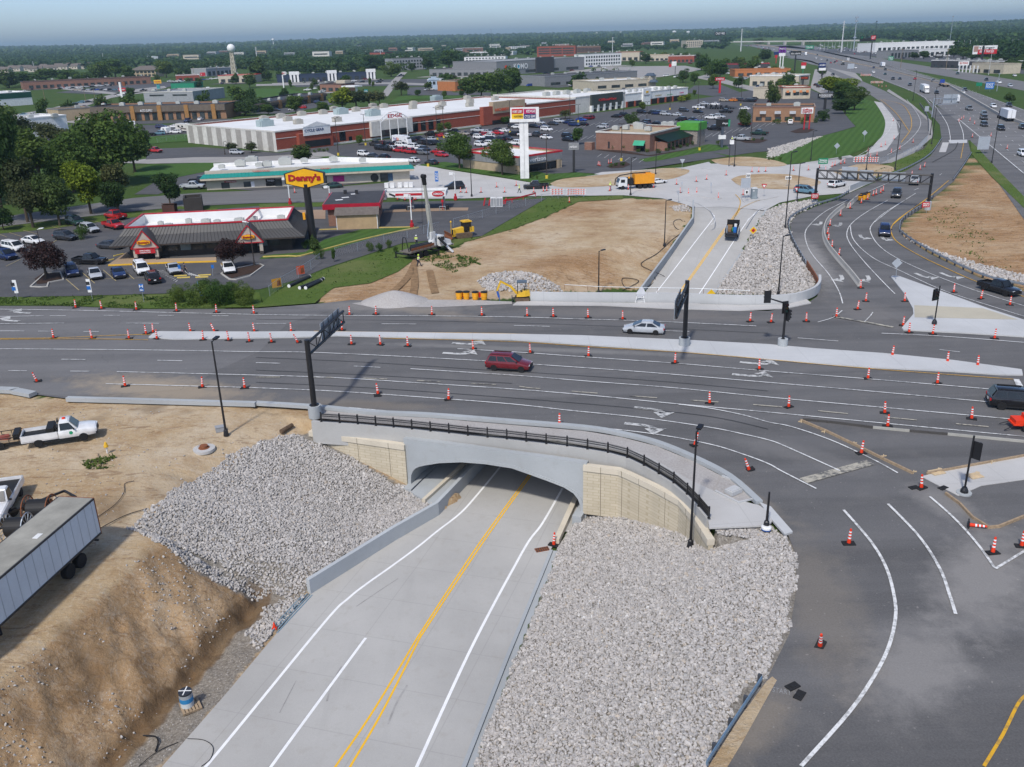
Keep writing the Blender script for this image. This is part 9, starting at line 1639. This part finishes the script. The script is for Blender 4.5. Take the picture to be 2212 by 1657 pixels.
# ------- trees and shrubs
LEAFS=[leaf('leaf_mid',(.062,.118,.022),(.12,.19,.038)),leaf('leaf_dark',(.042,.085,.02),(.08,.135,.034)),leaf('leaf_lime',(.12,.19,.015),(.23,.30,.025)),leaf('leaf_purple',(.035,.016,.016),(.07,.035,.03)),leaf('leaf_olive',(.06,.08,.025),(.11,.12,.045)),leaf('leaf_far',(.048,.098,.030),(.085,.148,.042),.65)]
BARK=mat('bark',(.09,.07,.05),.95,.35,3)
def crown_arrays(n,seed,leafs,wide=1.0,lobes=12,hollow=.55,base=.25,core=True):
 """unit crown: 1 high, about `wide` across; many leaf clusters on uneven lobes"""
 g=np.random.default_rng(seed);C=[]
 for i in range(lobes):
  t=g.uniform(0,2*np.pi);z=g.uniform(base+.1,.86);rad=wide*.5*np.sin(np.pi*np.clip((z-base*.4)/(1.12-base*.4),0,1))**.7*g.uniform(.25,.68);C.append((rad*np.cos(t),rad*np.sin(t),z,g.uniform(.13,.25)*wide**.4))
 C.append((0,0,.6,.3*wide**.5));C=np.array(C);w=C[:,3]**2;k_=g.choice(len(C),n,p=w/w.sum());d=g.normal(size=(n,3));d/=np.linalg.norm(d,axis=1,keepdims=True);r=C[k_,3]*(hollow+(1-hollow)*g.uniform(0,1,n)**.5)*g.uniform(.85,1.12,n);p=C[k_,:3]+d*r[:,None]*np.array([1,1,.8]);p[:,2]=np.clip(p[:,2],base*.6,1.02)
 nrm_=d+g.normal(size=(n,3))*.55+np.array([0,0,.35]);nrm_/=np.linalg.norm(nrm_,axis=1,keepdims=True);u=np.cross(nrm_,g.normal(size=(n,3)));u/=np.linalg.norm(u,axis=1,keepdims=True);v=np.cross(nrm_,u);s=leafs*g.uniform(.6,1.4,n)[:,None]
 q=np.stack([p-u*s-v*s*.6,p+u*s*.9-v*s*.5+nrm_*s*.25,p+u*s+v*s*.6,p-u*s*.8+v*s*.7-nrm_*s*.2],1);return q.reshape(-1,3),np.arange(4*n).reshape(n,4),C
TPROTO={}
def tree_meshes(kind,det):
 key=(kind,det)
 if key in TPROTO:return TPROTO[key]
 seed=hash(('abcdef'[kind%6],det))%999 if False else kind*37+det*5+1;li,wide,base=[(0,.9,.22),(1,.85,.18),(2,.8,.2),(3,1.5,.3),(4,.75,.3),(1,.5,.06),(0,1.05,.2),(1,1.0,.15),(0,1.9,.02)][kind]
 n,ls=[(700,.042),(2600,.026),(7000,.0165)][det];hol=.25 if kind==4 else.55
 if kind==4:n=int(n*.55)
 q,f,C=crown_arrays(n,seed,ls,wide,15 if kind!=5 else 9,hol,base)
 if kind==5:q[:,:2]*=np.clip(1.15-q[:,2],.1,1)[:,None]*1.5
 o=np_obj('crown',q,f,LEAFS[li]);cm=o.data;bpy.data.objects.remove(o)
 t=MB();t.tube((0,0,0),(0,0,.35),.026,.018,7).tube((0,0,.34),(.02,.01,.75),.018,.006,6)
 for c in C[:7]:t.tube((0,0,.2+.15*rnd.random()),(c[0]*.85,c[1]*.85,c[2]),.011,.004,5)
 o=t.build('trunk',BARK);tm=o.data;bpy.data.objects.remove(o);TPROTO[key]=(cm,tm);return TPROTO[key]
def tree(b,hpx,wpx,kind,det,label,group=None,conv=P,name='tree',cat='tree'):
 p=conv(*b);h=max(1.0,hgt(b[0],b[1]-hpx,p)-p.z);sc=FOC/math.hypot(p.y,p.x*.3);wm=wpx/sc*1.03;k_=[.9,.85,.8,1.5,.75,.5,1.05,1.0,1.9][kind]
 o=thing(name,label,cat,p,rnd.uniform(0,6.28),group);o.scale=(wm/k_*1.05,wm/k_*1.05,h*1.02);cm,tm=tree_meshes(kind,det);child('crown',cm,o)
 if kind!=8:child('trunk',tm,o)
 return o
def grove(s,where,group,det=1,name='tree',cat='tree',conv=P):
 its=sorted([tuple(map(float,t.split(',')))for t in s.split()])
 for i,(x,y,h,w,k_)in enumerate(its):tree((x,y),h,w,int(k_),det,('%s from left of the %s %s'%(ordw(i),'shrubs' if cat=='shrub' else 'trees',where))if len(its)>1 else where,group,conv,name,cat)
for x,y,h,w,k_,l_ in[(10,480,232,120,1,'very tall dark tree at left photo edge'),(-20,440,215,160,1,'tall dark tree cut by the left photo edge'),(240,400,158,165,6,'largest broad green tree of the left group'),(90,400,125,130,0,'mid green tree left in the big group'),(160,415,130,130,6,'full green tree in the middle of the big group'),(292,372,110,80,1,'dark tree at right end of the big group'),(60,480,150,95,4,'thin olive tree with bare lower branches'),(72,492,110,90,4,'sparse olive tree with a visible trunk by the street'),(197,462,120,85,2,'bright yellow-green tree on the street verge'),(130,488,110,85,1,'dark tree between olive and yellow-green trees'),(255,455,110,70,4,'sparse brownish tree behind the yellow-green one'),(256,462,82,70,7,'dark round tree on the verge beside the red pickups'),(368,445,80,68,7,'dark round tree left of the waste enclosure'),(8,498,60,52,7,'dark tree low at the left photo edge'),(120,330,70,80,4,'thin young tree behind the big group'),(40,330,90,90,4,'wispy tree before the white roofed hall')]:tree((x,y),h,w,k_,2 if w>60 else 1,l_)
tree((100,602),77,112,3,2,'purple leaved tree left in the diner car park');tree((505,580),64,88,3,2,'purple leaved tree right in the diner car park')
tree((652,349),38,52,1,1,'dark pine-like tree behind the teal-roofed mall');tree((993,364),78,82,6,2,'large green tree left of the phone shop');tree((1085,378),76,78,6,2,'large green tree in front of the phone shop');tree((1248,312),36,30,0,1,'green tree by the low brick wall of the restaurant');tree((1364,276),34,34,7,1,'round green tree behind the brick restaurant');tree((776,314),22,17,0,1,'young tree near the mall gym entrance');tree((1387,240),20,20,0,1,'young tree in the mall lot before the pillared shop');tree((1221,257),22,26,4,1,'thin tree in the mall lot by brick wall');tree((502,332),26,28,4,1,'small tree left by the striped wall');tree((544,331),26,28,4,1,'small tree right by the striped wall');tree((950,288),22,22,0,1,'left young tree before the long brick wall');tree((968,284),20,20,0,1,'right young tree before the long brick wall')
tree((1091,268),16,24,0,1,'young tree at the lettered mall entrance');tree((722,566),28,12,0,1,'slim young tree beside the wire fence')
tree((1472,221),14,18,2,1,'left pale street tree at the mall end');tree((1483,219),16,18,2,1,'right pale street tree at the mall end')
grove('1810,215,52,80,2 1828,225,50,70,0 1845,238,48,60,7 1825,246,38,60,7 1790,200,30,40,0','above the mown lawn','lawn trees',2);grove('1668,232,58,34,7 1610,275,40,30,1 1690,205,44,34,7 1705,190,30,30,0 1776,262,26,32,7 1774,165,24,20,7','around the brown steakhouse','steakhouse trees')
grove('1010,212,44,50,0 1040,210,50,56,0 1075,208,60,62,6 1100,202,45,40,1 1110,200,55,45,0 867,206,34,34,4 903,208,14,18,0 960,212,16,14,0 998,209,14,14,0 975,180,20,28,4 1025,176,18,30,7 935,175,14,12,7','between the mall roof and the grey store','trees behind the mall');grove('640,246,40,45,0 740,236,48,54,2 770,235,44,52,4 798,232,38,50,4 700,246,26,30,0 580,248,22,34,0 530,250,36,60,7 560,240,30,50,7 820,226,30,30,4','along the back of the mall roof','trees at the mall back');grove('680,185,18,12,5 628,192,20,10,0 675,196,16,10,0 738,193,12,8,0 800,188,20,8,0 806,188,12,8,0 618,210,20,16,1 560,175,55,36,5 690,195,10,10,0','on the bank lawn','bank lawn trees')
grove('1240,187,20,22,5 1395,138,26,30,7 1365,145,16,16,0 1475,178,30,30,7 1500,182,24,22,0 1515,152,36,40,6 1535,168,34,44,6 1555,170,40,44,0 1540,192,32,28,0 1595,190,26,26,7 1500,208,14,10,0 1440,205,10,20,7 1700,205,40,46,7 1650,132,26,30,1 1600,150,26,24,0','around the plaza streets','plaza trees');grove('845,166,34,50,6 890,155,22,22,7 925,150,30,32,7 970,148,40,50,0 810,150,30,50,1 830,140,20,30,1 940,160,14,18,7','near the grey apartments','apartment trees');grove('285,215,26,22,0 375,220,16,16,4 430,190,14,14,7 443,215,10,12,7 510,182,26,16,5 250,168,40,60,0 225,176,44,60,6 280,178,36,34,0 50,186,30,70,0 100,178,30,60,0 150,176,26,60,0 175,182,30,50,6 360,168,36,40,0 540,190,30,30,0 20,190,40,60,1 390,150,22,40,1','around the left shops','left shop trees')
grove('2080,128,26,38,0 2100,130,26,40,6 1975,128,16,24,7 1995,128,18,28,0 2160,140,20,40,1 2185,150,26,44,5 2205,146,30,40,5 2180,222,22,24,7 2060,124,20,30,0 1640,96,14,30,6','by the right-hand shops','right shop trees')
SH='shrub'
tl_.sort(key=lambda p:p.x/p.y)
for i,p in enumerate(tl_[:95]):
 h=rnd.uniform(6,12);k_=rnd.choice((0,1,6,7,7));o=thing('tree','%s from left of the trees scattered round distant shops'%ordw(i),'tree',(p.x,p.y,0),rnd.uniform(0,6),'trees round distant shops');w=h*rnd.uniform(.8,1.2);o.scale=(w,w,h);cm,tm=tree_meshes(k_,0);child('crown',cm,o);child('trunk',tm,o)
for i,(x,y,h,w)in enumerate(LD('0,0,0,0')[:0]):pass
tree((178,516),30,42,8,1,'round green bush among parked cars',None,P,'bush',SH)
grove('385,652,36,60,8 430,655,46,80,8 480,660,52,80,8 530,658,44,60,8 455,640,40,70,8 505,645,38,70,8','forming the big roadside hedge','roadside hedge shrubs',2,'shrub',SH);grove('690,560,22,26,8 664,538,20,26,8 680,545,40,20,5 800,543,20,22,8 820,545,20,20,8 840,536,18,18,8 855,545,12,16,8','by the diner drive and the black pipes','drive shrubs',1,'shrub',SH)
grove('1302,318,18,24,8 1328,324,14,24,8 1354,325,15,26,8 1378,329,8,16,8 1398,329,8,16,8 1422,331,10,18,8 1440,327,8,14,8 1455,324,8,14,8 1470,320,8,14,8 1485,317,8,12,8 1496,314,10,10,8 1550,312,9,14,8 1330,359,6,14,8 1345,358,8,16,8 1320,361,6,12,8 1628,305,7,10,8 1646,303,7,10,8','planted round the brick restaurant','restaurant shrubs',0,'shrub',SH);grove('1680,268,12,16,8 1705,266,14,18,8 1735,268,16,20,8 1762,266,12,16,8 1780,262,8,12,8 1790,258,6,8,8 1672,266,8,12,8 1815,346,4,12,8 1685,347,6,12,8 1670,346,6,10,8 1660,346,5,10,8','round the steakhouse and island edge','steakhouse shrubs',0,'shrub',SH);grove('1120,376,14,12,5 1150,386,5,8,8 1160,387,5,8,8 1145,383,5,8,8 700,328,5,12,8 690,327,5,12,8 680,330,5,10,8 708,326,5,8,8','in the planted beds by the mall lot','bed shrubs',0,'shrub',SH)
for px in('1310,360 1331,352 1352,350 1362,356 1345,363 1320,364','1596,304 1640,300 1659,303 1640,310 1610,309','1290,325 1305,318 1370,330 1400,336 1520,318 1500,322 1405,338 1360,333','1706,285 1730,277 1760,280 1745,287 1720,288','480,590 530,572 560,573 568,577 545,590 500,602','75,603 95,590 130,590 138,602 110,607 105,612 80,614'):sheet('planting_bed',LD(px),6,MULCH)
for px in('66,620 84,604 97,592 130,588 137,605 105,611 102,620 88,621','478,592 490,585 560,570 570,575 540,597 510,605 495,604'):p_=[P(*q)for q in LD(px)];props(MB().strip(p_+[p_[0]],.22,.16).build('bed_kerb',MATS['barrier_concrete']),kind='structure')
def scatter_leaves(name,polys,n,ls,seed,m,conv=T,hh=.25):
 g=np.random.default_rng(seed);V=[]
 for px in polys:
  pp=[conv(*p)for p in LD(px)];xs=[p.x for p in pp];ys_=[p.y for p in pp];X=g.uniform(min(xs),max(xs),n*3);Y=g.uniform(min(ys_),max(ys_),n*3);k_=inside(X,Y,pp)&(fbm(X,Y,.5,seed)>-.02);X,Y=X[k_][:n],Y[k_][:n]
  if not len(X):continue
  Z=relief(X,Y,True)+hh*g.uniform(0,1,len(X));p=np.stack([X,Y,Z],-1);u=g.normal(size=p.shape)*ls;v=g.normal(size=p.shape)*ls;V.append(np.stack([p-u,p+v*.6,p+u,p-v*.6],1).reshape(-1,3))
 V=np.concatenate(V);return props(np_obj(name,V,np.arange(len(V)).reshape(-1,4),m),kind='stuff')
scatter_leaves('weeds',['170,1000 250,985 250,1010 190,1015','330,1195 350,1190 350,1200','0,1640 20,1630 20,1650'],260,.10,3,LEAFS[0]);scatter_leaves('rough_grass',['545,664 566,655 590,632 650,605 700,583 870,527 960,519 1040,512 1182,428 1345,422 1346,430 1250,436 1170,472 1100,497 1005,523 960,543 900,557 860,587 800,612 720,622 680,655','-20,657 0,644 357,637 545,640 545,663 310,666','950,545 1010,560 1060,580 1000,560','1860,380 1960,345 2034,303 2010,338 1889,394'],3800,.10,5,LEAFS[0],P,.2);scatter_leaves('dirt_weeds',['2000,470 2060,430 2150,520 2200,600 2100,590','900,560 960,545 1040,560 980,590'],1300,.10,8,LEAFS[0],P,.15)
def woods(name,n,seed,fn,faces,m,hs=(9,16)):
 g=np.random.default_rng(seed);V=[];base,f,C=crown_arrays(faces,seed,.07 if faces>100 else(.17 if faces>20 else.27),1.0,9,.7,.02);base=base.reshape(-1,4,3);X,Y=fn(g,n);n=len(X);H=g.uniform(*hs,n);Wd=H*g.uniform(.9,1.5,n)
 for bx_,by_,bw_ in FARB:D_=math.hypot(bx_,by_);ux,uy=bx_/D_,by_/D_;al=(bx_-X)*ux+(by_-Y)*uy;pe=np.abs((X-bx_)*uy-(Y-by_)*ux);k_=(al>-16)&(al<1100)&(pe<bw_*.5+6);H=np.where(k_,np.minimum(H,1.5+np.maximum(al,0)*30/D_),H)
 a=g.uniform(0,6.28,n);c_,s__=np.cos(a),np.sin(a);bx,by,bz=base[...,0].ravel(),base[...,1].ravel(),base[...,2].ravel()
 vx=X[:,None]+Wd[:,None]*(c_[:,None]*bx-s__[:,None]*by);vy=Y[:,None]+Wd[:,None]*(s__[:,None]*bx+c_[:,None]*by);vz=H[:,None]*bz-.5+HILL(X,Y)[:,None];v=np.stack([vx,vy,vz],-1).reshape(-1,3);return props(np_obj(name,v,np.arange(len(v)).reshape(-1,4),m),kind='stuff')
def HILL(X,Y):d=np.hypot(X,Y);return np.clip((d-2200)/6000,0,1)**1.2*(34+55*fbm(X,Y,.0006,71))+np.clip((d-900)/3000,0,1)*8*fbm(X,Y,.002,72)
CLEAR=[[P(*q)for q in LD(s)]for s in('-100,260 0,150 200,150 330,148 560,150 640,160 850,150 990,126 1110,118 1150,122 1310,112 1480,100 1560,110 1590,86 1700,84 1740,94 1900,86 2240,92 2600,130 2600,800 -100,800',)]
def ring(d0,d1,ex=.5):
 def fn(g,n):
  a=g.uniform(-.62,.66,n*2);d=d0+(d1-d0)*g.uniform(0,1,n*2)**ex;X,Y=d*np.sin(a),d*np.cos(a);k_=fbm(X,Y,.004,77)>-.16
  for c in CLEAR:k_&=~inside(X,Y,c)
  return X[k_][:n],Y[k_][:n]
 return fn
woods('woodland',2600,101,ring(560,1500),120,LEAFS[5]);woods('far_woodland',11000,102,ring(1400,4200,.6),30,LEAFS[5],(11,19));woods('horizon_woodland',9000,103,ring(4000,9500,.7),14,LEAFS[5],(14,28))
def zone(px):
 pp=[P(*q)for q in LD(px)];xs=[p.x for p in pp];ys_=[p.y for p in pp]
 def fn(g,n):X,Y=g.uniform(min(xs),max(xs),n*4),g.uniform(min(ys_),max(ys_),n*4);k_=inside(X,Y,pp)&(fbm(X,Y,.004,78)>-.2);return X[k_][:n],Y[k_][:n]
 return fn
for i,(px,n)in enumerate((('-60,128 200,127 330,120 560,116 850,110 850,126 640,137 560,141 330,125 200,139 -60,146',1500),('340,145 560,145 640,140 850,132 850,146 700,158 640,156 560,150 440,150 340,160',700),('1100,98 1160,97 1310,94 1480,86 1560,81 1600,80 1600,88 1490,98 1480,108 1320,110 1240,98 1110,110',700),('1760,80 2240,68 2260,94 2060,100 1900,84',900),('2060,118 2260,120 2260,128 2160,128',90),('870,152 930,148 1000,140 1000,124 1100,118 1100,124 940,128 850,126',160))):woods('woodland',n,120+i,zone(px),110 if i!=3 else 70,LEAFS[5],(9,17))
g_a=np.linspace(-.8,.8,161);g_d=np.linspace(2200,11500,40);AA,DD_=np.meshgrid(g_a,g_d);hx,hy=DD_*np.sin(AA),DD_*np.cos(AA);hz_=HILL(hx,hy)-.6;ii=np.arange(AA.size).reshape(AA.shape);props(np_obj('hills',np.stack([hx,hy,hz_],-1).reshape(-1,3),np.stack([ii[:-1,:-1],ii[:-1,1:],ii[1:,1:],ii[1:,:-1]],-1).reshape(-1,4),MATS['grass'],smooth_=True),kind='structure')
# ------- the air
k=NT('haze_air');k.t.nodes.remove(k.b);v=k.n('ShaderNodeVolumePrincipled');v.inputs['Color'].default_value=(.60,.82,.93,1);v.inputs['Density'].default_value=.00009;v.inputs['Anisotropy'].default_value=.3;k.l(v.outputs[0],k.t.nodes['Material Output'].inputs['Volume'])
o=MB().box(0,5500,61,26000,19000,136).build('haze',k.m);props(o,kind='stuff')
